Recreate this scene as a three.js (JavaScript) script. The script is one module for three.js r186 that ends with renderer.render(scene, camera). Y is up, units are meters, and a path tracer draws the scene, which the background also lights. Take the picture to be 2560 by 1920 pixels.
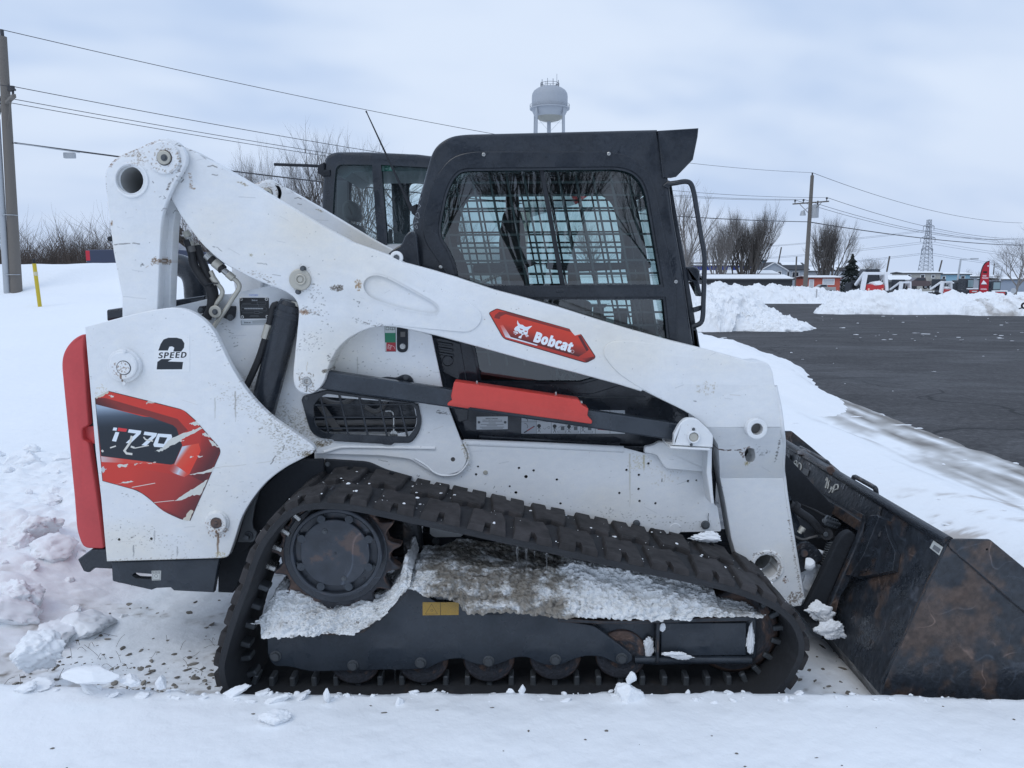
import * as THREE from 'three';
import { mergeGeometries, mergeVertices, toCreasedNormals } from 'three/addons/utils/BufferGeometryUtils.js';
import { RoundedBoxGeometry } from 'three/addons/geometries/RoundedBoxGeometry.js';
import { ImprovedNoise } from 'three/addons/math/ImprovedNoise.js';

// ---------- camera, sky, sun, exposure ----------
const F = 1923.4, PITCH = Math.atan(265.6 / F);           // focal length in photograph pixels (2560 wide), downward tilt
const scene = new THREE.Scene();
const camera = new THREE.PerspectiveCamera(2 * Math.atan(960 / F) * 180 / Math.PI, 4 / 3, 0.05, 9000);
camera.position.set(0, 1.54, 2.67); camera.rotation.x = -PITCH;
const renderer = new THREE.WebGLRenderer({ antialias: true });
renderer.toneMapping = THREE.LinearToneMapping; renderer.toneMappingExposure = 1.06;
renderer.shadowMap.enabled = true;

const noise3 = new ImprovedNoise();
const nz = (x, y, z = 0) => noise3.noise(x, y, z);
const fbm = (x, y, z = 0, o = 4) => { let s = 0, a = 0.5, f = 1; for (let i = 0; i < o; i++) { s += a * nz(x * f, y * f, z * f + i * 7.3); a *= 0.5; f *= 2.03; } return s; };
let seed = 12345;
const rnd = () => { seed = (seed * 1664525 + 1013904223) >>> 0; return seed / 4294967296; };
const rr = (a, b) => a + (b - a) * rnd();
const clamp = (x, a = 0, b = 1) => Math.min(b, Math.max(a, x));
const lerp = (a, b, t) => a + (b - a) * t;
const smooth = (a, b, x) => { const t = clamp((x - a) / (b - a)); return t * t * (3 - 2 * t); };

{ // overcast winter sky: pale blue cloud sheet with darker and brighter patches
  const W = 1024, H = 512, data = new Float32Array(W * H * 4);
  for (let j = 0; j < H; j++) {
    const el = ((j + 0.5) / H - 0.5) * Math.PI, y = Math.sin(el), c = Math.cos(el);
    for (let i = 0; i < W; i++) {
      const az = ((i + 0.5) / W - 0.5) * 2 * Math.PI, x = c * Math.cos(az), z = c * Math.sin(az);
      const o = (j * W + i) * 4;
      if (y < -0.02) { data[o] = 0.5; data[o + 1] = 0.56; data[o + 2] = 0.66; data[o + 3] = 1; continue; }
      const k = 1 / (Math.max(y, 0) + 0.22), u = x * k, v = z * k;
      const a = fbm(u * 0.75 + 3.1, v * 1.25 - 1.7 + u * 0.3, 0.5, 5), b = fbm(u * 2.1 - 5, v * 4.4 + u * 1.2, 9.2, 5), d = fbm(u * 0.35, v * 0.5, 4.4, 3);
      let t = clamp(0.47 + a * 1.35 + b * 0.6 + d * 0.5);
      t = t * t * (3 - 2 * t);
      const up = 1 + 0.14 * smooth(0.3, 1, y), low = smooth(0.22, 0.0, y);
      let r = lerp(0.455, 0.665, t), g = lerp(0.585, 0.765, t), bl = lerp(0.815, 0.925, t);
      r = lerp(r, 0.565, low * 0.65); g = lerp(g, 0.665, low * 0.65); bl = lerp(bl, 0.845, low * 0.65);
      data[o] = r * up; data[o + 1] = g * up; data[o + 2] = bl * up; data[o + 3] = 1;
    }
  }
  const sky = new THREE.DataTexture(data, W, H, THREE.RGBAFormat, THREE.FloatType);
  sky.mapping = THREE.EquirectangularReflectionMapping; sky.magFilter = THREE.LinearFilter; sky.minFilter = THREE.LinearFilter; sky.needsUpdate = true;
  scene.background = sky; scene.environment = sky;
}
const sun = new THREE.DirectionalLight(new THREE.Color(1, 0.96, 0.9), 0.62);
sun.position.set(-14, 26, 16); sun.target.position.set(0, 0, -1); sun.castShadow = true; sun.shadow.radius = 60;
Object.assign(sun.shadow.camera, { left: -12, right: 12, top: 12, bottom: -12, near: 1, far: 80 }); sun.shadow.mapSize.set(2048, 2048);
scene.add(sun, sun.target);

// ---------- reading places off the photograph ----------
// Each letter is one enlargement of the photograph: its corner and its scale. at() gives the point of the plane z that is seen there.
const CROP = { A: [0, 0, 2.4578], B: [830, 200, 2.4578], C: [1660, 400, 2.4578], D: [100, 620, 2.4578], E: [830, 700, 2.4578], F: [1660, 1100, 2.4578], G: [0, 1245, 2.4578], H: [830, 1245, 2.4578],
  I: [500, 1120, 3.6867], O: [500, 1420, 4.424], P: [1600, 1250, 4.424], Q: [1500, 1420, 3.95], R: [1900, 1000, 3.3515], S: [1500, 950, 4.0218], T: [700, 850, 4.424], U: [240, 330, 5.53], J: [780, 360, 5.926],
  K: [1070, 400, 3.4031], N: [420, 540, 5.53], L: [1280, 170, 9.76], M: [1950, 1080, 3.95], V: [1660, 560, 4.9156], X: [2110, 560, 4.9156], Y: [0, 480, 4.9156], W: [0, 0, 0.8641],
  ZA: [200, 880, 3.77], ZB: [1200, 750, 6.9125], ZC: [1100, 920, 3.6867], ZD: [1620, 300, 2.861], px: [0, 0, 1] };
const cosP = Math.cos(PITCH), sinP = Math.sin(PITCH);
function ray(c, x, y) {
  const [x0, y0, s] = CROP[c], u = (x0 + x / s - 1280) / F, v = -(y0 + y / s - 960) / F;
  return [u, v * cosP - sinP, -v * sinP - cosP];
}
function at(c, x, y, z) { const d = ray(c, x, y), t = (z - camera.position.z) / d[2]; return new THREE.Vector3(d[0] * t, camera.position.y + d[1] * t, z); }
function away(c, x, y, dist) { return at(c, x, y, camera.position.z - dist); }
function ground(c, x, y, h = 0) { const d = ray(c, x, y), t = (h - camera.position.y) / d[1]; return new THREE.Vector3(d[0] * t, h, camera.position.z + d[2] * t); }
const perPx = (c, z) => (camera.position.z - z) / F / CROP[c][2];  // metres per pixel of that enlargement, about

// outline in the plane z; a third number rounds that corner by so many pixels
function pts(c, list, z) { return list.map((q) => { const [k, x, y, r] = typeof q[0] === 'string' ? q : [c, ...q], p = at(k, x, y, z); return { x: p.x, y: p.y, r: (r || 0) * perPx(c, z) }; }); }
function traceInto(path, P) {
  const n = P.length, seg = (a, b) => { const l = Math.hypot(b.x - a.x, b.y - a.y) || 1e-9; return [(b.x - a.x) / l, (b.y - a.y) / l, l]; };
  for (let i = 0; i < n; i++) {
    const p = P[i], a = P[(i + n - 1) % n], b = P[(i + 1) % n];
    if (!p.r) { i ? path.lineTo(p.x, p.y) : path.moveTo(p.x, p.y); continue; }
    const [ax, ay, al] = seg(p, a), [bx, by, bl] = seg(p, b), ra = Math.min(p.r, al * (a.r ? 0.499 : 0.98)), rb = Math.min(p.r, bl * (b.r ? 0.499 : 0.98));
    const sx = p.x + ax * ra, sy = p.y + ay * ra;
    i ? path.lineTo(sx, sy) : path.moveTo(sx, sy);
    path.quadraticCurveTo(p.x, p.y, p.x + bx * rb, p.y + by * rb);
  }
  path.closePath();
  return path;
}
const outline = (c, list, z) => traceInto(new THREE.Shape(), pts(c, list, z));
const hole = (c, list, z) => traceInto(new THREE.Path(), pts(c, list, z));
function roundHole(c, x, y, rpx, z) { const p = at(c, x, y, z), h = new THREE.Path(); h.absarc(p.x, p.y, rpx * perPx(c, z), 0, Math.PI * 2, true); return h; }
function plate(shape, z, t, bev = 0.003, seg = 2, curve = 6) {
  const b = Math.min(bev, t * 0.45);
  const g = new THREE.ExtrudeGeometry(shape, { depth: t - 2 * b, bevelEnabled: b > 0, bevelThickness: b, bevelSize: b, bevelOffset: -b, bevelSegments: seg, curveSegments: curve });
  g.translate(0, 0, z - t + b);
  return toCreasedNormals(g, 0.33);
}
const poly = (c, list, z, t, bev, seg) => plate(outline(c, list, z), z, t, bev, seg);
// ---------- small geometry helpers ----------
const V3 = (x, y, z) => new THREE.Vector3(x, y, z);
function clean(g) { g = g.index ? g.toNonIndexed() : g; for (const k of Object.keys(g.attributes)) if (!['position', 'normal', 'uv', 'color'].includes(k)) g.deleteAttribute(k); if (!g.attributes.uv) g.setAttribute('uv', new THREE.BufferAttribute(new Float32Array(g.attributes.position.count * 2), 2)); return g; }
function join(list) { list = [].concat(list).flat(3); if (list.length === 1) return list[0]; const col = list.some((g) => g.attributes.color); return mergeGeometries(list.map((g) => { g = clean(g); if (col && !g.attributes.color) g.setAttribute('color', new THREE.BufferAttribute(new Float32Array(g.attributes.position.count * 3).fill(1), 3)); return g; })); }
function cyl(p, axis, r, len, seg = 20, r2 = r) { // centred on p; axis 'x' | 'y' | 'z'
  const g = new THREE.CylinderGeometry(r2, r, len, seg);
  if (axis === 'z') g.rotateX(Math.PI / 2); if (axis === 'x') g.rotateZ(-Math.PI / 2);
  return g.translate(p.x, p.y, p.z);
}
function rod(a, b, r, seg = 10, r2 = r) {
  const d = b.clone().sub(a), g = new THREE.CylinderGeometry(r2, r, d.length(), seg);
  g.applyQuaternion(new THREE.Quaternion().setFromUnitVectors(V3(0, 1, 0), d.normalize()));
  return g.translate((a.x + b.x) / 2, (a.y + b.y) / 2, (a.z + b.z) / 2);
}
function tube(list, r, n = 40, seg = 10, tension = 0.5) { return new THREE.TubeGeometry(new THREE.CatmullRomCurve3(list, false, 'catmullrom', tension), n, r, seg, false); }
function box(x, y, z, w, h, d, bev = 0) { const g = bev ? new RoundedBoxGeometry(w, h, d, 2, Math.min(bev, w * 0.49, h * 0.49, d * 0.49)) : new THREE.BoxGeometry(w, h, d); return g.translate(x, y, z); }
function ringZ(p, ro, ri, t, bev = 0.003, seg = 40) { const s = new THREE.Shape(); s.absarc(p.x, p.y, ro, 0, Math.PI * 2); if (ri) { const h = new THREE.Path(); h.absarc(p.x, p.y, ri, 0, Math.PI * 2, true); s.holes.push(h); } return plate(s, p.z, t, bev, 2, seg); }
function hexBolt(p, r, h = r * 0.7) { return [ringZ(V3(p.x, p.y, p.z + h * 0.25), r * 1.35, 0, h * 0.25, 0.001, 12), cyl(V3(p.x, p.y, p.z + h * 0.62), 'z', r, h * 0.75, 6)]; }
// ---------- naming ----------
const used = {};
function numbered(n) { const k = (used[n] = (used[n] ?? -1) + 1); return k ? n + '_' + String(k).padStart(3, '0') : n; }
function thing(name, label, category, base = V3(0, 0, 0), group) {
  const o = new THREE.Group(); o.name = numbered(name); o.position.copy(base); o.userData = { label, category }; if (group) o.userData.group = group;
  scene.add(o); return o;
}
function part(name, geos, mat, parent, label, kind) { // geometry is given in the scene's own metres
  const m = new THREE.Mesh(join(geos), mat); m.name = name; m.castShadow = m.receiveShadow = true;
  let o = parent, off = V3(0, 0, 0); while (o && o !== scene) { off.add(o.position); o = o.parent; }
  m.position.copy(off).negate(); if (label) m.userData.label = label; if (kind) m.userData.kind = kind;
  parent.add(m); return m;
}
function group(name, parent, label) { const g = new THREE.Group(); g.name = name; if (label) g.userData.label = label; parent.add(g); return g; }
function local(name, geos, mat, parent, label) { const m = new THREE.Mesh(join(geos), mat); m.name = name; m.castShadow = m.receiveShadow = true; if (label) m.userData.label = label; parent.add(m); return m; }
function setting(name, geos, mat, label) { const m = part(numbered(name), geos, mat, scene); m.userData = { kind: 'structure' }; if (label) m.userData.label = label; return m; }
function solo(name, geos, mat, label, category, grp, kind) { const m = part(numbered(name), geos, mat, scene); m.userData = { label, category }; if (grp) m.userData.group = grp; if (kind) m.userData.kind = kind; return m; }
function copyOf(o, label, x, y, z, turn = 0, s = 1) { const c = o.clone(); c.name = numbered(o.name.replace(/_\d{3}$/, '')); c.userData = { ...o.userData, label }; c.position.set(x, y, z); c.rotation.y = turn; c.scale.setScalar(s); scene.add(c); return c; }
// ---------- textures and materials ----------
function canvasTex(w, h, draw, srgb = true, rep) {
  const cv = document.createElement('canvas'); cv.width = w; cv.height = h; draw(cv.getContext('2d'), w, h);
  const t = new THREE.CanvasTexture(cv); if (srgb) t.colorSpace = THREE.SRGBColorSpace;
  t.wrapS = t.wrapT = rep ? THREE.RepeatWrapping : THREE.ClampToEdgeWrapping; t.anisotropy = 8; if (rep) t.repeat.set(rep, rep); return t;
}
function dataTex(w, h, fn, srgb = true, rep) { // fn(u, v) -> [r, g, b] linear 0..1 (or one number)
  const d = new Uint8Array(w * h * 4), enc = (x) => srgb ? (x <= 0.0031308 ? 12.92 * x : 1.055 * Math.pow(x, 1 / 2.4) - 0.055) : x;
  for (let j = 0; j < h; j++) for (let i = 0; i < w; i++) { const c = fn((i + 0.5) / w, (j + 0.5) / h), o = (j * w + i) * 4; for (let k = 0; k < 3; k++) d[o + k] = 255 * clamp(enc(Array.isArray(c) ? c[k] : c)); d[o + 3] = 255; }
  const t = new THREE.DataTexture(d, w, h); t.magFilter = THREE.LinearFilter; t.minFilter = THREE.LinearFilter; if (srgb) t.colorSpace = THREE.SRGBColorSpace;
  t.wrapS = t.wrapT = THREE.RepeatWrapping; if (rep) t.repeat.set(rep, rep); t.needsUpdate = true; return t;
}
const hash = (i, j, s) => { let h = Math.imul(i, 374761393) ^ Math.imul(j, 668265263) ^ Math.imul(s + 11, 2246822519); h = Math.imul(h ^ (h >>> 13), 1274126177); return ((h ^ (h >>> 16)) & 1023) / 511.5 - 1; };
const tileFbm = (u, v, f, o = 4, z = 0) => { let s = 0, a = 0.5; for (let k = 0; k < o; k++) { // noise that repeats without a seam
  const x = u * f, y = v * f, i = Math.floor(x), j = Math.floor(y), fx = x - i, fy = y - j, ux = fx * fx * (3 - 2 * fx), uy = fy * fy * (3 - 2 * fy), i1 = (i + 1) % f, j1 = (j + 1) % f, q = Math.round(z * 8) + k;
  const p = hash(i, j, q), r = hash(i1, j, q), t = hash(i, j1, q), w = hash(i1, j1, q);
  s += a * 0.8 * (p + (r - p) * ux + (t - p) * uy + (p - r - t + w) * ux * uy); a *= 0.5; f *= 2; } return s; };
const std = (rgb, rough = 0.7, more = {}) => { const m = new THREE.MeshStandardMaterial({ roughness: rough, ...more }); m.color.setRGB(...rgb); return m; };
const phys = (rgb, rough = 0.5, more = {}) => { const m = new THREE.MeshPhysicalMaterial({ roughness: rough, ...more }); m.color.setRGB(...rgb); return m; };
// ---------- materials ----------
const grainTex = dataTex(512, 512, (u, v) => 0.5 + tileFbm(u, v, 8, 6) * 0.9, false);
const fineGrain = dataTex(512, 512, (u, v) => 0.5 + tileFbm(u, v, 40, 4, 3) * 0.9, false);
const snowBump = dataTex(1024, 1024, (u, v) => 0.5 + tileFbm(u, v, 6, 8, 5) * 0.8, false);
const wornTone = dataTex(1024, 1024, (u, v) => { const s = tileFbm(u, v, 5, 6, 1), f = tileFbm(u, v, 70, 3, 9), w = clamp(0.86 + s * 0.35 + f * 0.28, 0, 1); return [w, w * 0.99, w * 0.98]; }, true);
const M = {};
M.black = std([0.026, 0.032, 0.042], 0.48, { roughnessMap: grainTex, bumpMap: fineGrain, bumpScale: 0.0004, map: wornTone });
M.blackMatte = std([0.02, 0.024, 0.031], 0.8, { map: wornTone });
M.dark = std([0.006, 0.007, 0.009], 0.9);
M.frameGrey = std([0.036, 0.046, 0.06], 0.6, { map: wornTone, roughnessMap: grainTex });
M.redTone = dataTex(512, 512, (u, v) => { const w = clamp(0.93 + tileFbm(u, v, 6, 5, 1) * 0.12 + tileFbm(u, v, 60, 2, 9) * 0.06); return [w, w, w]; }); M.redTone.repeat.set(1.7, 1.7);
M.lockRed = phys([0.66, 0.06, 0.045], 0.4, { map: M.redTone, clearcoat: 0.25, clearcoatRoughness: 0.35 });
M.red = phys([0.60, 0.06, 0.062], 0.42, { map: M.redTone, clearcoat: 0.25, clearcoatRoughness: 0.35 });
M.steel = std([0.42, 0.42, 0.41], 0.42, { metalness: 0.75, roughnessMap: grainTex });
M.zinc = std([0.5, 0.48, 0.42], 0.5, { metalness: 0.5 });
M.dullBolt = std([0.1, 0.11, 0.12], 0.55, { metalness: 0.4 });
M.hose = std([0.016, 0.017, 0.02], 0.6, { bumpMap: fineGrain, bumpScale: 0.001 });
M.glass = phys([0.50, 0.62, 0.62], 0.01, { transmission: 1, thickness: 0, ior: 1.9 });
M.clearGlass = phys([0.78, 0.90, 0.89], 0.01, { transmission: 1, thickness: 0, ior: 1.5 });
M.ice = phys([0.92, 0.95, 0.97], 0.08, { transmission: 1, thickness: 0.02, ior: 1.31 });
M.fabric = std([0.02, 0.024, 0.03], 0.95);
{ // uv in metres for these small maps
  for (const t of [grainTex, fineGrain, wornTone]) t.repeat.set(1.7, 1.7);
}
// bare dark steel of the bucket with rust, drawn in metres
const rusty = (amount, z) => dataTex(768, 768, (u, v) => {
  const a = tileFbm(u, v, 3, 6, z), b = tileFbm(u, v, 18, 5, z + 4), c = tileFbm(u, v, 60, 3, z + 8), s = tileFbm(u * 1.0, v, 9, 4, z + 2);
  const k = clamp(smooth(0.1 - amount * 0.3, 0.45 - amount * 0.3, a + b * 0.55) * 0.9 + Math.max(0, b) * 0.25), g = 1 + c * 0.7 + s * 0.25 + 1.6 * Math.max(0, 1 - Math.abs(tileFbm(u, v, 5, 3, z + 12)) * 70) * clamp(b * 3 + 0.3) + 1.1 * Math.max(0, 1 - Math.abs(tileFbm(u, v, 8, 2, z + 14) - 0.12) * 60) * clamp(-b * 3 + 0.2);
  return [lerp(0.024, 0.080, k) * g, lerp(0.029, 0.055, k) * g, lerp(0.037, 0.044, k) * g];
});
M.bucket = std([1, 1, 1], 0.62, { map: rusty(-0.12, 21), roughnessMap: grainTex, bumpMap: fineGrain, bumpScale: 0.0012 });
M.bucketRust = std([1, 1, 1], 0.7, { map: rusty(0.5, 33), roughnessMap: grainTex, bumpMap: fineGrain, bumpScale: 0.0015 });
M.rollerRust = std([1.5, 1.35, 1.3], 0.6, { map: rusty(0.9, 47), bumpMap: fineGrain, bumpScale: 0.001 });
M.hub = std([1, 1, 1], 0.62, { map: dataTex(768, 768, (u, v) => { const a = tileFbm(u, v, 4, 6, 61), b = tileFbm(u, v, 26, 4, 66), k = 0.75 * smooth(0.36, 0.62, a + b * 0.8), g = 1 + b * 0.6 + 1.2 * Math.max(0, 1 - Math.abs(tileFbm(u, v, 4, 2, 69)) * 70); return [lerp(0.034, 0.085, k) * g, lerp(0.041, 0.056, k) * g, lerp(0.053, 0.046, k) * g]; }), roughnessMap: grainTex });
M.rubber = std([1, 1, 1], 0.82, { map: dataTex(768, 768, (u, v) => { const a = tileFbm(u, v, 4, 5, 71), b = tileFbm(u, v, 50, 4, 74), s = tileFbm(u, v, 14, 4, 77), w = 0.021 + 0.012 * a + 0.012 * Math.max(0, b + s * 0.4), d = smooth(0.2, 0.5, s); return [w * (1 + d * 0.5), w * (1.08 + d * 0.2), w * 1.25]; }), bumpMap: grainTex, bumpScale: 0.003 });
M.rubberWorn = std([1, 1, 1], 0.86, { map: dataTex(768, 768, (u, v) => { const a = tileFbm(u, v, 5, 5, 81), b = tileFbm(u, v, 40, 4, 84), s = tileFbm(u, v, 12, 4, 87), w = 0.029 + 0.022 * a + 0.022 * (b + s * 0.7); return [w * 1.08, w * 1.0, w * 1.03]; }), bumpMap: grainTex, bumpScale: 0.004 });

// white paint of the loader with the scuffs, chips and rust stains where the photograph shows them; the sheet is the side of the machine in metres
const WX = -2.15, WY = -0.05, WW = 4.1, WH = 2.45;
const wear = { jobs: [] };
const mark = (c, z, fn) => wear.jobs.push({ c, z, fn });
let paintCount = 0;
function sideUV(g) { const p = g.attributes.position, uv = new Float32Array(p.count * 2); for (let i = 0; i < p.count; i++) { uv[2 * i] = (p.getX(i) - WX) / WW; uv[2 * i + 1] = (p.getY(i) - WY) / WH; } g.setAttribute('uv', new THREE.BufferAttribute(uv, 2)); return g; }
function paintSheet() {
  const W = 2048, H = Math.round(2048 * WH / WW);
  return canvasTex(W, H, (x) => {
    const img = x.createImageData(W, H);
    for (let j = 0; j < H; j++) for (let i = 0; i < W; i++) {
      const u = i / W * WW, v = j / H * WH, a = fbm(u * 3, v * 3, 2.2, 4), b = fbm(u * 26, v * 40, 5.1, 3), f = fbm(u * 120, v * 120, 8.8, 2);
      const l = 232 + a * 11 + b * 8 + f * 5, y = Math.max(0, fbm(u * 1.7 + 4, v * 2.3, 7, 3) - 0.02) * 36 + Math.max(0, b) * 8, o = (j * W + i) * 4;
      img.data[o] = clamp(l, 0, 255) - 2; img.data[o + 1] = clamp(l - y * 0.35, 0, 255); img.data[o + 2] = clamp(l + 1 - y, 0, 255); img.data[o + 3] = 255;
    }
    x.putImageData(img, 0, 0);
    const to = (c, px, py, z) => { const p = at(c, px, py, z); return [(p.x - WX) / WW * W, (1 - (p.y - WY) / WH) * H]; };
    const kit = (c, z) => ({
      scratch(list, w = 1.2, col = '#3c3e40', alpha = 0.6) { x.globalAlpha = alpha; x.strokeStyle = col; x.lineWidth = w * 0.62; x.beginPath(); list.forEach(([a, b], i) => { if (!i) { x.moveTo(...to(c, a, b, z)); return; } const o = list[i - 1]; for (let k = 1; k <= 4; k++) { const q = to(c, lerp(o[0], a, k / 4) + rr(-5, 5), lerp(o[1], b, k / 4) + rr(-4, 4), z); rnd() < 0.8 ? x.lineTo(...q) : x.moveTo(...q); } }); x.stroke(); x.globalAlpha = 1; },
      blot(px, py, r, n, col, spread = 1, alpha = 0.5) { x.fillStyle = col; const [cx, cy] = to(c, px, py, z), R = Math.hypot(...to(c, px + r, py, z).map((q, i) => q - [cx, cy][i])); x.globalAlpha = alpha; for (let i = 0; i < n; i++) { const a = rr(0, 6.283), d = R * Math.pow(rnd(), 0.7), s = rr(0.5, 2.0); x.beginPath(); x.ellipse(cx + Math.cos(a) * d, cy + Math.sin(a) * d * spread, s * rr(0.6, 1.8), s * 0.6, rr(0, 3), 0, 6.3); x.fill(); } x.globalAlpha = 1; },
      chips(list, rx, ry, n, col = '#4a4a48') { x.fillStyle = col; for (let i = 0; i < n; i++) { const k = Math.floor(rnd() * (list.length - 1)), t = rnd(), q = to(c, lerp(list[k][0], list[k + 1][0], t) + rr(-rx, rx), lerp(list[k][1], list[k + 1][1], t) + rr(-ry, ry), z); x.globalAlpha = rr(0.15, 0.65); x.beginPath(); x.ellipse(q[0], q[1], rr(0.5, 2.6), rr(0.3, 0.9), rr(-0.7, 0.4), 0, 6.3); x.fill(); } x.globalAlpha = 1; },
      drip(px, py, len, w, col = '#6b4a33') { for (let k = 0; k < 5; k++) { x.globalAlpha = 0.35; x.strokeStyle = col; x.lineWidth = rr(0.6, w); x.beginPath(); let q = to(c, px + rr(-4, 4), py, z); x.moveTo(...q); const L = len * rr(0.4, 1); for (let s = 1; s <= 6; s++) { q = to(c, px + rr(-5, 5), py + L * s / 6, z); x.lineTo(...q); } x.stroke(); } x.globalAlpha = 1; },
    });
    // stray specks everywhere, as on any used machine
    for (let i = 0; i < 1500; i++) { x.globalAlpha = rr(0.15, 0.7); x.fillStyle = rnd() < 0.75 ? '#55575a' : '#7d6650'; x.beginPath(); x.ellipse(rr(0, W), rr(0, H), rr(0.3, 1.5), rr(0.3, 0.8), rr(0, 3), 0, 6.3); x.fill(); }
    for (let i = 0; i < 230; i++) { x.globalAlpha = rr(0.1, 0.45); x.strokeStyle = rnd() < 0.6 ? '#6f7275' : '#8d7c66'; x.lineWidth = rr(0.4, 1); const a = rr(0, W), b = rr(0, H), an = rr(-0.5, 0.6), l = rr(4, 34); x.beginPath(); x.moveTo(a, b); x.lineTo(a + Math.cos(an) * l, b + Math.sin(an) * l); x.stroke(); }
    x.globalAlpha = 1;
    for (const j of wear.jobs) j.fn(kit(j.c, j.z), x, (px, py) => to(j.c, px, py, j.z));
  });
}
{ // marks seen on the photograph, place by place
  const LK = -0.30, AR = -0.34, PN = -0.27, LG = -0.46, SK = -0.47;
  mark('U', LK, (k) => { k.chips([[180, 480], [260, 370], [460, 270], [700, 180], [900, 110]], 25, 22, 130, '#6a4a35'); k.chips([[420, 300], [620, 300], [640, 420], [470, 420]], 60, 40, 120, '#75604a'); k.blot(945, 350, 230, 60, '#8a7660'); k.chips([[860, 260], [1130, 230], [1170, 400], [1060, 560], [850, 520], [720, 380]], 12, 14, 90, '#6a5846');
    k.scratch([[240, 1560], [320, 1550], [430, 1545], [520, 1535], [610, 1548]], 2, '#3a342f'); k.scratch([[870, 900], [930, 880], [970, 915], [925, 925]], 1.6); k.scratch([[250, 1300], [390, 1340]], 1, '#8a8d90'); k.chips([[130, 560], [140, 850]], 6, 20, 14); k.blot(215, 1265, 30, 18, '#7b5c40'); k.scratch([[905, 1090], [940, 1050]], 2); k.scratch([[780, 680], [800, 705]], 2.4); });
  mark('Y', LK, (k) => { k.scratch([[1400, 645], [1500, 640], [1590, 630]], 1.6); k.scratch([[1640, 630], [1720, 638]], 1.5); k.blot(1900, 850, 60, 50, '#6a5038'); k.scratch([[1790, 930], [1940, 830]], 1.4, '#7a5a3c'); k.scratch([[1490, 940], [1760, 975]], 0.9, '#8d9094'); k.scratch([[1510, 1285], [1800, 1310]], 0.9, '#8d9094'); k.blot(1740, 890, 25, 8, '#333'); });
  mark('U', AR, (k) => { k.chips([[1180, 190], [1350, 250], [1540, 370]], 20, 14, 60); k.chips([[1240, 480], [1190, 580], [1080, 740], [1040, 840]], 14, 12, 60, '#39302a'); k.scratch([[1540, 478], [1610, 462], [1675, 490]], 2.6, '#37322d'); k.scratch([[1600, 585], [1690, 598]], 2, '#37322d'); k.scratch([[1175, 630], [1215, 655], [1170, 700]], 3, '#2c2a28'); k.chips([[1290, 560], [1320, 680], [1310, 770], [1370, 790]], 16, 10, 70, '#84654a'); k.chips([[1960, 690], [2080, 740]], 30, 12, 30, '#7d6a4c'); k.scratch([[1610, 1585], [1680, 1595], [1740, 1650]], 1.4); });
  mark('N', AR, (k) => { k.scratch([[620, 420], [690, 440], [740, 490]], 1.2, '#4d4d4d'); k.scratch([[820, 460], [860, 455], [1040, 570]], 0.8, '#77797b'); k.scratch([[1230, 650], [1360, 665], [1370, 680]], 1.4, '#333'); k.scratch([[1310, 860], [1380, 900], [1420, 915], [1370, 920]], 1.8, '#2e2a27'); k.scratch([[1440, 810], [1560, 828]], 1.2, '#3c3835'); k.chips([[900, 740], [1200, 790], [1500, 930]], 60, 40, 60, '#7c6e5c'); k.blot(1140, 540, 30, 16, '#9c9276'); k.chips([[1840, 700], [1990, 880], [1900, 1030]], 60, 60, 40, '#5d5348'); k.scratch([[2010, 950], [2050, 935]], 2.4); k.scratch([[2060, 800], [2100, 805]], 1.5); k.blot(1880, 1330, 70, 60, '#8e6d52', 0.5); k.chips([[1860, 1270], [2050, 1350]], 40, 40, 40); k.scratch([[1955, 560], [1965, 540]], 1.5); k.chips([[2000, 900], [2200, 1600]], 100, 80, 60); k.blot(1835, 875, 140, 30, '#7a5f48'); });
  mark('D', AR, (k) => { k.blot(1825, 245, 42, 90, '#3d3227', 0.45); k.blot(1955, 228, 22, 80, '#8a6a46', 1.6); k.scratch([[1780, 240], [1850, 262]], 2.4, '#3b3127'); k.scratch([[1925, 315], [1962, 335], [1955, 365]], 2.2, '#3b3b3b'); k.scratch([[1985, 455], [2070, 480]], 2.2, '#3f3a35'); k.chips([[1920, 440], [2150, 490]], 30, 14, 40); k.chips([[1600, 550], [1720, 560], [1600, 620]], 50, 40, 60); k.chips([[1580, 760], [1640, 860], [1720, 880]], 22, 20, 70, '#4a3d30'); k.drip(1640, 830, 60, 3, '#2b241d'); k.blot(1640, 820, 60, 40, '#5a4a38'); k.scratch([[1644, 700], [1642, 755]], 1.2, '#a08a60'); k.blot(1600, 195, 60, 70, '#8d765c'); k.chips([[1590, 385], [1700, 400]], 40, 14, 50, '#7a5a40'); });
  mark('D', PN, (k) => { k.drip(1200, 880, 190, 1.5, '#8e8a80'); k.drip(1075, 920, 150, 1, '#a8a49a'); k.scratch([[1505, 1200], [1490, 1245], [1440, 1290], [1420, 1325]], 2.6, '#33302d'); k.scratch([[1060, 1355], [1330, 1320], [1560, 1290]], 1, '#9c9484');
    k.chips([[1120, 860], [1300, 960], [1480, 1080], [1640, 1200]], 110, 60, 420, '#8a8272'); k.chips([[1380, 1080], [1560, 1150], [1540, 1290]], 110, 60, 420, '#7c7462'); k.chips([[1010, 460], [1100, 600]], 16, 22, 26); k.scratch([[1080, 640], [1112, 622]], 1.8); k.blot(380, 885, 45, 40, '#c8bfa8'); k.drip(520, 770, 60, 2.5, '#5a3a26'); k.blot(520, 740, 55, 40, '#60402a'); k.chips([[600, 1540], [1300, 1500]], 200, 80, 70); k.scratch([[540, 1510], [560, 1560]], 1, '#888'); });
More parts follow.
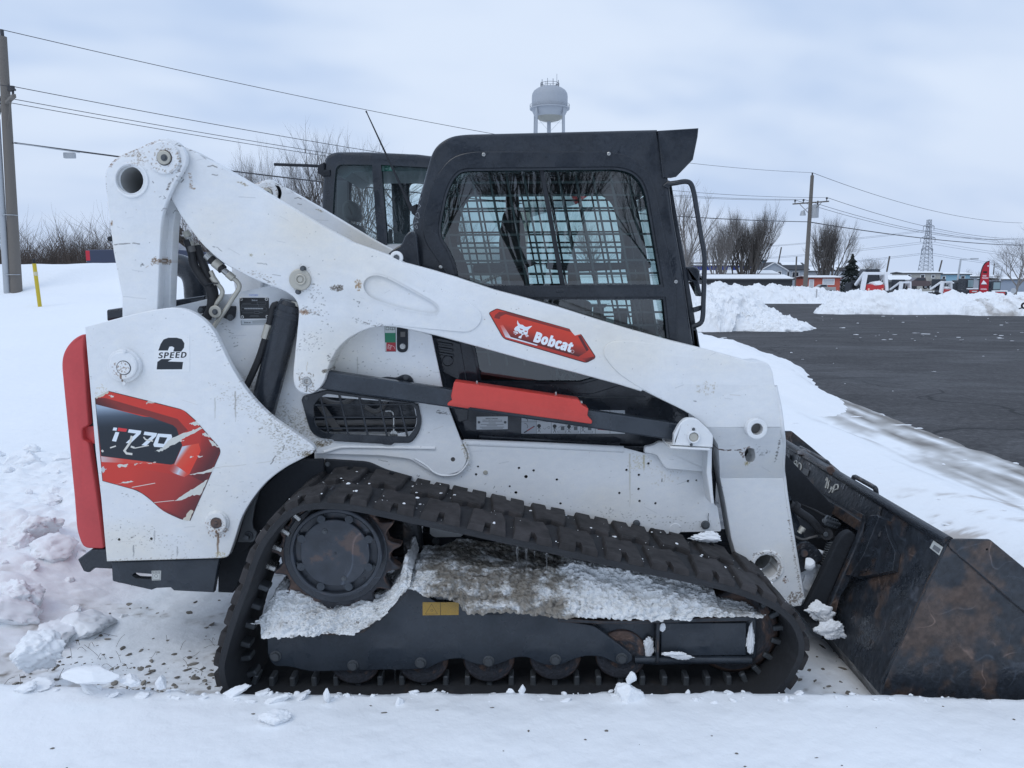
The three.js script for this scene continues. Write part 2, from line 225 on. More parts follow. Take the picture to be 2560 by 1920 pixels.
  mark('G', PN, (k) => { k.drip(1340, 190, 180, 4, '#5e4128'); k.blot(1335, 180, 70, 130, '#5a3a22'); k.scratch([[1340, 200], [1338, 360]], 2.2, '#6a4a2a'); k.blot(1345, 362, 40, 40, '#a08a50'); k.scratch([[805, 245], [835, 230]], 4, '#3a3530'); k.drip(820, 290, 90, 1.6, '#777'); k.drip(950, 200, 120, 1.4, '#999'); k.chips([[680, 180], [1200, 340]], 40, 80, 160, '#7d7a70'); k.chips([[660, 380], [1400, 372]], 20, 8, 60, '#6a5a40'); k.scratch([[735, 190], [748, 168]], 2); k.drip(1090, 300, 70, 1.2, '#888'); });
  mark('S', AR, (k) => { k.scratch([[1195, 722], [1240, 728], [1320, 736], [1455, 732]], 3.6, '#3c1f16', 1); k.scratch([[1195, 722], [1320, 736], [1455, 732]], 1.4, '#150c08', 1); k.blot(1510, 760, 70, 90, '#4a3424'); k.chips([[1620, 690], [1740, 790]], 60, 50, 26); k.blot(1540, 890, 30, 30, '#a09060'); k.scratch([[940, 210], [970, 216]], 2.2); k.blot(1080, 80, 120, 60, '#b4aa98', 0.6); k.scratch([[1250, 180], [1330, 195]], 0.9, '#999'); k.chips([[1835, 610], [1830, 880]], 8, 20, 60, '#33302c'); });
  mark('P', LG, (k) => { k.chips([[1640, 200], [1720, 700], [1790, 1100]], 10, 26, 110, '#3b2c20'); k.blot(1400, 720, 180, 60, '#6a513a'); k.chips([[1250, 600], [1460, 580], [1550, 760], [1500, 880]], 14, 14, 120, '#2e241c'); k.blot(1610, 890, 30, 30, '#5a3c28'); k.blot(1720, 1090, 90, 120, '#4a3828'); });
  mark('S', SK, (k) => { k.drip(300, 740, 560, 3, '#c9c5bb'); k.drip(440, 760, 180, 4, '#bfb69c'); k.blot(400, 830, 120, 120, '#b8ab86', 0.7, 0.35); k.scratch([[625, 990], [620, 1025]], 3, '#2d2b28'); k.chips([[0, 1330], [1200, 1480]], 50, 60, 90); k.blot(640, 960, 200, 60, '#bdb6a4', 0.6, 0.4); });
  mark('E', SK, (k) => { k.scratch([[920, 1275], [945, 1245]], 1.6, '#666'); k.scratch([[998, 1265], [998, 1280]], 2); k.chips([[820, 1000], [840, 1160]], 14, 30, 60, '#8d8570'); k.chips([[1000, 1330], [1700, 1440]], 100, 60, 50); });
  mark('T', -0.48, (k) => { k.chips([[620, 140], [640, 200]], 12, 24, 30); k.blot(590, 300, 34, 40, '#4e4638', 0.6); k.scratch([[1735, 790], [1790, 800], [1850, 795]], 2.4, '#2f2b26'); k.chips([[1740, 780], [1860, 800]], 30, 16, 30); k.scratch([[1470, 175], [1505, 165]], 2, '#777'); k.drip(870, 180, 200, 1.6, '#b8b4a8'); k.chips([[340, 1110], [560, 1110], [500, 1160]], 40, 14, 90, '#4a4030'); k.blot(440, 1140, 90, 90, '#5c5038', 0.35); k.scratch([[1090, 1320], [1200, 1338]], 1.6, '#444'); k.chips([[700, 200], [1600, 400]], 200, 150, 60); k.chips([[2020, 1120], [2080, 1280]], 20, 40, 60, '#a89c80'); k.chips([[60, 700], [250, 1000]], 40, 60, 26); });
}
const paint = { sheet: null };
function white(g) { return sideUV(g); }
// ---------- ground, banks, parking lot ----------
const EDGE = (z) => 4.1 - 0.014 * Math.max(z, -25) + 0.10 * nz(z * 0.9, 3.3) + 0.13 * nz(z * 0.23, 8.1) + 0.05 * nz(z * 3.7, 1.1);
function gh(x, z) {
  const d = 2.67 - z; let h;
  // beyond the yard
  const left = smooth(2, -8, x + (d - 20) * -0.05);
  const far = d < 34 ? 0 : d < 80 ? lerp(0, -0.45, (d - 34) / 46) : d < 175 ? lerp(-0.45, -1.6, (d - 80) / 95) : lerp(-1.6, -0.4, clamp((d - 175) / 500));
  const drive = smooth(9, 11, x) * smooth(22.5, 20.5, x) * smooth(60, 50, d);
  const rise = smooth(7, 23, d) * 1.02 + 0.85 * smooth(21.5, 25, d) - 0.75 * smooth(25.2, 30, d);
  h = lerp(far * (1 - drive), rise, left);
  // loose snow round the machine
  const lot = smooth(EDGE(z) - 0.03, EDGE(z) + 0.12, x) * Math.max(smooth(34, 31, d), smooth(10, 11.5, x) * smooth(22, 20, x) * smooth(49, 47, d));
  const strip = smooth(3.05 + 0.12 * nz(z * 0.7, 0.4), 3.45 + 0.2 * nz(z * 1.3, 5.4), x);
  let soft = 0.10 + 0.05 * fbm(x * 0.7, z * 0.7, 1, 3) + 0.018 * fbm(x * 3.1, z * 3.1, 2, 3);
  soft *= 1 - 0.75 * strip; soft += strip * 0.02 * fbm(x * 6, z * 1.6, 4, 4) - 0.0;
  const packed = smooth(-2.55, -1.9, x) * smooth(3.0, 2.3, x) * smooth(-3.2, -2.2, z);
  const track = -0.088 + 0.012 * fbm(x * 5, z * 5, 3.3, 4) + 0.02 * Math.max(0, fbm(x * 1.3, z * 1.3, 7, 3)) + 0.05 * smooth(-0.75, -1.7, x) + 0.02 * smooth(-0.7, -1.6, x) * Math.max(0, fbm(x * 9, z * 9, 11, 3)) + 0.05 * smooth(-1.3, -2.3, z);
  soft = lerp(soft, track, packed);
  // heap of turned-up lumps behind the tailgate
  const lumps = smooth(-1.55, -2.5, x) * smooth(-4.2, -2.6, z) * smooth(0.9, -0.2, z);
  { const c1 = fbm(x * 2.4, z * 2.4, 13, 3), c2 = fbm(x * 6, z * 6, 17, 3), step = (v, n) => { const q = v * n, f = Math.floor(q); return (f + smooth(0.55, 0.95, q - f)) / n; }; soft += lumps * (0.09 + 0.20 * Math.max(0, step(c1, 7)) + 0.07 * step(Math.abs(c2), 6) + 0.02 * Math.abs(fbm(x * 17, z * 17, 19, 2))); }
  // untouched snow in front, with a broken lip along the track
  const lipZ = 0.04 + 0.05 * fbm(x * 2.2, 0.3, 5, 3) + 0.014 * nz(x * 13, 0.9) + 0.008 * nz(x * 31, 2.9) + 0.02 * smooth(1.25, 1.6, x), fore = smooth(lipZ - 0.03, lipZ + 0.028, z);
  const top = 0.052 + 0.02 * fbm(x * 1.8, z * 1.8, 23, 3) + 0.012 * fbm(x * 7, z * 7, 27, 3) * smooth(0.35, 0.05, z) + 0.004 * fbm(x * 24, z * 24, 31, 2) + 0.012 * Math.max(0, fbm(x * 14, 2.2, 35, 3)) * smooth(0.14, 0.06, z) + 0.035 * smooth(-1.1, -1.9, x) * smooth(0.5, 0.1, z);
  soft = lerp(soft, top, fore);
  soft *= 1 - lot;
  const wide = 0.05 * fbm(x * 0.35, z * 0.35, 41, 4) * smooth(5, 12, d) + 0.10 * left * smooth(8, 20, d) * fbm(x * 0.9, z * 1.5, 47, 4) + 0.16 * left * smooth(20, 24, d) * smooth(28, 25, d) * Math.abs(fbm(x * 1.1, z, 52, 3));
  h += soft * smooth(60, 20, d) + wide * (1 - lot) - 0.03 * lot;
  return h;
}
{
  const axis = (dense0, dense1, step, far0, far1, grow) => { const a = []; let s = step, x = dense0; while (x > far0) { s *= grow; x -= s; a.unshift(Math.max(x, far0)); } for (x = dense0; x <= dense1; x += step) a.push(x); s = step; x = a[a.length - 1]; while (x < far1) { s *= grow; x += s; a.push(Math.min(x, far1)); } return a; };
  const X = axis(-3.6, 2.3, 0.018, -3500, 3500, 1.04), Z = axis(-2.6, 0.98, 0.016, -5000, 400, 1.036), nx = X.length, nzz = Z.length;
  const pos = new Float32Array(nx * nzz * 3), col = new Float32Array(nx * nzz * 3), uv = new Float32Array(nx * nzz * 2), idx = [];
  for (let j = 0; j < nzz; j++) for (let i = 0; i < nx; i++) {
    const x = X[i], z = Z[j], o = j * nx + i, d = 2.67 - z;
    pos[o * 3] = x; pos[o * 3 + 1] = gh(x, z); pos[o * 3 + 2] = z; uv[o * 2] = x; uv[o * 2 + 1] = z;
    let c = [0.88, 0.9, 0.92];
    const mix = (k, q) => { k = clamp(k); for (let n = 0; n < 3; n++) c[n] = lerp(c[n], q[n], k); };
    // dirt ground into the driven snow
    const packed = smooth(-2.7, -2.0, x) * smooth(1.95, 1.55, x) * smooth(-3.2, -2.0, z) * smooth(0.05, 0.0, z);
    const dirt = fbm(x * 2.2, z * 3.4, 61, 5), grit = fbm(x * 26, z * 26, 65, 3);
    mix(packed * (smooth(0.0, 0.42, dirt + grit * 0.4) * 0.55), [0.56, 0.54, 0.51]);
    mix(packed * smooth(0.28, 0.5, dirt * 0.8 + grit * 0.75), [0.22, 0.19, 0.16]);
    mix(smooth(0.12, 0.4, fbm(x * 1.4 + 5, z * 1.9, 71, 4)) * smooth(-1.4, -1.9, x) * smooth(-2.4, -1.2, z) * smooth(0.05, -0.1, z) * 0.3, [0.70, 0.675, 0.645]);
    mix(packed * smooth(0.62, 0.2, Math.hypot((x + 1.42) * 0.8, (z + 0.05) * 2.2)) * smooth(-0.15, 0.35, grit + dirt * 0.6) * 0.7, [0.33, 0.30, 0.27]);
    // grey slush strip beside the tarmac, streaked along its length
    const strip = smooth(3.0 + 0.12 * nz(z * 0.7, 0.4), 3.5, x) * smooth(EDGE(z) + 0.3, EDGE(z) - 0.02, x) * smooth(36, 22, d);
    const st = fbm(x * 7, z * 0.8, 81, 5) + 0.3 * fbm(x * 30, z * 6, 85, 3);
    const e0 = EDGE(z) - x; mix(strip * smooth(-0.16, 0.26, st + 0.32 - e0 * 0.42) * 0.8, [0.36, 0.345, 0.325]);
    mix(strip * smooth(0.0, 0.28, st + 0.22 - e0 * 0.75) * 0.85, [0.17, 0.155, 0.14]);
    // trodden muddy patch past the bucket
    const mud = smooth(0.8, 0.2, Math.abs(z + 1.95)) * smooth(1.9, 2.5, x) * smooth(4.2, 3.4, x);
    mix(mud * smooth(0.05, 0.35, fbm(x * 4, z * 5, 91, 5) + grit * 0.3) * 0.75, [0.34, 0.29, 0.25]);
    const tw = fbm(x * 0.5, z * 0.5, 97, 3); for (let n = 0; n < 3; n++) c[n] *= 1 + 0.03 * tw;
    col.set(c, o * 3);
  }
  for (let j = 0; j < nzz - 1; j++) for (let i = 0; i < nx - 1; i++) { const a = j * nx + i, b = a + 1, c = a + nx, e = c + 1; idx.push(a, c, b, b, c, e); }
  const g = new THREE.BufferGeometry(); g.setAttribute('position', new THREE.BufferAttribute(pos, 3)); g.setAttribute('color', new THREE.BufferAttribute(col, 3)); g.setAttribute('uv', new THREE.BufferAttribute(uv, 2)); g.setIndex(idx); g.computeVertexNormals();
  const sb = snowBump.clone(); sb.repeat.set(2.2, 2.2); sb.needsUpdate = true;
  const m = new THREE.Mesh(g, new THREE.MeshStandardMaterial({ vertexColors: true, roughness: 0.95, bumpMap: sb, bumpScale: 0.007 }));
  m.name = 'snow_ground'; m.userData = { kind: 'structure', label: 'snow covered yard with trodden dirty patches round the machine' }; m.receiveShadow = m.castShadow = true; scene.add(m);
}
M.snow = std([0.88, 0.9, 0.92], 0.95, { bumpMap: snowBump, bumpScale: 0.012 });
M.snowV = std([1, 1, 1], 0.95, { bumpMap: snowBump, bumpScale: 0.012, vertexColors: true });
{ // tarmac: worn grey with darker damp patches, cracks and a few pale scrapes; one sheet, no repeat
  const SX = 34, SZ = 34, tex = canvasTex(2048, 2048, (x, W, H) => {
    const img = x.createImageData(W, H);
    for (let j = 0; j < H; j++) for (let i = 0; i < W; i++) {
      const u = i / W * SX, v = j / H * SZ, a = fbm(u * 0.28, v * 0.55, 3, 4), b = fbm(u * 1.1, v * 2.6, 6, 4), f = hash(i, j, 5) * 0.4 + 0.7 * nz(u * 14, v * 14, 9), wet = smooth(0.02, 0.3, a + b * 0.5), o = (j * W + i) * 4;
      const l = 70 + a * 34 + b * 22 + f * 24 - wet * 24 + 40 * Math.max(0, f - 0.45); img.data[o] = l * 1.0; img.data[o + 1] = l * 0.995; img.data[o + 2] = l * 1.0 + 2; img.data[o + 3] = 255;
    }
    x.putImageData(img, 0, 0);
    x.lineCap = 'round';
    for (let k = 0; k < 230; k++) { let a = rr(0, W) * (k % 2 ? 0.35 : 1), b = rr(0, H), an = rr(0, 6.28); x.strokeStyle = '#17181b'; x.globalAlpha = rr(0.5, 0.95); x.lineWidth = rr(1.2, 3.4); x.beginPath(); x.moveTo(a, b); const n = 6 + Math.floor(rnd() * 26); for (let s = 0; s < n; s++) { an += rr(-0.7, 0.7); a += Math.cos(an) * 9; b += Math.sin(an) * 7; x.lineTo(a, b); } x.stroke(); }
    for (let k = 0; k < 26; k++) { x.globalAlpha = rr(0.15, 0.4); x.strokeStyle = '#8d8578'; x.lineWidth = rr(1, 3); const a = rr(0, W), b = rr(0, H), l = rr(30, 220); x.beginPath(); x.moveTo(a, b); x.lineTo(a + l, b + rr(-14, 14)); x.stroke(); }
    x.globalAlpha = 1;
  });
  const rough = dataTex(512, 512, (u, v) => 0.88 - 0.16 * smooth(0.02, 0.3, fbm(u * SX * 0.28, v * SZ * 0.55, 3, 4) + 0.5 * fbm(u * SX * 1.1, v * SZ * 2.6, 6, 4)), false);
  const pos = [], uv = [], idx = [], NZ = 260, NX = 60;
  for (let j = 0; j <= NZ; j++) { const z = 1.5 - 45 * (j / NZ), e = EDGE(z) + 0.02; for (let i = 0; i <= NX; i++) { const x = e + (48 - e) * Math.pow(i / NX, 2.2), d = 2.67 - z; pos.push(x, 0.006 - 0.012 * smooth(0.25, 0, x - e), z); uv.push((x - 4) / SX, -(z - 1) / SZ); } }
  for (let j = 0; j < NZ; j++) for (let i = 0; i < NX; i++) { const a = j * (NX + 1) + i, b = a + 1, c = a + NX + 1, e = c + 1; idx.push(a, b, c, b, e, c); }
  const g = new THREE.BufferGeometry(); g.setAttribute('position', new THREE.Float32BufferAttribute(pos, 3)); g.setAttribute('uv', new THREE.Float32BufferAttribute(uv, 2)); g.setIndex(idx); g.computeVertexNormals();
  const fb = fineGrain.clone(); fb.repeat.set(40, 40); fb.needsUpdate = true;
  for (const t of [tex, rough]) t.wrapS = t.wrapT = THREE.MirroredRepeatWrapping;
  const m = new THREE.Mesh(g, new THREE.MeshStandardMaterial({ map: tex, roughnessMap: rough, roughness: 1, bumpMap: fb, bumpScale: 0.006 })); m.material.color.setRGB(0.88, 0.865, 0.85);
  m.name = 'parking_lot'; m.userData = { kind: 'structure', label: 'dark cracked tarmac of the parking lot, ploughed clear of snow' }; m.receiveShadow = true; scene.add(m);
}
// ploughed banks: a ridge along a line, thrown up in clods
function ridge(line, steps, across, lump, sd, dirty = 0) { // line: [x, z, halfWidth, height]
  const cv = new THREE.CatmullRomCurve3(line.map((p) => V3(p[0], 0, p[1]))), pos = [], col = [], uv = [], idx = [];
  for (let i = 0; i <= steps; i++) {
    const t = i / steps, p = cv.getPoint(t), tn = cv.getTangent(t), nx = -tn.z, nzv = tn.x, q = t * (line.length - 1), k = Math.min(line.length - 2, Math.floor(q)), f = q - k;
    const w = lerp(line[k][2], line[k + 1][2], f), H = lerp(line[k][3], line[k + 1][3], f) * smooth(0, 0.05, t) * smooth(1, 0.95, t);
    for (let j = 0; j <= across; j++) {
      const s = j / across * 2 - 1, x0 = p.x + nx * s * w, z0 = p.z + nzv * s * w, prof = Math.pow(Math.max(0, 1 - Math.abs(s) ** 1.7), 0.8);
      const n1 = fbm(x0 * 1.1 + sd, z0 * 1.1, sd, 4), n2 = Math.abs(fbm(x0 * 3.3, z0 * 3.3 + sd, sd + 9, 3)), n3 = fbm(x0 * 8, z0 * 8, sd + 4, 3), base = gh(x0, z0);
      const n4 = Math.abs(fbm(x0 * 14, z0 * 14, sd + 21, 2)); const y = base - 0.04 * (1 - Math.min(1, H * 6)) - 0.02 + prof * H * (0.82 + 0.55 * n1 - 0.3 * n2) + (prof > 0.02 ? lump * (n2 * 1.5 + n3 * 0.8 + n4 * 0.55) * Math.min(1, prof * 4) * Math.min(1, H * 3) : 0);
      pos.push(x0 + lump * 0.9 * fbm(x0 * 3, y * 3, z0 * 3 + sd, 3), y, z0 + lump * 0.9 * fbm(x0 * 3 + 7, y * 3, z0 * 3, 3)); uv.push(x0, z0 + y);
      const dk = smooth(0.02, 0.2, H) * clamp(smooth(0.12, 0.4, fbm(x0 * 1.3, y * 3 + z0, sd + 15, 4) + dirty * 0.4 - 0.12) * (0.25 + dirty)) , c = [0.86, 0.875, 0.89], e = [0.36, 0.33, 0.30];
      col.push(...c.map((v, n) => lerp(v, e[n], dk)));
    }
  }
  for (let i = 0; i < steps; i++) for (let j = 0; j < across; j++) { const a = i * (across + 1) + j, b = a + 1, c = a + across + 1, e = c + 1; idx.push(a, b, c, b, e, c); }
  const g = new THREE.BufferGeometry(); g.setAttribute('position', new THREE.Float32BufferAttribute(pos, 3)); g.setAttribute('color', new THREE.Float32BufferAttribute(col, 3)); g.setAttribute('uv', new THREE.Float32BufferAttribute(uv, 2)); g.setIndex(idx); g.computeVertexNormals();
  return g;
}
M.packed = new THREE.MeshStandardMaterial({ vertexColors: true, roughness: 0.9, side: THREE.DoubleSide, bumpMap: (() => { const t = fineGrain.clone(); t.repeat.set(5, 5); t.needsUpdate = true; return t; })(), bumpScale: 0.0018 });
M.snowBank = new THREE.MeshStandardMaterial({ vertexColors: true, roughness: 0.95, side: THREE.DoubleSide });
const bank = (name, label, line, steps, across, lump, sd, dirty) => { const m = solo(name, ridge(line, steps, across, lump, sd, dirty), M.snowBank, label, 'snow bank'); return m; };
bank('snow_bank', 'tall clumpy snow bank beside the cab grab handle, ending in a low tongue', [[3.0, -21, 1.9, 1.0], [5.2, -21.6, 2.4, 1.55], [6.4, -21.6, 2.4, 1.5], [7.4, -21.2, 2.2, 0.95], [8.1, -20.6, 1.5, 0.45], [8.9, -20.0, 0.8, 0.12]], 200, 80, 0.2, 3, 0.22);
bank('snow_bank', 'long snow bank behind the driveway, in front of the flat snowy roofs', [[10.5, -44, 2.5, 1.2], [13.5, -46.5, 2.6, 1.35], [17.5, -47.5, 2.6, 1.1], [20.5, -47.5, 2.2, 0.85], [22.5, -46.5, 1.8, 0.4]], 150, 44, 0.24, 8, 0.18);
bank('snow_bank', 'wide white snow bank along the far edge of the tarmac by the driveway', [[13.4, -30.0, 0.5, 0.12], [14.3, -31.0, 1.2, 0.75], [15.5, -31.6, 2.3, 1.25], [18, -32, 2.4, 1.15], [21, -32.2, 2.3, 1.0], [23.5, -32, 2.2, 0.8]], 230, 56, 0.17, 14, 0);
bank('snow_bank', 'dirty churned heap of snow at the tarmac edge below the red feather flag', [[18.6, -29.4, 0.8, 0.4], [20.4, -29.8, 1.3, 0.95], [22.2, -29.9, 1.5, 0.9], [24, -29.6, 1.5, 0.6], [27, -29.4, 1.4, 0.4]], 170, 44, 0.2, 22, 0.55);
bank('snow_bank', 'low white snow ridge by the grey slush behind the arm', [[1.6, -11, 0.8, 0.3], [3.6, -14.8, 1.0, 0.42], [4.3, -11.8, 0.9, 0.34], [3.9, -8.4, 0.6, 0.16], [3.3, -5.2, 0.5, 0.05]], 140, 34, 0.06, 29, 0);
// ---------- loose lumps ----------
function lumpGeo(r, sx, sy, sz, sd, rough = 0.35, det = 4) { // a broken clod: flats where it split, softened by thaw
  let g = new THREE.IcosahedronGeometry(1, det === 4 ? 12 : det === 3 ? 7 : det); g.deleteAttribute('uv'); g.deleteAttribute('normal'); g = mergeVertices(g); const p = g.attributes.position, cuts = [], h = (k) => hash(k, Math.round(sd * 17), 7);
  for (let k = 0; k < 8; k++) { const n = V3(h(k), h(k + 40), h(k + 80)).normalize(); cuts.push([n, 0.46 + 0.17 * (h(k + 120) + 1)]); }
  for (let i = 0; i < p.count; i++) { const v = V3(p.getX(i), p.getY(i), p.getZ(i)); for (const [n, d] of cuts) { const e = v.dot(n) - d; if (e > 0) v.addScaledVector(n, -e * 0.97); } const w = v.clone(), A = rough * 0.22 * fbm(w.x * 2.3 + sd, w.y * 2.3, w.z * 2.3, 3), B = rough * 0.30 * (Math.abs(nz(w.x * 4.2, w.y * 4.2 + sd, w.z * 4.2)) - 0.2), C = det > 2 ? rough * 0.09 * nz(w.x * 12 + sd, w.y * 12, w.z * 12) : 0; v.multiplyScalar(1.18 * (1 + A * 2 + B + C)); p.setXYZ(i, v.x * sx * r, v.y * sy * r, v.z * sz * r); }
  g.computeVertexNormals(); return g;
}
function chunk(c, x, y, z, rpx, sx, sy, sz, sd, label, grp, rough = 0.6) { const p = at(c, x, y, z), r = rpx * perPx(c, z); if (grp) p.y = Math.min(p.y, gh(p.x, p.z) + r * sy * 0.35); return solo('snow_chunk', lumpGeo(r, sx, sy, sz, sd, rough).translate(p.x, p.y, p.z), M.snow, label, 'snow chunk', grp); }
chunk('H', 1832, 1215, 0.09, 95, 0.95, 1.05, 0.8, 4.2, 'upright pointed white lump of snow standing before the front of the track', null, 0.5);
chunk('H', 1838, 1110, 0.09, 40, 0.75, 1.0, 0.7, 9.9, 'pointed white tip frozen on the upright lump before the front of the track', null, 0.4);
chunk('G', 215, 945, -0.05, 135, 1.15, 0.82, 0.9, 1.4, 'big rounded white snow lump on the ground behind the tailgate', null, 0.8);
chunk('G', 560, 1090, 0.13, 95, 1.7, 0.5, 0.7, 5.5, 'long tilted slab of snow on the lip behind the track', null, 0.25);
chunk('G', 800, 1120, 0.10, 65, 1.1, 0.5, 0.7, 6.1, 'flat snow crumb leaning beside the tilted slab', null, 0.45);
chunk('G', 990, 1130, 0.09, 45, 0.7, 1.1, 0.6, 7.7, 'small wedge of snow standing on the lip behind the track', null, 0.5);
chunk('G', 1690, 1345, 0.24, 85, 1.05, 0.45, 0.7, 8.3, 'flaky crumb of snow lying alone on the smooth foreground', null, 0.6);
chunk('G', 2010, 1215, 0.13, 36, 0.6, 1.5, 0.6, 2.9, 'thin upright finger of snow below the rear roller', null, 0.3);
chunk('H', 415, 1260, 0.13, 34, 0.8, 1.3, 0.7, 3.7, 'small rounded knob of snow below the second roller', null, 0.25);
chunk('H', 1165, 1178, 0.065, 26, 0.8, 1.3, 0.6, 5.1, 'little brownish snow crumb standing up below the middle roller', null, 0.5);
chunk('H', 1090, 1192, 0.065, 24, 1.1, 0.8, 0.6, 6.6, 'little flat snow crumb beside the standing crumb below the middle roller', null, 0.5);
chunk('Q', 1125, 1340, 0.12, 42, 1.1, 0.8, 0.7, 11.2, 'low snow crumb before the front idler wheel', null, 0.4);
chunk('Q', 1830, 1310, 0.12, 36, 0.8, 1.3, 0.6, 12.4, 'small snow crumb before the nose of the track', null, 0.4);
{ const spots = [['G', 90, 430, 0.35, 120, 1.1], ['G', 210, 150, 1.0, 130, 0.8], ['G', 120, 250, 0.9, 110, 0.9], ['G', 60, 560, 0.3, 100, 0.7], ['G', 130, 630, 0.5, 70, 0.7], ['G', 430, 590, 0.6, 50, 0.9], ['G', 460, 665, 0.45, 38, 0.7], ['G', 400, 200, 1.3, 70, 0.5], ['G', 180, 570, 0.8, 70, 0.5], ['G', 330, 320, 1.2, 80, 0.5]];
  const words = ['square white lump at the edge of the photo behind the tailgate', 'high lump on the turned-up heap behind the tailgate', 'lump in the middle of the turned-up heap behind the tailgate', 'low broken lump at the edge beside the big rounded lump', 'small lump left of the flat one behind the bumper', 'squarish small lump below the bumper hook', 'smallest lump below the bumper hook', 'flat lump close behind the red tailgate', 'flat cake of snow on the trodden patch', 'flat lump at the foot of the heap under the tailgate'];
  spots.forEach(([c, x, y, dz, r, sy], i) => chunk(c, x, y + 25, -dz - 0.25, r, 1.1, sy, 0.9, 20 + i * 3.1, words[i], 'snow lumps behind the tailgate', 0.85)); }
{ // leaves, gravel and twigs on the trodden snow
  const bits = [], twigs = [], pale = [];
  for (let i = 0; i < 1700; i++) { const u = i < 1550, x = u ? rr(-2.0, -0.92) : rr(1.15, 1.75), z = u ? 0.0 - Math.pow(rnd(), 1.6) * 1.2 : rr(-1.2, 0.0), s = 0.0025 + 0.012 * Math.pow(rnd(), 2); if (u && rnd() > smooth(0.7, 0.05, Math.hypot(x + 1.42, (z + 0.08) * 1.5)) * smooth(-0.35, 0.15, fbm(x * 5, z * 5, 77, 2)) * 1.3 + 0.06) continue; (i % 3 ? bits : pale).push(lumpGeo(s, rr(0.6, 1.6), rr(0.15, 0.5), rr(0.5, 1.3), i, 1, 1).rotateX(rr(-0.5, 0.5)).rotateY(rr(0, 3)).translate(x, gh(x, z) + s * 0.08, z)); }
  for (let i = 0; i < 60; i++) { const x = rr(-1.95, -0.95), z = rr(-0.55, 0.04), y = gh(x, z), a = rr(0, 6.3), l = rr(0.015, 0.09); twigs.push(tube([V3(x, y - 0.003, z), V3(x + Math.cos(a) * l * 0.5, y + rr(0.003, 0.03), z + Math.sin(a) * l * 0.3), V3(x + Math.cos(a) * l, y + rr(0, 0.05), z + Math.sin(a) * l * 0.5)], 0.0008, 5, 4)); }
  solo('gravel_crumbs', pale, std([0.25, 0.23, 0.2], 0.9), 'pale gravel crumbs among the leaves on the trodden snow', 'debris', null, 'stuff');
  const rubble = []; for (let i = 0; i < 150; i++) { const x = rr(-4.2, -1.75), z = rr(-3.6, -0.35), s = 0.015 + 0.10 * Math.pow(rnd(), 2.4); if (x > -2.2 && rnd() < 0.5) continue; rubble.push(lumpGeo(s, rr(0.9, 1.4), rr(0.5, 0.9), rr(0.8, 1.2), i + 600, 0.8, 3).rotateY(rr(0, 6)).translate(x, gh(x, z) + s * 0.12, z)); } solo('snow_rubble', rubble, M.snow, 'broken snow rubble strewn over the turned-up heap behind the tailgate', 'snow', null, 'stuff');
  const crust = []; for (let i = 0; i < 95; i++) { const x = i < 55 ? rr(-1.75, -0.75) : rr(-0.75, 1.8), z = rr(-0.02, 0.12), s = rr(0.006, i < 55 ? 0.034 : 0.013); crust.push(lumpGeo(s, rr(0.8, 1.8), rr(0.3, 0.7), rr(0.6, 1.1), i + 300, 0.7, 3).rotateZ(rr(-0.5, 0.5)).translate(x, gh(x, z) + s * 0.15, z)); } solo('snow_crust', crust, M.snow, 'broken crust fragments lying along the lip of the untouched snow', 'snow', null, 'stuff');
  for (let i = 0; i < 40; i++) { const x = rr(-1.6, 1.9), z = rr(0.12, 0.75), s = rr(0.0015, 0.006); bits.push(lumpGeo(s, rr(0.7, 1.9), 0.4, 0.8, i, 0.4, 1).translate(x, gh(x, z) + s * 0.2, z)); }
  solo('leaf_litter', bits, std([0.16, 0.145, 0.125], 0.9), 'dark leaves and gravel crumbs scattered on the trodden snow', 'debris', null, 'stuff');
  solo('twigs', twigs, std([0.10, 0.08, 0.06], 0.9), 'thin dry twigs and grass blades sticking out of the trodden snow', 'debris', null, 'stuff');
  const crumbs = []; for (let i = 0; i < 210; i++) { const far = i > 90, x = far ? rr(4.8, 26) : rr(1.8, 4.3), z = far ? rr(-29, -5) : rr(-12, 0), s = far ? 0.008 + 0.035 * rnd() ** 3 : rr(0.008, 0.035); crumbs.push(lumpGeo(s, rr(0.8, 3), 0.35, 0.8, i, 0.9, 2).translate(x, far ? 0.01 : gh(x, z), z)); }
  for (let i = 0; i < 34; i++) { const x = rr(9, 17), z = rr(-19.5, -16) , s = 0.01 + 0.03 * rnd() ** 2; crumbs.push(lumpGeo(s, rr(1, 4), 0.25, 0.8, i, 0.9, 1).translate(x, 0.008, z)); }
  for (let i = 0; i < 170; i++) { const x = rr(-1.5, 1.9), z = 0.05 + 0.08 * rnd() * rnd(), s = 0.002 + 0.009 * rnd() ** 3; crumbs.push(lumpGeo(s, 1.1, rr(0.6, 1.2), 0.9, i, 0.5, 1).translate(x, gh(x, z), z)); }
  solo('snow_crumbs', crumbs, M.snow, 'small crumbs of snow scattered on the tarmac and the slush', 'snow', null, 'stuff');
}
// ---------- the compact track loader ----------
const LK = -0.30, AR = -0.34, PN = -0.27, LG = -0.46, SK = -0.47, EN = -0.455, CB = -0.55, FARCAB = -0.88;
const loader = thing('track_loader', 'white compact track loader with black cab, red tailgate and lowered bucket', 'track loader', V3(0, 0, -0.99));
M.white = phys([0.97, 0.975, 0.985], 0.38, { clearcoat: 0.3, clearcoatRoughness: 0.3 });
M.white.map = paintSheet();
M.whiteShaded = std([0.55, 0.56, 0.56], 0.6, { side: THREE.DoubleSide });  // greyer copy of the white paint, shade of tube insides put into the colour
const W_ = (g) => sideUV(join(g));
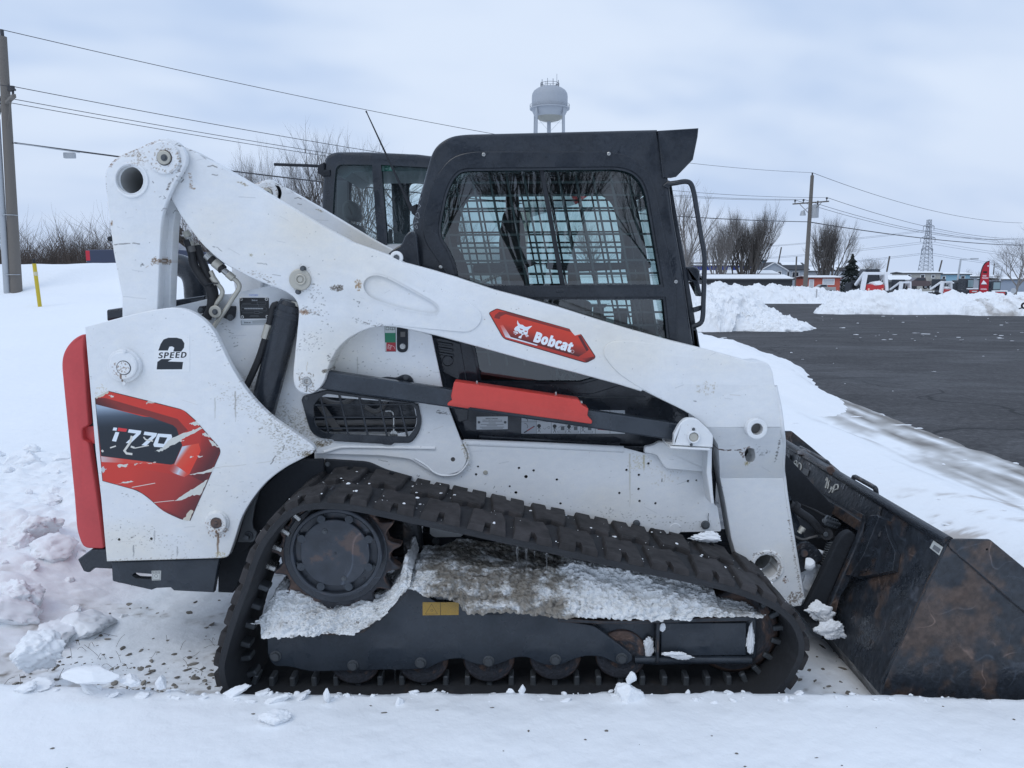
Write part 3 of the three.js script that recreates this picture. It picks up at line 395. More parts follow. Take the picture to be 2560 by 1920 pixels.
// a decal: flat print on a thin plate; the drawing is placed with to(), in pixels of that enlargement
function decal(name, c, list, z, parent, draw, res = 1400, label, t = 0.0012) {
  const P = pts(c, list, z), x0 = Math.min(...P.map((p) => p.x)), x1 = Math.max(...P.map((p) => p.x)), y0 = Math.min(...P.map((p) => p.y)), y1 = Math.max(...P.map((p) => p.y));
  const w = Math.max(8, Math.round((x1 - x0) * res)), h = Math.max(8, Math.round((y1 - y0) * res));
  const tex = canvasTex(w, h, (x) => { const to = (a, b, k = c) => { const p = at(k, a, b, z); return [(p.x - x0) / (x1 - x0) * w, (1 - (p.y - y0) / (y1 - y0)) * h]; };
    const path = (l) => { x.beginPath(); l.forEach((q, i) => { const s = to(q[0], q[1]); i ? x.lineTo(...s) : x.moveTo(...s); }); x.closePath(); };
    const text = (str, a, b, a2, b2, hgt, font, skew = 0, fit) => { const p = to(a, b), q = to(a2, b2), an = Math.atan2(q[1] - p[1], q[0] - p[0]), s = Math.hypot(...[to(a + 100, b)[0] - p[0], to(a + 100, b)[1] - p[1]]) / 100, px = hgt * s; x.save(); x.translate(...p); x.rotate(an); x.transform(1, 0, skew, 1, 0, 0); x.font = font.replace('#', px.toFixed(1)); const m = x.measureText(str).width; if (fit) x.scale(Math.hypot(q[0] - p[0], q[1] - p[1]) / m, 1); x.fillText(str, 0, 0); x.restore(); };
    draw(x, { to, path, text, w, h, s: w / (x1 - x0) }); });
  const g = plate(outline(c, list, z), z + t, t + 0.0004, 0), p = g.attributes.position, uv = g.attributes.uv;
  for (let i = 0; i < p.count; i++) uv.setXY(i, (p.getX(i) - x0) / (x1 - x0), (p.getY(i) - y0) / (y1 - y0));
  return part(name, g, new THREE.MeshStandardMaterial({ map: tex, roughness: 0.38 }), parent, label);
}
const disc = (c, x, y, z, rpx, h, bev = 0.003, ri = 0) => { const p = at(c, x, y, z); p.z = z + h; const k = perPx(c, z); return ringZ(p, rpx * k, ri * k, h + 0.002, bev, 20); };
const boltAt = (c, x, y, z, rpx, h) => { const p = at(c, x, y, z); return hexBolt(p, rpx * perPx(c, z), h ?? rpx * perPx(c, z) * 0.7); };

// --- main frame: inner hull, skid panel, engine side plate
part('hull', [box(-0.12, 0.58, -0.99, 2.0, 0.5, 0.9, 0.02), box(-0.75, 0.88, -0.99, 0.95, 0.34, 0.86, 0.02), box(0.25, 0.36, -0.99, 1.5, 0.2, 0.88)], M.black, loader);  // plain filler for the unseen inner body, added to block light passing through
{
  const sh = outline('E', [[800, 985], [1800, 1033], ['S', 440, 735], ['S', 1100, 760], ['S', 1112, 930], ['S', 1152, 1262, 20], ['S', 1180, 1266, 20], ['S', 1223, 1524, 20], ['S', 820, 1530], [1700, 1600], [1000, 1480], [300, 1350], ['T', 700, 1500], ['T', 380, 1330], ['T', 380, 1200], ['T', 1500, 1000]], SK);
  for (const [x, y, r] of [[897, 1147, 6], [885, 1195, 7], [1149, 1156, 7], [1239, 1171, 7], [1192, 1209, 9], [1382, 1227, 7], [1092, 1268, 6], [1130, 1307, 8], [1404, 1374, 7], [1810, 1168, 7], [1945, 1128, 7], [1886, 1198, 7], [1884, 1285, 7], [1766, 1310, 7], [1890, 1359, 7], [1988, 1373, 7], [2188, 1236, 7], [529, 1204, 7]]) sh.holes.push(roundHole('E', x, y, r * 1.55, SK));
  sh.holes.push(roundHole('S', 970, 1010, 14, SK));
  const skid = part('skid_panel', W_([plate(sh, SK, 0.008, 0.0015), tube([at('E', 810, 1000, SK - 0.012), at('E', 1300, 1020, SK - 0.012), at('E', 1790, 1043, SK - 0.012)], 0.016, 20, 10)]), M.white, loader);
  for (const [c, x, y, r] of [['E', 943, 1183, 11]]) part('bolt', boltAt(c, x, y, SK, r), M.zinc, skid);
  part('bolt', [disc('S', 1058, 1455, SK, 46, 0.008), disc('S', 1058, 1455, SK + 0.008, 36, 0.006), boltAt('S', 1058, 1458, SK + 0.014, 26, 0.012)], M.dullBolt, skid);
  part('bolt', [disc('S', 365, 1440, SK, 38, 0.008), disc('S', 365, 1440, SK + 0.008, 26, 0.008)], M.dullBolt, skid);
  part('hole_cover', W_(disc('S', 757, 1500, SK + 0.001, 62, 0.002)), M.white, skid, 'chipped white round cover');
  part('cable_tie', tube([at('S', 1090, 1420, SK + 0.004), at('S', 1086, 1380, SK + 0.008), at('S', 1092, 1340, SK + 0.006)], 0.0014, 8, 5), M.dullBolt, skid);
}
{ // pivot bracket of the control rod
  const g = [poly('S', [[447, 735, 15], [450, 672, 20], [540, 655, 40], [612, 612, 40], [720, 668, 30], [1110, 690], [1128, 760], [1112, 935, 20], [660, 898, 40], [612, 830, 40], [590, 780, 30], [545, 748, 30]], -0.435, 0.034, 0.008, 3),
    poly('S', [[738, 645], [744, 545], [800, 440, 30], [862, 383, 45], [975, 388, 40], [1090, 495, 20], [1140, 562, 20], [1134, 680], [720, 655]], LK, 0.03, 0.005),
    poly('S', [[705, 668], [1108, 690], [1104, 712], [702, 690]], -0.29, 0.16, 0.003), poly('S', [[1085, 690], [1128, 690], [1124, 930], [1146, 1250], [1118, 1246], [1070, 930]], -0.36, 0.1, 0.004)];
  const br = part('pivot_bracket', W_(g), M.white, loader);
  part('collar', W_([disc('S', 938, 570, LK, 65, 0.012, 0.003, 48)]), M.white, br);
  part('pivot_pin', [disc('S', 940, 572, LK, 46, 0.006)], M.zinc, br);
  part('grease_fitting', boltAt('S', 940, 494, LK, 12, 0.008), M.dullBolt, br); part('grease_fitting', boltAt('S', 917, 650, LK, 11, 0.01), M.dullBolt, br);
}
{ // engine side plate with the guarded opening
  const sh = outline('T', [['D', 780, 370], ['D', 1130, 290], ['D', 1410, 232], ['D', 1700, 330], ['B', 330, 1500], ['E', 300, 250], ['E', 612, 338], ['E', 680, 660], ['E', 722, 800], ['E', 792, 985, 60], ['E', 838, 1085, 80], ['E', 800, 1172, 60], ['E', 690, 1206, 80], ['E', 605, 1180, 60], ['E', 480, 1100, 70], ['E', 300, 1080], [380, 1255], ['D', 1700, 1250], ['D', 1500, 1100], ['D', 1050, 620]], EN);
  sh.holes.push(hole('T', [[340, 720, 40], [430, 615, 40], [1480, 690, 30], [1525, 900, 60], [1480, 1010, 60], [1410, 1095], [500, 1060, 60], [380, 980, 60]], EN));
  for (const [x, y, r] of [[1647, 1024, 14], [1526, 1502, 0.1]]) sh.holes.push(roundHole('T', x, y, r, EN));
  sh.holes.push(roundHole('T', 1913, 1320, 34, EN), roundHole('E', 206, 333, 7, EN), roundHole('N', 1575, 1125, 14, EN));
  const ep = part('engine_side_plate', W_([plate(sh, EN, 0.012, 0.003), tube([at('T', 490, 1240, EN), at('T', 640, 1195, EN), at('T', 740, 1184, EN), at('T', 1200, 1188, EN), at('T', 1715, 1198, EN)], 0.0075, 40, 10),
    tube([at('T', 1490, 1315, EN), at('T', 1600, 1380, EN), at('T', 1720, 1475, EN), at('T', 1840, 1500, EN), at('T', 1980, 1470, EN), at('T', 2080, 1350, EN), at('T', 2085, 1240, EN), at('T', 2030, 1130, EN)], 0.004, 40, 6)]), M.white, loader);
  part('keyhole', [disc('T', 1913, 1320, EN - 0.01, 33, 0.002)], M.zincDark ?? (M.zincDark = std([0.13, 0.125, 0.12], 0.6)), ep);
  const gd = group('side_guard', loader); gd.userData.label = 'black slatted guard over the engine opening';
  const fr = outline('T', [[235, 665], [252, 622, 20], [292, 606, 20], [520, 550], [1480, 690], [1532, 725, 20], [1572, 900, 70], [1540, 1025, 70], [1462, 1130, 40], [1420, 1142], [1262, 1140], [1232, 1164, 10], [1150, 1160], [1118, 1150], [600, 1120], [578, 1100], [425, 1085, 70], [335, 1015, 70], [298, 900]], EN + 0.012);
  fr.holes.push(hole('T', [[352, 725, 40], [430, 625, 40], [520, 585], [1462, 695, 20], [1510, 765], [1530, 900, 60], [1500, 990, 40], [1422, 1085, 10], [520, 1045], [425, 1005, 40], [372, 930, 40]], EN + 0.012));
  part('guard_frame', plate(fr, EN + 0.012, 0.012, 0.004), M.black, gd);
  const zb = EN + 0.006, bar = (a, b, c, d) => part('slat', poly('T', [[a - 12, b], [a + 12, b], [c + 12, d], [c - 12, d]], zb, 0.006, 0.0015, 1), M.black, gd);
  bar(440, 590, 540, 1050); bar(650, 590, 757, 1060); bar(868, 600, 972, 1072); bar(1090, 630, 1186, 1080); bar(1308, 660, 1412, 1085);
  for (const [y0, y1] of [[720, 712], [858, 852], [980, 972]]) part('slat', poly('T', [[345, y0 - 9], [1530, y1 - 9], [1530, y1 + 9], [345, y0 + 9]], zb + 0.0012, 0.006, 0.0015, 1), M.black, gd);
  part('bolt', [boltAt('T', 295, 640, EN + 0.012, 18, 0.006)], M.dullBolt, gd); 
  part('hose', [tube([at('T', 440, 640, -0.5), at('T', 560, 690, -0.5), at('T', 690, 700, -0.5), at('T', 800, 640, -0.5), at('T', 880, 540, -0.5)], 0.011, 30), tube([at('T', 940, 740, -0.52), at('T', 1050, 790, -0.52), at('T', 1140, 740, -0.52), at('T', 1190, 620, -0.52)], 0.010, 30)], M.zincDark ?? (M.zincDark = std([0.13, 0.125, 0.12], 0.6)), gd);
  part('strap', poly('T', [[410, 740], [500, 740], [690, 1000], [590, 1000]], -0.51, 0.01), M.zincDark, gd);
  part('engine_tube', rod(at('T', 380, 920, -0.53), at('T', 1540, 900, -0.53), 0.012), M.zincDark, gd);
  part('floor_sheet', W_([box(at('T', 950, 1040, -0.5).x, at('T', 950, 1040, -0.5).y - 0.02, -0.52, 0.42, 0.035, 0.08)]), M.white, gd);
  part('latch_rod', [tube([at('T', 1165, 790, -0.472), at('T', 1235, 792, -0.472), at('T', 1256, 850, -0.472), at('T', 1257, 1040, -0.472)], 0.0042, 30, 8), disc('T', 1258, 1045, -0.475, 50, 0.006)], M.steel, gd);
  // black tab, sight glass slot, sticker
  const tab = part('black_tab', poly('T', [[1060, 425, 20], [1180, 405, 40], [1285, 418, 30], [1380, 372, 60], [1465, 410, 50], [1482, 495], [1060, 460]], EN + 0.01, 0.01, 0.003), M.black, loader);
  part('bolt', boltAt('T', 1393, 417, EN + 0.01, 22, 0.006), M.dullBolt, tab);
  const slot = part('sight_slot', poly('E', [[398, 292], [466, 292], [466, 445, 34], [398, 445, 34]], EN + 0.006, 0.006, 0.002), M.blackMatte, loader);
  part('sight_window', poly('E', [[420, 318], [450, 318], [450, 350], [420, 350]], EN + 0.008, 0.003), M.zincDark, slot); part('bolt', boltAt('E', 434, 408, EN + 0.006, 13, 0.006), M.steel, slot);
  decal('fluid_sticker', 'E', [[323, 284], [391, 284], [393, 440], [327, 440]], EN, loader, (x, k) => {
    x.fillStyle = '#c9cfcd'; x.fillRect(0, 0, k.w, k.h); x.fillStyle = '#1d7a58'; k.path([[324, 325], [392, 325], [392, 384], [324, 384]]); x.fill(); x.fillStyle = '#a3242f'; k.path([[334, 384], [393, 384], [393, 440], [334, 440]]); x.fill(); x.fillStyle = '#d8d8d4'; k.path([[326, 384], [334, 384], [334, 440], [326, 440]]); x.fill();
    x.strokeStyle = '#222'; x.lineWidth = 2; x.strokeRect(1, 1, k.w - 2, k.h - 2); x.lineWidth = 2.5; k.path([[332, 290], [350, 290], [350, 306], [332, 306]]); x.stroke(); k.path([[358, 290], [371, 293], [371, 307], [358, 304]]); x.stroke(); k.path([[371, 293], [384, 290], [384, 304], [371, 307]]); x.stroke();
    x.strokeStyle = '#e8d8d4'; k.path([[346, 396], [366, 402], [360, 426], [342, 420]]); x.stroke(); k.path([[350, 402], [360, 406], [357, 418], [347, 414]]); x.stroke(); x.beginPath(); x.moveTo(...k.to(366, 402)); x.lineTo(...k.to(382, 410)); x.lineTo(...k.to(386, 424)); x.stroke(); }, 1800);
  // data plates
  const plateDraw = (x, k) => { x.fillStyle = '#15181c'; x.fillRect(0, 0, k.w, k.h); x.strokeStyle = '#8d949a'; x.lineWidth = 1.4; const r = (a, b, c, d) => { k.path([[a, b], [c, b], [c, d], [a, d]]); x.stroke(); }; r(1235, 1190, 1355, 1220); r(1020, 1228, 1255, 1258); r(1020, 1268, 1360, 1312); r(1200, 1318, 1262, 1348); x.fillStyle = '#aab0b4'; k.text('Bobcat', 1160, 1175, 1240, 1175, 30, 'bold #px sans-serif', 0, true); for (const [a, b, c] of [[1030, 1208, 1150], [1262, 1246, 1350], [1030, 1340, 1190], [1265, 1338, 1310], [1140, 1376, 1255], [1130, 1390, 1265]]) { x.globalAlpha = 0.6; k.path([[a, b - 3], [c, b - 3], [c, b + 1], [a, b + 1]]); x.fill(); } x.globalAlpha = 1; x.fillStyle = '#c9cdd0'; for (let i = 0; i < 22; i++) { k.path([[1056 + i * 12, 1272], [1056 + i * 12 + (i % 3 ? 8 : 5), 1272], [1056 + i * 12 + 8, 1288], [1056 + i * 12, 1288]]); x.fill(); } };
  const dp = decal('data_plate', 'N', [[988, 1130, 14], [1392, 1130, 14], [1402, 1416, 14], [1002, 1420, 14]], EN, loader, plateDraw, 2200, 'black identification plate held by four rivets', 0.002);
  for (const [x, y] of [[1013, 1150], [1364, 1150], [1030, 1395], [1376, 1392]]) part('rivet', [disc('N', x, y, EN + 0.002, 24, 0.003, 0.001, 9)], M.steel, dp);
  decal('maker_label', 'N', [[1008, 1442, 8], [1374, 1434, 8], [1372, 1502, 8], [1012, 1508, 8]], EN, loader, (x, k) => { x.fillStyle = '#bcc3c8'; x.fillRect(0, 0, k.w, k.h); x.strokeStyle = '#16181a'; x.lineWidth = 3; x.strokeRect(2, 2, k.w - 4, k.h - 4); x.fillStyle = '#16181a'; k.text('Bobcat.', 1055, 1484, 1155, 1482, 30, 'bold #px sans-serif', 0, true); for (const y of [1455, 1468, 1481]) { k.path([[1168, y], [1355, y - 4], [1355, y], [1168, y + 4]]); x.globalAlpha = 0.6; x.fill(); x.globalAlpha = 1; } }, 2200);
  decal('number_tag', 'N', [[1115, 1080], [1250, 1078], [1250, 1108], [1115, 1110]], EN, loader, (x, k) => { x.fillStyle = '#d9deea'; x.fillRect(0, 0, k.w, k.h); x.fillStyle = '#2a3fa8'; k.text('1371365', 1125, 1105, 1242, 1103, 26, '#px sans-serif', 0, true); }, 2600);
}
// --- rear upright panel, tailgate, bumper
{
  const sh = outline('D', [[275, 485], [590, 402, 40], [720, 375, 100], [850, 360, 120], [970, 408, 120], [1062, 495, 90], [1112, 600, 100], [1180, 742, 100], [1280, 898, 150], [1420, 1042, 150], [1560, 1132, 60], [1692, 1222, 50], [1682, 1262, 30], [1600, 1300, 120], [1500, 1352, 150], [1385, 1440, 150], [1292, 1560, 150], [1235, 1662, 120], ['I', 335, 800, 150], ['I', 285, 950, 60], ['I', 262, 1000, 50], ['I', 215, 1016, 30], ['G', 655, 391], ['G', 620, 0], [340, 1250]], PN);
  sh.holes.push(roundHole('G', 732, 255, 16, PN), roundHole('G', 930, 250, 16, PN), roundHole('G', 832, 255, 8, PN));
  const pn = part('rear_panel', W_([plate(sh, PN, 0.035, 0.004)]), M.white, loader);
  part('upright_frame', W_(poly('D', [[330, 560], [900, 440], [1500, 1200], [1150, 1750], [430, 1950]], PN - 0.07, 0.1)), M.white, pn);
  const cap = part('pivot_cap', W_([disc('D', 528, 722, PN, 104, 0.02, 0.006), disc('D', 518, 720, PN + 0.018, 88, 0.014, 0.006)]), M.white, pn);
  part('pivot_pin', W_([disc('D', 515, 736, PN + 0.03, 41, 0.005, 0.003)]), M.white, cap); part('pin_gap', [disc('D', 515, 736, PN + 0.031, 45, 0.002, 0.0005, 40)], M.bucketRust, cap);
  part('grease_fitting', W_(boltAt('D', 522, 632, PN + 0.03, 12, 0.006)), M.white, cap); part('grease_fitting', W_(boltAt('D', 522, 830, PN + 0.018, 12, 0.01)), M.white, cap);
  const cap2 = part('pivot_cap', W_([disc('G', 1335, 148, PN, 78, 0.008, 0.004), disc('G', 1332, 148, PN + 0.006, 68, 0.014, 0.004)]), M.white, pn);
  part('pivot_pin', [disc('G', 1328, 153, PN + 0.02, 36, 0.004), disc('G', 1328, 153, PN + 0.022, 14, 0.004)], M.rollerRust, cap2);
  // "2 SPEED" badge
  decal('speed_badge', 'D', [[700, 535], [920, 535], [920, 760], [700, 760]], PN, pn, (x, k) => {
    x.drawImage(M.white.map.image, ...(() => { const a = at('D', 700, 535, PN), b = at('D', 920, 760, PN), q = M.white.map.image; return [(a.x - WX) / WW * q.width, (1 - (a.y - WY) / WH) * q.height, (b.x - a.x) / WW * q.width, (a.y - b.y) / WH * q.height]; })(), 0, 0, k.w, k.h);
    x.fillStyle = '#20262d'; k.path([[728, 630], [742, 590], [760, 562], [790, 551], [840, 551], [872, 560], [888, 585], [886, 612], [868, 636], [820, 636], [826, 612], [812, 604], [796, 606], [786, 630]]); x.fill();
    k.path([[748, 682], [812, 682], [786, 697], [880, 700], [874, 745], [718, 746], [722, 700]]); x.fill();
    x.strokeStyle = '#d7dde2'; x.lineWidth = k.s * 0.004; x.fillStyle = '#171b20'; k.text('SPEED', 724, 678, 902, 674, 50, 'bold #px sans-serif', -0.25, true); }, 1800);
  // model decal with torn patches
  decal('model_decal', 'ZA', [[268, 366], [640, 458], [980, 545, 50], [1086, 640], [1320, 905, 40], [1325, 950, 30], [1040, 1590], [960, 1580, 30], [780, 1500, 80], [640, 1370, 80], [540, 1305, 60], [212, 1215], [142, 430]], PN, pn, (x, k) => {
    const grad = (a, b, st) => { const p = k.to(...a), q = k.to(...b), g = x.createLinearGradient(p[0], p[1], q[0], q[1]); st.forEach(([t, c]) => g.addColorStop(t, c)); return g; };
    x.fillStyle = grad([200, 400], [1250, 1200], [[0, '#cc3c2f'], [0.45, '#d3392b'], [0.75, '#bb362c'], [1, '#5e2429']]); x.fillRect(0, 0, k.w, k.h);
    x.fillStyle = grad([500, 1100], [1150, 1500], [[0, '#ce3c2f'], [0.6, '#a83631'], [1, '#4a2227']]); k.path([[204, 1035], [980, 1170], [1320, 940], [1040, 1600], [640, 1400], [200, 1220]]); x.fill();
    x.fillStyle = grad([1130, 850], [1290, 950], [[0, '#ae332b'], [1, '#5a2529']]); k.path([[1140, 740], [1325, 920], [1180, 1230], [1030, 1160], [1140, 930]]); x.fill();
    x.fillStyle = grad([250, 430], [180, 540], [[0, '#87302b'], [1, '#3a1f22']]); k.path([[142, 432], [240, 432], [920, 630], [1020, 740], [930, 780], [890, 700], [660, 612], [145, 495]]); x.fill();
    x.fillStyle = grad([300, 520], [330, 760], [[0, '#9fb0c2'], [0.35, '#4c5866'], [0.75, '#242c36'], [1, '#1f262f']]); k.path([[150, 492], [600, 608], [660, 612], [880, 690], [912, 720], [965, 880], [890, 1050], [860, 1062], [200, 980]]); x.fill();
    x.fillStyle = '#161c24'; k.path([[142, 480], [150, 480], [215, 1215], [200, 1215]]); x.fill();
    x.fillStyle = grad([850, 1080], [1000, 1160], [[0, '#b8403555'], [0.55, '#c9d4e0'], [1, '#d64939']]); k.path([[770, 1062], [890, 1060], [1030, 1150], [985, 1178], [880, 1140]]); x.fill();
    x.fillStyle = grad([930, 980], [1040, 1060], [[0, '#c2cbd6'], [0.3, '#dc523d'], [1, '#e0402c']]); k.path([[890, 1058], [965, 890], [1120, 860], [1140, 930], [1030, 1155]]); x.fill();
    x.fillStyle = grad([205, 1000], [420, 1040], [[0, '#c9b9bb'], [1, '#d6493b']]); k.path([[200, 982], [620, 1034], [800, 1062], [205, 1036]]); x.fill();
    x.strokeStyle = '#1a1013'; x.lineWidth = k.s * 0.0035; k.path([[268, 366], [980, 545], [1086, 640], [1320, 905], [1325, 950], [1040, 1590], [960, 1580], [780, 1500], [640, 1370], [540, 1305], [212, 1215], [142, 430]]); x.stroke();
    // lettering
    x.fillStyle = '#e4ebf1'; k.path([[318, 710], [352, 714], [345, 742], [308, 738]]); x.fill(); k.path([[336, 752], [372, 757], [342, 845], [302, 838]]); x.fill(); x.fillStyle = '#d6373b'; k.path([[362, 712], [448, 724], [436, 752], [354, 744]]); x.fill();
    x.fillStyle = '#e4ebf1'; const seven = (d, e) => { k.path([[462 + d, 727 + e], [580 + d, 742 + e], [572 + d, 770 + e], [476 + d, 862 + e], [432 + d, 856 + e], [530 + d, 768 + e], [452 + d, 758 + e]]); x.fill(); }; seven(0, 0); seven(148, 22);
    x.beginPath(); for (const l of [[[735, 768], [862, 776], [870, 800], [828, 888], [800, 900], [700, 893], [692, 870]], [[752, 800], [735, 860], [792, 866], [824, 806]]]) { l.forEach((q, i) => { const s = k.to(...q); i ? x.lineTo(...s) : x.moveTo(...s); }); x.closePath(); } x.fill('evenodd');
    // tears where the film is gone
    const torn = (l, c = '#d3d3cb') => { x.fillStyle = c; x.beginPath(); const n = l.length; for (let i = 0; i < n; i++) for (let s = 0; s < 5; s++) { const t = s / 5, b = l[(i + 1) % n], q = k.to(lerp(l[i][0], b[0], t) + rr(-7, 7), lerp(l[i][1], b[1], t) + rr(-7, 7)); i + s ? x.lineTo(...q) : x.moveTo(...q); } x.closePath(); x.fill(); };
    torn([[140, 340], [270, 366], [262, 395], [190, 430], [142, 436]], '#c9c4b4'); torn([[272, 405], [325, 412], [300, 428]]); torn([[640, 455], [715, 470], [620, 490]], '#c4b8ae'); torn([[1030, 678], [1095, 650], [1140, 690], [1080, 690]]);
    torn([[695, 940], [780, 900], [865, 805], [1050, 740], [1140, 705], [1160, 720], [1020, 790], [930, 850], [850, 890], [780, 935]]); torn([[930, 835], [985, 825], [960, 848]]); torn([[1150, 770], [1190, 760], [1230, 800], [1180, 795]]); torn([[1215, 820], [1260, 850], [1318, 900], [1250, 885]]);
    torn([[355, 1062], [455, 1055], [440, 1080], [360, 1085]]); torn([[510, 1050], [590, 1044], [520, 1068]], '#c8b8ae'); torn([[630, 1040], [725, 1035], [660, 1056]], '#cdbcb2'); torn([[1030, 982], [1068, 985], [1045, 998]]); torn([[1100, 975], [1160, 980], [1130, 995]]);
    torn([[1035, 1155], [1240, 1100], [1280, 1065], [1250, 1130], [1100, 1150]]); torn([[890, 1400], [1000, 1330], [1110, 1260], [1205, 1205], [1135, 1350], [1060, 1350], [960, 1390]]); torn([[965, 1585], [1040, 1490], [1070, 1495], [1030, 1592]], '#cfc9b8'); torn([[330, 1245], [430, 1222], [520, 1212], [440, 1238]]); torn([[192, 1095], [225, 1080], [250, 1110], [215, 1138]], '#c2c5c8');
    x.strokeStyle = '#d8d5cc'; x.lineWidth = k.s * 0.004; const line = (l, w = 1) => { x.lineWidth = k.s * 0.004 * w; x.beginPath(); l.forEach((q, i) => { const s = k.to(...q); i ? x.lineTo(...s) : x.moveTo(...s); }); x.stroke(); }; line([[490, 790], [475, 850], [420, 930], [440, 955], [495, 962]], 2.2); line([[600, 800], [620, 825], [690, 840]], 1.4); line([[490, 1275], [710, 1235]], 0.7); line([[285, 903], [340, 885]], 1.3); line([[480, 895], [520, 905], [650, 880]], 1); line([[700, 1418], [890, 1398]], 0.6); line([[480, 890], [515, 902]], 2); line([[205, 925], [222, 940]], 2);
  }, 2400, 'red and black model decal with torn patches');
  const tg = part('tailgate', plate(outline('D', [[275, 523, 30], [205, 555, 60], [150, 622, 60], [128, 700, 60], ['G', 455, 0], ['G', 470, 200, 40], ['G', 500, 290, 40], ['G', 530, 311, 30], ['G', 640, 313, 20], ['G', 597, 0], [302, 1212, 20], [290, 1190, 20], [262, 1180, 20], [256, 1110, 20], [298, 1090, 20], [268, 620]], PN - 0.05), PN - 0.05, 1.34, 0.008, 3), M.red, loader);
  part('latch_recess', poly('D', [[262, 1095], [335, 1095], [335, 1205], [268, 1185]], PN - 0.075, 0.05), M.red, tg);
  part('gasket', poly('D', [[262, 560], [300, 560], ['G', 660, 325], ['G', 600, 325], ['D', 292, 1300]], PN - 0.08, 1.28), M.blackMatte, loader);
  const bp = part('bumper', [poly('G', [[475, 378, 8], [560, 316], [650, 316], [700, 395], [690, 438], [575, 432], [546, 462, 14], [512, 452, 10]], PN - 0.05, 1.3, 0.006)], M.black, loader);
  const lp = outline('G', [[684, 395], [1347, 376], [1312, 582], [1068, 570], [1048, 551], [958, 555], [930, 566], [690, 512, 12]], PN - 0.02); lp.holes.push(hole('G', [[800, 478, 20], [822, 452, 20], [940, 462, 16], [975, 480, 16], [960, 506, 16], [835, 502, 20]], PN - 0.02));
  part('tie_down_plate', plate(lp, PN - 0.02, 0.03, 0.004), M.frameGrey, bp);
  decal('hook_sticker', 'G', [[932, 447], [990, 446], [989, 504], [934, 506]], PN - 0.02, bp, (x, k) => { x.fillStyle = '#c4c6c2'; x.fillRect(0, 0, k.w, k.h); x.strokeStyle = '#2a2c2e'; x.lineWidth = 2.4; k.path([[940, 462], [984, 462], [984, 500], [940, 500]]); x.stroke(); x.beginPath(); const c = k.to(960, 478); x.arc(c[0], c[1], k.w * 0.16, 0, 6.3); x.stroke(); x.fillStyle = '#2a2c2e'; for (let i = 0; i < 6; i++) { k.path([[936 + i * 9, 450], [940 + i * 9, 450], [938 + i * 9, 458], [934 + i * 9, 458]]); x.fill(); } }, 2200);
  part('inner_fender', [poly('G', [[1340, 300], [1600, 0], [1700, 100], [1430, 584], [1340, 580]], -0.44, 0.5), poly('I', [[930, 112], [1135, 108, 20], [1140, 240], [980, 340], [800, 480], [640, 700], [420, 950], [280, 960], [350, 700], [540, 400], [760, 200]], -0.42, 0.03, 0.004),
    poly('I', [[1150, 105], [1550, 130, 60], [1700, 200, 60], [1950, 270], [1900, 480], [1150, 420]], -0.452, 0.02, 0.004)], M.blackMatte, loader);
  const fb = part('fender_bracket', poly('I', [[552, 388], [505, 540], [482, 690, 20], [490, 742, 10], [526, 782, 10], [508, 845, 20], [488, 871, 20], [345, 869], [425, 560, 60]], -0.37, 0.01, 0.003), std([0.11, 0.12, 0.13], 0.6), loader);
  part('bolt', [disc('I', 447, 808, -0.37, 46, 0.008), boltAt('I', 440, 815, -0.362, 26, 0.02)], M.dullBolt, fb);
  for (const [x, y] of [[1090, 145], [1178, 150]]) part('bolt', boltAt('I', x, y, -0.43, 18, 0.008), M.dullBolt, fb);
}
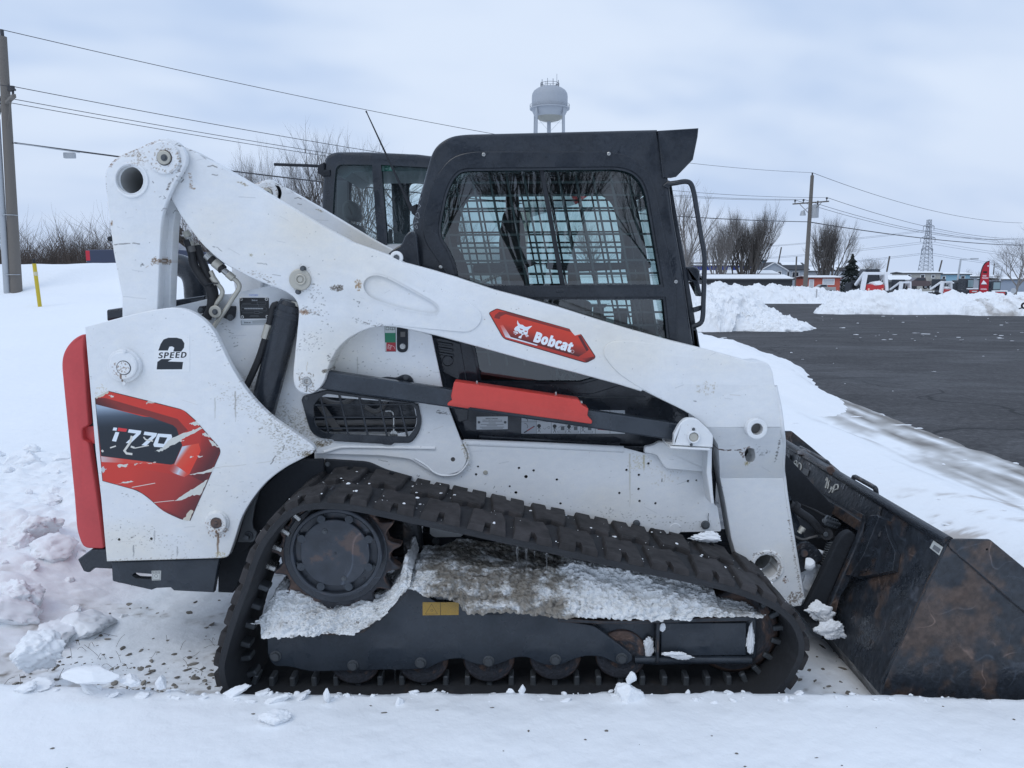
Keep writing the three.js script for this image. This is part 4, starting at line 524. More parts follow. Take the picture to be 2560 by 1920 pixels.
// --- rear link and lift arm, near and far
{
  const sh = outline('U', [[118, 640, 100], [140, 500, 140], [270, 348, 120], [820, 112, 160], [980, 70, 140], [1160, 140, 120], [1268, 330, 160], [1215, 510, 120], [1110, 660, 120], [1010, 870, 150], [935, 1060, 150], [898, 1260, 150], [880, 1660], ['D', 720, 378], ['D', 716, 470], ['D', 505, 470], ['D', 503, 300], [240, 1660]], LK);
  sh.holes.push(roundHole('U', 470, 660, 198, LK));
  const g = [plate(sh, LK, 0.028, 0.005, 3, 10), poly('U', [[150, 960], [700, 1000], [890, 1120, 60], [870, 1300, 100], [852, 1660], ['D', 700, 378], ['D', 700, 470], ['D', 512, 470], ['D', 508, 300], [270, 1660]], LK - 0.02, 0.08, 0.003)], g2 = plate(traceInto(new THREE.Shape(), pts('U', [[950, 860, 60], [945, 1060, 150], [910, 1260, 150], [892, 1660], ['D', 728, 378], ['D', 728, 470], ['D', 640, 470], ['U', 700, 1000]], LK)), LK - 0.1, 0.06, 0.004);
  const c = at('U', 470, 660, LK), rp = 198 * perPx('U', LK);
  const bore = new THREE.CylinderGeometry(rp, rp, 0.5, 40, 1, true).rotateX(Math.PI / 2).translate(c.x, c.y, LK - 0.25);
  const make = (dz) => {
    const lk = part('rear_link', W_([...g.map((q) => q.clone()), g2.clone(), disc('U', 488, 665, LK, 236, 0.006, 0.003, 200)]), M.white, loader); lk.position.z += dz;
    part('cross_tube', [bore, new THREE.CircleGeometry(rp, 40).translate(c.x, c.y, LK - 0.49)], M.whiteShaded, lk).position.set(0, 0, 0);
    const bs = part('pivot_boss', W_([disc('U', 947, 358, LK, 216, 0.010, 0.004)]), M.white, lk); bs.position.set(0, 0, 0);
    part('pivot_pin', [disc('U', 947, 356, LK + 0.008, 92, 0.010, 0.003)], M.zinc, bs).position.set(0, 0, 0);
    part('pin_gap', [disc('U', 947, 356, LK + 0.009, 104, 0.002, 0.0005, 88)], M.bucketRust, bs).position.set(0, 0, 0);
    part('bolt', [disc('U', 943, 355, LK + 0.017, 46, 0.004), boltAt('U', 943, 356, LK + 0.02, 22, 0.006)], M.dullBolt, bs).position.set(0, 0, 0);
  };
  make(0); make(-1.22);
  part('bump_stop', [disc('U', 225, 1480, LK - 0.03, 34, 0.02)], M.blackMatte, loader);
  // arm
  const up = outline('B', [['U', 950, 200, 60], ['U', 1190, 182, 60], ['U', 1350, 262], ['U', 1540, 372], ['A', 1440, 1070], ['A', 1640, 1190], ['A', 1960, 1382, 60], ['A', 2120, 1466, 60], [100, 988], [340, 1072], [430, 1117], [600, 1162], [750, 1207], [1000, 1290], [1200, 1342], [1400, 1398], [1600, 1462], [1830, 1532], [2100, 1607], ['C', 200, 1150], ['C', 400, 1203], ['C', 545, 1243, 20], ['C', 592, 1236, 12], ['C', 640, 1245, 30], ['C', 668, 1290, 30], ['S', 1760, 50], ['S', 1800, 250, 60], ['S', 1828, 478],
    ['S', 1075, 485], ['S', 980, 400, 100], ['S', 870, 320, 100], ['S', 640, 210], ['S', 430, 105], ['E', 1900, 686], ['E', 1750, 640], ['E', 1500, 572], ['E', 1200, 496], ['E', 900, 412], ['E', 640, 342], ['E', 480, 306, 40], ['E', 370, 284, 60], ['E', 250, 288, 60], ['E', 130, 338, 60], ['E', 50, 400, 60], ['E', 5, 470, 60], ['D', 1765, 750, 80], ['D', 1745, 830, 80], ['D', 1690, 890, 60], ['D', 1640, 903, 60], ['D', 1578, 880, 60], ['D', 1552, 820, 60], ['D', 1556, 740], ['D', 1580, 500], ['D', 1592, 380, 60], ['D', 1572, 312, 60], ['D', 1500, 262, 60], ['D', 1410, 230],
    ['N', 1200, 882, 200], ['N', 1000, 782, 200], ['N', 780, 667, 200], ['N', 560, 482, 200], ['N', 380, 292, 200], ['U', 1160, 1142], ['U', 1020, 900], ['U', 850, 600], ['U', 800, 380]], AR);
  up.holes.push(hole('B', [[172, 1270, 50], [200, 1205, 50], [270, 1183, 60], [350, 1207, 60], [520, 1300, 60], [640, 1368, 40], [666, 1408, 30], [652, 1444, 40], [590, 1446, 60], [400, 1407, 60], [225, 1348, 60]], AR));
  for (const [k, x, y, r] of [['S', 1605, 50, 20], ['E', 2018, 533, 6], ['E', 2018, 595, 6], ['C', 208, 1284, 13], ['T', 300, 455, 30]]) up.holes.push(roundHole(k, x, y, r, AR));
  const upG = plate(up, AR, 0.12, 0.007, 3);
  const dimple = poly('B', [[140, 1270, 50], [180, 1180], [350, 1170], [700, 1390], [680, 1480], [200, 1380]], AR - 0.012, 0.02, 0.002);
  const tilt = (g, xl, xr, dl, dr) => { const p = g.attributes.position; for (let i = 0; i < p.count; i++) p.setZ(i, p.getZ(i) + lerp(dl, dr, clamp((p.getX(i) - xl) / (xr - xl)))); return toCreasedNormals(g, 0.33); };
  const xa = at('B', 0, 1300, AR).x, xb = at('B', 760, 1400, AR).x, xc = at('E', 1660, 450, AR).x, xd = at('E', 2212, 600, AR).x;
  const pad1 = tilt(plate((() => { const s = outline('B', [[420, 1124], [570, 1228, 60], [780, 1332, 60], [905, 1402, 70], [930, 1475, 60], [855, 1554, 60], [560, 1528, 60], [330, 1502], [60, 1500], [0, 1300], [60, 1060]], AR); s.holes.push(hole('B', [[165, 1270, 50], [195, 1199, 50], [270, 1176, 60], [355, 1200, 60], [525, 1294, 60], [647, 1364, 40], [674, 1408, 30], [656, 1452, 40], [590, 1454, 60], [398, 1415, 60], [220, 1355, 60]], AR)); return s; })(), AR, 0.012, 0.004, 3), xa, xb, -0.002, 0.006);
  const pad2 = tilt(poly('E', [[1658, 450, 50], [1690, 385, 40], [1780, 368, 60], [2000, 394, 60], [2212, 442], ['S', 1700, 150], ['S', 1000, 330], [2000, 712, 40], [1880, 660, 60], [1740, 560, 60]], AR, 0.012, 0.004, 3), xc, xd, 0.006, -0.003);
  // jog inwards towards the leg
  const jt = at('S', 1075, 485, AR), zf = (y) => lerp(AR, LG, clamp((y - 480) / 500)), J = [[1828, 478], [1842, 620], [1832, 880], [1845, 985], [1207, 985], [1196, 720], [1185, 650], [1132, 562], [1075, 483]].map(([x, y]) => at('S', x, y, zf(y)));
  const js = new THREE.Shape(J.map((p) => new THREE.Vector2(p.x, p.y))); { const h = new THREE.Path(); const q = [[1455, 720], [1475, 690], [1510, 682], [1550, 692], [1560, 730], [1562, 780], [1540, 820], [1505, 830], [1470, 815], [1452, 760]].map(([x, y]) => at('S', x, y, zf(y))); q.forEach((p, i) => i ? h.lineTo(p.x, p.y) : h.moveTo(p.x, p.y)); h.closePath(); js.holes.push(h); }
  const yT = J[0].y, yB = at('S', 1500, 985, LG).y, jg = new THREE.ExtrudeGeometry(js, { depth: 0.10, bevelEnabled: false }); { const p = jg.attributes.position; for (let i = 0; i < p.count; i++) p.setZ(i, p.getZ(i) - 0.10 + lerp(AR, LG, clamp((yT - p.getY(i)) / (yT - yB)))); jg.computeVertexNormals(); }
  const lg = outline('S', [[1845, 983], [1872, 1200, 60], [1946, 1657], ['P', 1700, 560], ['P', 1760, 800], ['P', 1802, 1100, 20], ['P', 1786, 1172, 20], ['P', 1700, 1180], ['P', 1150, 900], ['P', 1010, 430], [1262, 1250], [1207, 983]], LG);
  lg.holes.push(roundHole('P', 1395, 732, 152, LG), roundHole('P', 1610, 850, 22, LG));
  const lgG = plate(lg, LG, 0.10, 0.004, 2), pc = at('P', 1395, 732, LG), pr = 152 * perPx('P', LG);
  const edge = tube([at('S', 1760, 60, AR - 0.008), at('S', 1806, 280, AR - 0.008), at('S', 1834, 500, AR - 0.008), at('S', 1846, 640, zf(640) - 0.008), at('S', 1838, 880, zf(880) - 0.008), at('S', 1850, 990, LG - 0.006), at('S', 1876, 1200, LG - 0.006), at('S', 1948, 1650, LG - 0.006), at('P', 1800, 1090, LG - 0.006)], 0.009, 60, 8);
  const makeArm = (dz) => {
    const a = part('lift_arm', W_([upG.clone(), dimple.clone(), pad1.clone(), pad2.clone(), jg.clone(), lgG.clone(), edge.clone(), disc('P', 1405, 735, LG, 195, 0.006, 0.004, 152)]), M.white, loader); a.position.z += dz;
    const sub = (n, g, m) => part(n, g, m, a).position.set(0, 0, 0);
    sub('leg_tube', [new THREE.CylinderGeometry(pr, pr, 0.4, 36, 1, true).rotateX(Math.PI / 2).translate(pc.x, pc.y, LG - 0.2), new THREE.CircleGeometry(pr, 30).translate(pc.x, pc.y, LG - 0.39)], M.whiteShaded);
    sub('hose_bushing', W_([disc('S', 1553, 478, zf(480), 106, 0.034, 0.004, 58)]), M.white); 
    const q = at('S', 1553, 478, AR), qr = 58 * perPx('S', AR); sub('bushing_bore', [new THREE.CylinderGeometry(qr, qr, 0.032, 30, 1, true).rotateX(Math.PI / 2).translate(q.x, q.y, AR + 0.017)], M.whiteShaded); sub('bore_shade_disc', new THREE.CircleGeometry(qr, 30).translate(q.x, q.y, AR + 0.0015), M.zincDark);  // dark disc paints the shaded bottom of the bore
    const bs = part('pivot_pin', [disc('D', 1600, 195, AR, 66, 0.012, 0.004), disc('D', 1602, 193, AR + 0.01, 34, 0.008, 0.003, 22), boltAt('D', 1602, 193, AR + 0.012, 16, 0.006)], M.zinc, a, 'rust stained pin with two grease fittings'); bs.position.set(0, 0, 0);
    sub('grease_fitting', boltAt('D', 1618, 128, AR, 14, 0.02), M.dullBolt); sub('grease_fitting', boltAt('D', 1588, 268, AR, 13, 0.02), M.dullBolt);
    sub('lobe_pin', [disc('T', 300, 455, AR - 0.004, 52, 0.010, 0.003, 24), boltAt('T', 300, 455, AR - 0.01, 18, 0.006)], M.steel);
    sub('top_eye', W_([disc('B', 398, 1092, AR - 0.02, 40, 0.012, 0.004, 16)]), M.white); sub('top_eye_bolt', [boltAt('B', 398, 1092, AR - 0.014, 18, 0.008)], M.dullBolt);
    return a;
  };
  const near = makeArm(0); makeArm(-1.18);
  part('hose', [tube([at('S', 1500, 560, -0.56), at('S', 1500, 700, -0.555), at('S', 1490, 860, -0.56), at('S', 1500, 1000, -0.56)], 0.03, 20), tube([at('S', 1580, 560, -0.56), at('S', 1560, 700, -0.555), at('S', 1555, 860, -0.56), at('S', 1560, 1000, -0.56)], 0.03, 20), tube([at('S', 1430, 560, -0.57), at('S', 1440, 700, -0.565), at('S', 1430, 860, -0.57), at('S', 1430, 1000, -0.57)], 0.03, 20)], M.hose, near).position.set(0, 0, 0);  // unseen hoses added inside the leg so the oval hole looks dark
  // maker's decal
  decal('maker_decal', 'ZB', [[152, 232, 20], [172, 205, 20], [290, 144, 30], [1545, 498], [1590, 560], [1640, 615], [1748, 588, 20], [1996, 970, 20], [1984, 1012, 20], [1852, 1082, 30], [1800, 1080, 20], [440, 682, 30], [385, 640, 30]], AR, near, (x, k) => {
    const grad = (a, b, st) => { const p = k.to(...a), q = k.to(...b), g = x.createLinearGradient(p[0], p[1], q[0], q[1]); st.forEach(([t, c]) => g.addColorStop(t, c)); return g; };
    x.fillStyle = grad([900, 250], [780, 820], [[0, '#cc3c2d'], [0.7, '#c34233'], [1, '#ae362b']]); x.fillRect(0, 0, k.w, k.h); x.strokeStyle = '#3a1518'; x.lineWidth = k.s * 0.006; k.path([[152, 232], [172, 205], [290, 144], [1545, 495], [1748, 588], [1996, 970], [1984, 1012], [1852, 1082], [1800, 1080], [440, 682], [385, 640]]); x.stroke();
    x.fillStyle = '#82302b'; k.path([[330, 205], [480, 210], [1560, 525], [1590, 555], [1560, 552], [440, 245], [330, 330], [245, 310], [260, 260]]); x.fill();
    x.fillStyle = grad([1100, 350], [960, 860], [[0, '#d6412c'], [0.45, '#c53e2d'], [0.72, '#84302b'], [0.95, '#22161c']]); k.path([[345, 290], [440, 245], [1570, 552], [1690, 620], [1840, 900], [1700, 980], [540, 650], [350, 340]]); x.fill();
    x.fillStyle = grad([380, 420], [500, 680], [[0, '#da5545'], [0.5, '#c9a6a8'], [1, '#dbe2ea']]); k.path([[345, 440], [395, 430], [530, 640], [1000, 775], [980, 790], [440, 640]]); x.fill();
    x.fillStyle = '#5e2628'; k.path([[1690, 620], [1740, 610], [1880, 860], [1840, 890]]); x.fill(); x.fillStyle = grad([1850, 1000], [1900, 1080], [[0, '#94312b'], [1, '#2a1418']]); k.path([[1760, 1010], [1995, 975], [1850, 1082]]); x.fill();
    // cat head
    x.fillStyle = '#e3e9ef'; k.path([[648, 348], [640, 400], [655, 440], [610, 470], [590, 500], [600, 530], [655, 540], [680, 575], [720, 582], [712, 612], [668, 630], [664, 655], [712, 664], [720, 632], [738, 600], [760, 595], [792, 606], [822, 586], [832, 515], [862, 488], [905, 445], [850, 455], [808, 466], [775, 460], [740, 430], [690, 420], [664, 390]]); x.fill();
    x.fillStyle = '#ae3b30'; k.path([[684, 486], [700, 515], [735, 522], [742, 508]]); x.fill(); k.path([[775, 530], [812, 532], [806, 552], [770, 548]]); x.fill(); x.fillStyle = '#5a2528'; k.path([[726, 556], [760, 566], [745, 582], [728, 572]]); x.fill(); k.path([[700, 590], [716, 592], [708, 612]]); x.fill(); k.path([[742, 600], [752, 602], [742, 616]]); x.fill(); x.strokeStyle = '#e3e9ef'; x.lineWidth = k.s * 0.0026; for (const l of [[[575, 548], [620, 548], [650, 556]], [[582, 572], [630, 562], [655, 565]], [[604, 598], [640, 578], [660, 572]], [[800, 606], [815, 618], [828, 636]], [[812, 600], [830, 612], [842, 626]], [[786, 610], [798, 626], [806, 640]]]) { x.beginPath(); l.forEach((q, i) => { const s = k.to(...q); i ? x.lineTo(...s) : x.moveTo(...s); }); x.stroke(); }
    x.fillStyle = '#e9eef4'; x.strokeStyle = '#e9eef4'; x.lineJoin = 'round'; x.lineWidth = k.s * 0.004; { const p = k.to(908, 708), q = k.to(1572, 900), an = Math.atan2(q[1] - p[1], q[0] - p[0]), L = Math.hypot(q[0] - p[0], q[1] - p[1]), hpx = L * 0.335; x.save(); x.translate(...p); x.rotate(an); x.transform(1, 0, -0.06, 1, 0, 0); x.font = `bold ${hpx}px sans-serif`; const m = x.measureText('Bobcat').width; x.scale(L / m, 1); x.fillText('Bobcat', 0, 0); x.strokeText('Bobcat', 0, 0); x.restore(); } x.lineWidth = k.s * 0.002; x.strokeStyle = '#c9b0b0'; x.beginPath(); const rc = k.to(1597, 890); x.arc(rc[0], rc[1], k.s * 0.006, 0, 6.3); x.stroke();
  }, 2600, 'red maker decal with white lettering');
}
// --- lift cylinder, its hose, the control rod and its red lock
{
  const a = at('D', 1535, 350, -0.41), b = at('D', 1340, 1100, -0.41);
  const cy = part('lift_cylinder', [rod(b, a, 0.052, 24), rod(a, a.clone().lerp(b, -0.03), 0.045, 24, 0.04), rod(a.clone().lerp(b, 0.05), a.clone().lerp(b, 0.1), 0.056, 24)], M.black, loader);
  part('hose', [tube([at('D', 1475, 430, -0.39), at('D', 1475, 360, -0.39), at('D', 1440, 352, -0.39), at('D', 1420, 420, -0.39), at('D', 1395, 520, -0.39), at('D', 1340, 690, -0.39), at('D', 1255, 880, -0.39)], 0.0135, 50)], M.hose, cy);
  part('hose_fitting', [rod(at('D', 1405, 470, -0.39), at('D', 1380, 555, -0.39), 0.0155, 12)], M.zinc, cy);
  part('clevis', [poly('D', [[1545, 325], [1585, 335], [1585, 365], [1540, 350]], -0.38, 0.03)], M.zinc, cy);
  const rodp = part('control_rod', poly('T', [[430, 330], ['E', 2140, 885], ['E', 2092, 985], [420, 535]], AR - 0.03, 0.05, 0.006), M.frameGrey, loader);
  const lock = part('arm_lock', poly('E', [[750, 624, 12], [1518, 736, 12], [1540, 772, 10], [1577, 790, 10], [1570, 835, 10], [1601, 868, 8], [1595, 886, 8], [850, 784], [832, 791], [709, 772, 8], [709, 757, 8], [738, 738, 8], [730, 716, 8]], AR - 0.012, 0.085, 0.005, 3), M.lockRed, loader, 'bright red lift arm lock on the rod');
  for (const [x, y] of [[890, 640], [1375, 708]]) { const p = at('E', x, y, -0.39); part('lock_pin', [cyl(V3(p.x, p.y + 0.004, -0.39), 'y', 0.0045, 0.02, 8)], M.steel, lock); }
  part('lock_pin', [disc('E', 1528, 745, AR - 0.06, 9, 0.03)], M.steel, lock);
}
// --- hydraulic hoses behind the arm
{
  const h = group('hydraulic_lines', loader);
  const n = (x, y, z = -0.41) => at('N', x, y, z);
  part('hose', tube([n(270, 330, -0.43), n(330, 520, -0.43), n(360, 680, -0.42), n(470, 860), n(570, 1000), n(600, 1200), n(540, 1420)], 0.0165, 50), M.hose, h);
  part('hose', tube([n(400, 420, -0.45), n(470, 620, -0.44), n(540, 800, -0.43), n(610, 960, -0.43), n(640, 1100, -0.43), n(590, 1300, -0.43), n(480, 1450, -0.43)], 0.0165, 50), M.hose, h);
  part('steel_tube', tube([n(590, 760), n(660, 900), n(745, 1020), n(740, 1100), n(650, 1240), n(540, 1430), n(480, 1520)], 0.0088, 50), M.zinc, h);
  part('steel_tube', tube([n(840, 830, -0.4), n(950, 900, -0.4), n(985, 990, -0.4), n(900, 1130, -0.4), n(800, 1290, -0.4), n(680, 1460, -0.4), n(560, 1640, -0.4)], 0.009, 50), M.zinc, h);
  const fit = (x0, y0, x1, y1, r, m, z = -0.41, s = 14) => part('fitting', rod(n(x0, y0, z), n(x1, y1, z), r, s), m, h);
  fit(245, 215, 280, 290, 0.0155, M.zinc, -0.43, 8); fit(278, 285, 305, 360, 0.0125, M.steel, -0.43); fit(300, 350, 320, 420, 0.0135, M.zinc, -0.43, 6); fit(312, 420, 335, 500, 0.0165, M.zincDark, -0.43); fit(385, 390, 420, 460, 0.012, M.zinc, -0.45, 6); fit(415, 455, 450, 550, 0.014, M.zincDark, -0.45);
  fit(535, 535, 590, 590, 0.0185, M.steel, -0.4, 10); fit(585, 585, 650, 645, 0.017, M.hose, -0.4); fit(640, 640, 730, 715, 0.0185, M.zinc, -0.4, 18); fit(725, 705, 760, 745, 0.019, M.hose, -0.4); fit(755, 735, 840, 810, 0.0135, M.steel, -0.4, 6); fit(830, 800, 905, 865, 0.0155, M.zinc, -0.4, 6); fit(610, 840, 680, 940, 0.013, M.zinc, -0.41, 8);
  part('clamp', poly('N', [[415, 1250, 30], [520, 1240], [520, 1340], [430, 1345, 40]], -0.43, 0.012), M.blackMatte, h); const cl = part('clamp', poly('N', [[790, 1240, 20], [938, 1248, 20], [925, 1400, 30], [870, 1455, 40], [770, 1410, 30], [720, 1370]], -0.43, 0.012), M.blackMatte, h);
  part('washer', [disc('N', 655, 1322, -0.385, 86, 0.006)], M.zinc, cl); for (const [x, y, r, z] of [[650, 1325, 30, -0.379], [860, 1405, 34, -0.43], [450, 1305, 30, -0.43]]) part('bolt', boltAt('N', x, y, z, r, 0.008), M.dullBolt, cl);
  part('zip_tie', [tube([n(500, 960, -0.392), n(600, 930, -0.392), n(690, 930, -0.395)], 0.003, 10, 6)], M.blackMatte, h);
  // engine cover and the air pipe
  part('engine_cover', poly('D', [[405, 380, 10], [1010, 292], [1010, 372], [408, 450, 10]], -0.47, 1.03, 0.01), M.black, loader);
  part('air_pipe', tube([at('D', 700, 130, -1.0), at('D', 800, 100, -1.0), at('D', 890, 120, -1.0), at('D', 945, 190, -1.0), at('D', 960, 330, -1.0)], 0.052, 40, 18), M.black, loader, 'thick black air pipe bent over the engine cover');
}
// ---------- track, sprocket, rollers ----------
{
  const raw = [[620, 1797], [578, 1786], [546, 1738], [529, 1675], [534, 1638], [550, 1578], [569, 1520], [588, 1470], [602, 1430], [618, 1384], [643, 1336], [687, 1282], [724, 1256], [762, 1245], [805, 1241], [855, 1243], [905, 1250], [985, 1267], [1200, 1313], [1400, 1357], [1600, 1400], [1758, 1433], [1850, 1456], [1935, 1489], [1983, 1520], [2012, 1556], [2027, 1600], [2026, 1642], [2009, 1684], [1983, 1724], [1945, 1764], [1895, 1790], [1830, 1797], [1600, 1797], [1250, 1797], [900, 1797]].map(([x, y]) => at('px', x, y, 0));
  const cv = new THREE.CatmullRomCurve3(raw, true, 'centripetal'), N = 720, Pn = []; cv.arcLengthDivisions = 2000;
  for (let i = 0; i < N; i++) Pn.push(cv.getPointAt(i / N));
  const Ltot = cv.getLength(), fr = (s) => { const t = ((s / Ltot) % 1 + 1) % 1 * N, i = Math.floor(t), f = t - i, a = Pn[i % N], b = Pn[(i + 1) % N], p0 = Pn[(i + N - 3) % N], p1 = Pn[(i + 4) % N]; let tx = p1.x - p0.x, ty = p1.y - p0.y; const l = Math.hypot(tx, ty); tx /= l; ty /= l; return [lerp(a.x, b.x, f), lerp(a.y, b.y, f), -ty, tx]; }; // outward normal for this turning sense
  const on = (s, off, z) => { const q = fr(s); return [q[0] - q[2] * off, q[1] - q[3] * off, z]; };
  const LUG = 0.021, CAR = 0.034, n2 = 2 * Math.round(Ltot / 0.172), pitch = Ltot / n2; // pitch of the links
  const beltGeo = (z0, z1) => { // closed rectangular section, with a thinner lip at both sides
    const prof = [[LUG + 0.004, z0], [LUG, z0 - 0.01], [LUG, z1 + 0.01], [LUG + 0.004, z1], [LUG + CAR - 0.012, z1], [LUG + CAR, z1 + 0.06], [LUG + CAR, z0 - 0.05], [LUG + CAR - 0.008, z0]], pos = [], uv = [], idx = [], S = 480, K = prof.length;
    for (let i = 0; i <= S; i++) for (let k = 0; k <= K; k++) { const [o, z] = prof[k % K], s = i / S * Ltot; pos.push(...on(s, o, z)); uv.push(s, z + o * 3); }
    for (let i = 0; i < S; i++) for (let k = 0; k < K; k++) { const a = i * (K + 1) + k, b = a + 1, c = a + K + 1, e = c + 1; idx.push(a, c, b, b, c, e); }
    let g = new THREE.BufferGeometry(); g.setAttribute('position', new THREE.Float32BufferAttribute(pos, 3)); g.setAttribute('uv', new THREE.Float32BufferAttribute(uv, 2)); g.setIndex(idx); g.computeVertexNormals(); return toCreasedNormals(g, 0.6);
  };
  const lugGeo = (s0, poly2, sd) => { // outline in (along the belt, across), bent round the belt, with drafted sides
    const c = poly2.reduce((q, p) => [q[0] + p[0] / poly2.length, q[1] + p[1] / poly2.length], [0, 0]), pos = [], uv = [];
    const skew = 0.006 * hash(Math.round(s0 * 100), sd, 1), low = 0.003 * (hash(Math.round(s0 * 100), sd, 2) + 1); const P3 = (p, o0, k) => { const o = o0 < 0.006 ? o0 + low * 0.5 : o0, a = lerp(p[0], c[0], k) + skew * p[1] * 6 + 0.004 * nz(s0 * 31 + p[0] * 40, p[1] * 40, sd), z = lerp(p[1], c[1], k), h = o + 0.005 * fbm((s0 + a) * 16, z * 16, sd, 3); return [on(s0 + a, h, z), [s0 + a, z]]; };
    const tri = (a, b, d) => { for (const v of [a, b, d]) { pos.push(...v[0]); uv.push(...v[1]); } };
    const faces = THREE.ShapeUtils.triangulateShape(poly2.map((p) => new THREE.Vector2(p[0], p[1])), []);
    for (const f of faces) tri(...f.map((i) => P3(poly2[i], 0.0, 0.08)));
    for (let i = 0; i < poly2.length; i++) { const a = poly2[i], b = poly2[(i + 1) % poly2.length], A = P3(a, 0.0, 0.08), B = P3(b, 0.0, 0.08), A1 = P3(a, 0.005, 0.02), B1 = P3(b, 0.005, 0.02), A2 = P3(a, LUG + 0.004, -0.02), B2 = P3(b, LUG + 0.004, -0.02); tri(A, A1, B); tri(B, A1, B1); tri(A1, A2, B1); tri(B1, A2, B2); }
    const g = new THREE.BufferGeometry(); g.setAttribute('position', new THREE.Float32BufferAttribute(pos, 3)); g.setAttribute('uv', new THREE.Float32BufferAttribute(uv, 2)); g.computeVertexNormals(); return toCreasedNormals(g, 0.5);
  };
  M.rubber.side = M.rubberWorn.side = THREE.DoubleSide;
  const tk = group('track', loader, 'black rubber track with block tread'); part('belt', beltGeo(0, -0.45), M.rubber, tk);
  const sub = (l) => { const o = []; for (let i = 0; i < l.length; i++) { const a = l[i], b = l[(i + 1) % l.length], k = Math.abs(b[0] - a[0]) > 0.05 ? 3 : 1; for (let q = 0; q < k; q++) o.push([lerp(a[0], b[0], q / k), lerp(a[1], b[1], q / k)]); } return o; };
  const h = pitch - 0.014;
  for (let i = 0; i < n2 / 2; i++) {
    const s = i * 2 * pitch;
    part('tread_lug', lugGeo(s, sub([[-h, -0.004], [-0.013, -0.004], [-0.010, -0.055], [0.010, -0.055], [0.013, -0.004], [h, -0.004], [h - 0.004, -0.15], [h - 0.02, -0.215], [0.02, -0.205], [0, -0.19], [-0.03, -0.212], [-h + 0.008, -0.208]]), i), M.rubberWorn, tk);
    part('tread_lug', lugGeo(s + pitch, sub([[-h, -0.446], [-0.013, -0.446], [-0.010, -0.395], [0.010, -0.395], [0.013, -0.446], [h, -0.446], [h - 0.004, -0.30], [h - 0.02, -0.235], [0.03, -0.245], [0, -0.262], [-0.02, -0.24], [-h + 0.008, -0.242]]), i + 50), M.rubberWorn, tk);
  }
  const nub = (s) => { const g = new RoundedBoxGeometry(0.022, 0.046, 0.06, 2, 0.007), q = fr(s), an = Math.atan2(q[3], q[2]) - Math.PI / 2; g.rotateZ(an); const p = on(s, LUG + CAR + 0.014, -0.17); return g.translate(p[0], p[1], p[2]); };
  for (let i = 0; i < n2; i++) { const s = (i + 0.5) * pitch, p = on(s, 0, 0), shiny = p[0] < at('px', 720, 1500, 0).x && p[1] > 0.42; part('drive_lug', nub(s), shiny ? M.steel : M.dullBolt, tk, shiny ? 'worn shiny drive lug' : undefined); }
  { const sc = []; for (let i = 0; i < 520; i++) { const s = rr(0, Ltot), q = fr(s), z = rr(-0.44, -0.01); if (q[3] < 0.5 || q[1] < 0.3) continue; const r = 0.0012 + 0.006 * Math.pow(rnd(), 4), inG = rnd() < 0.6, p = on(s, inG ? LUG : 0.002, z); sc.push(lumpGeo(r, rr(0.8, 1.6), 0.6, rr(0.8, 1.6), i + 900, 0.8, 1).translate(p[0], p[1], z)); } part('ice_specks', sc, M.snow, tk, 'specks of ice caught on the tread', 'stuff'); }
  const far = part('track', [beltGeo(-1.53, -1.98)], M.rubber, loader, 'far rubber track under the machine');
  // sprocket and hub
  const sp = group('sprocket', loader, 'round drive sprocket with rusty teeth and hub cover'), ZS = -0.15, c = at('I', 1248, 972, ZS), k = perPx('I', ZS), tooth = new THREE.Shape(), NT = 17;
  for (let i = 0; i < NT; i++) for (const [f, r] of [[0, 528], [0.14, 528], [0.30, 560], [0.40, 612], [0.46, 636], [0.54, 636], [0.60, 612], [0.70, 560], [0.86, 528]]) { const a = (i + f - 0.5) / NT * Math.PI * 2 + 0.13, x = c.x + Math.cos(a) * r * k, y = c.y + Math.sin(a) * r * k; i + f ? tooth.lineTo(x, y) : tooth.moveTo(x, y); }
  part('toothed_ring', plate(tooth, ZS, 0.05, 0.006, 2), M.rollerRust, sp);
  const rI = (x, y, z, ro, ri, t, b) => { const p = at('I', x, y, z), q = perPx('I', z); return ringZ(p, ro * q, ri * q, t, b); };
  part('drum', [rI(1248, 972, -0.09, 445, 405, 0.06, 0.005), rI(1248, 972, -0.112, 410, 0, 0.04, 0.003), rI(1248, 972, -0.145, 500, 0, 0.02, 0.004)], M.hub, sp);
  const cap = part('hub_cover', rI(1242, 970, -0.09, 334, 0, 0.03, 0.004), M.hub, sp); for (let i = 0; i < 8; i++) { const a = i / 8 * 6.2832 + 0.4; part('hub_notch', rI(1242 + Math.cos(a) * 336, 970 + Math.sin(a) * 336, -0.089, 40, 0, 0.006, 0.001), M.frameGrey, cap); }
  for (const [x, y] of [[1120, 605], [1410, 615], [1615, 820], [1605, 1090], [1395, 1275], [1105, 1275], [905, 1065], [905, 795]]) part('bolt', boltAt('I', x, y, -0.112, 24, 0.012), M.frameGrey, sp);
  for (const [x, y] of [[1150, 768], [1327, 1203]]) part('bolt', [disc('I', x, y, -0.09, 26, 0.004), boltAt('I', x, y, -0.087, 12, 0.005)], M.dullBolt, sp);
  for (const [x, y] of [[1007, 672], [1545, 700], [1515, 1200], [985, 1180]]) part('bolt_hole', disc('I', x, y, -0.1125, 13, 0.002, 0.0005), M.black, sp);
  part('bolt_hole', disc('I', 1245, 970, -0.0905, 14, 0.002, 0.0005), M.black, cap);
  part('motor_mount', [poly('H', [[430, 90], [520, 130], [560, 420], [520, 480], [440, 400]], -0.36, 0.1)], M.bucketRust, loader);
  // track frame
  const tf = group('track_frame', loader, 'dark grey track frame with scalloped lower edge'), ZF = -0.10;
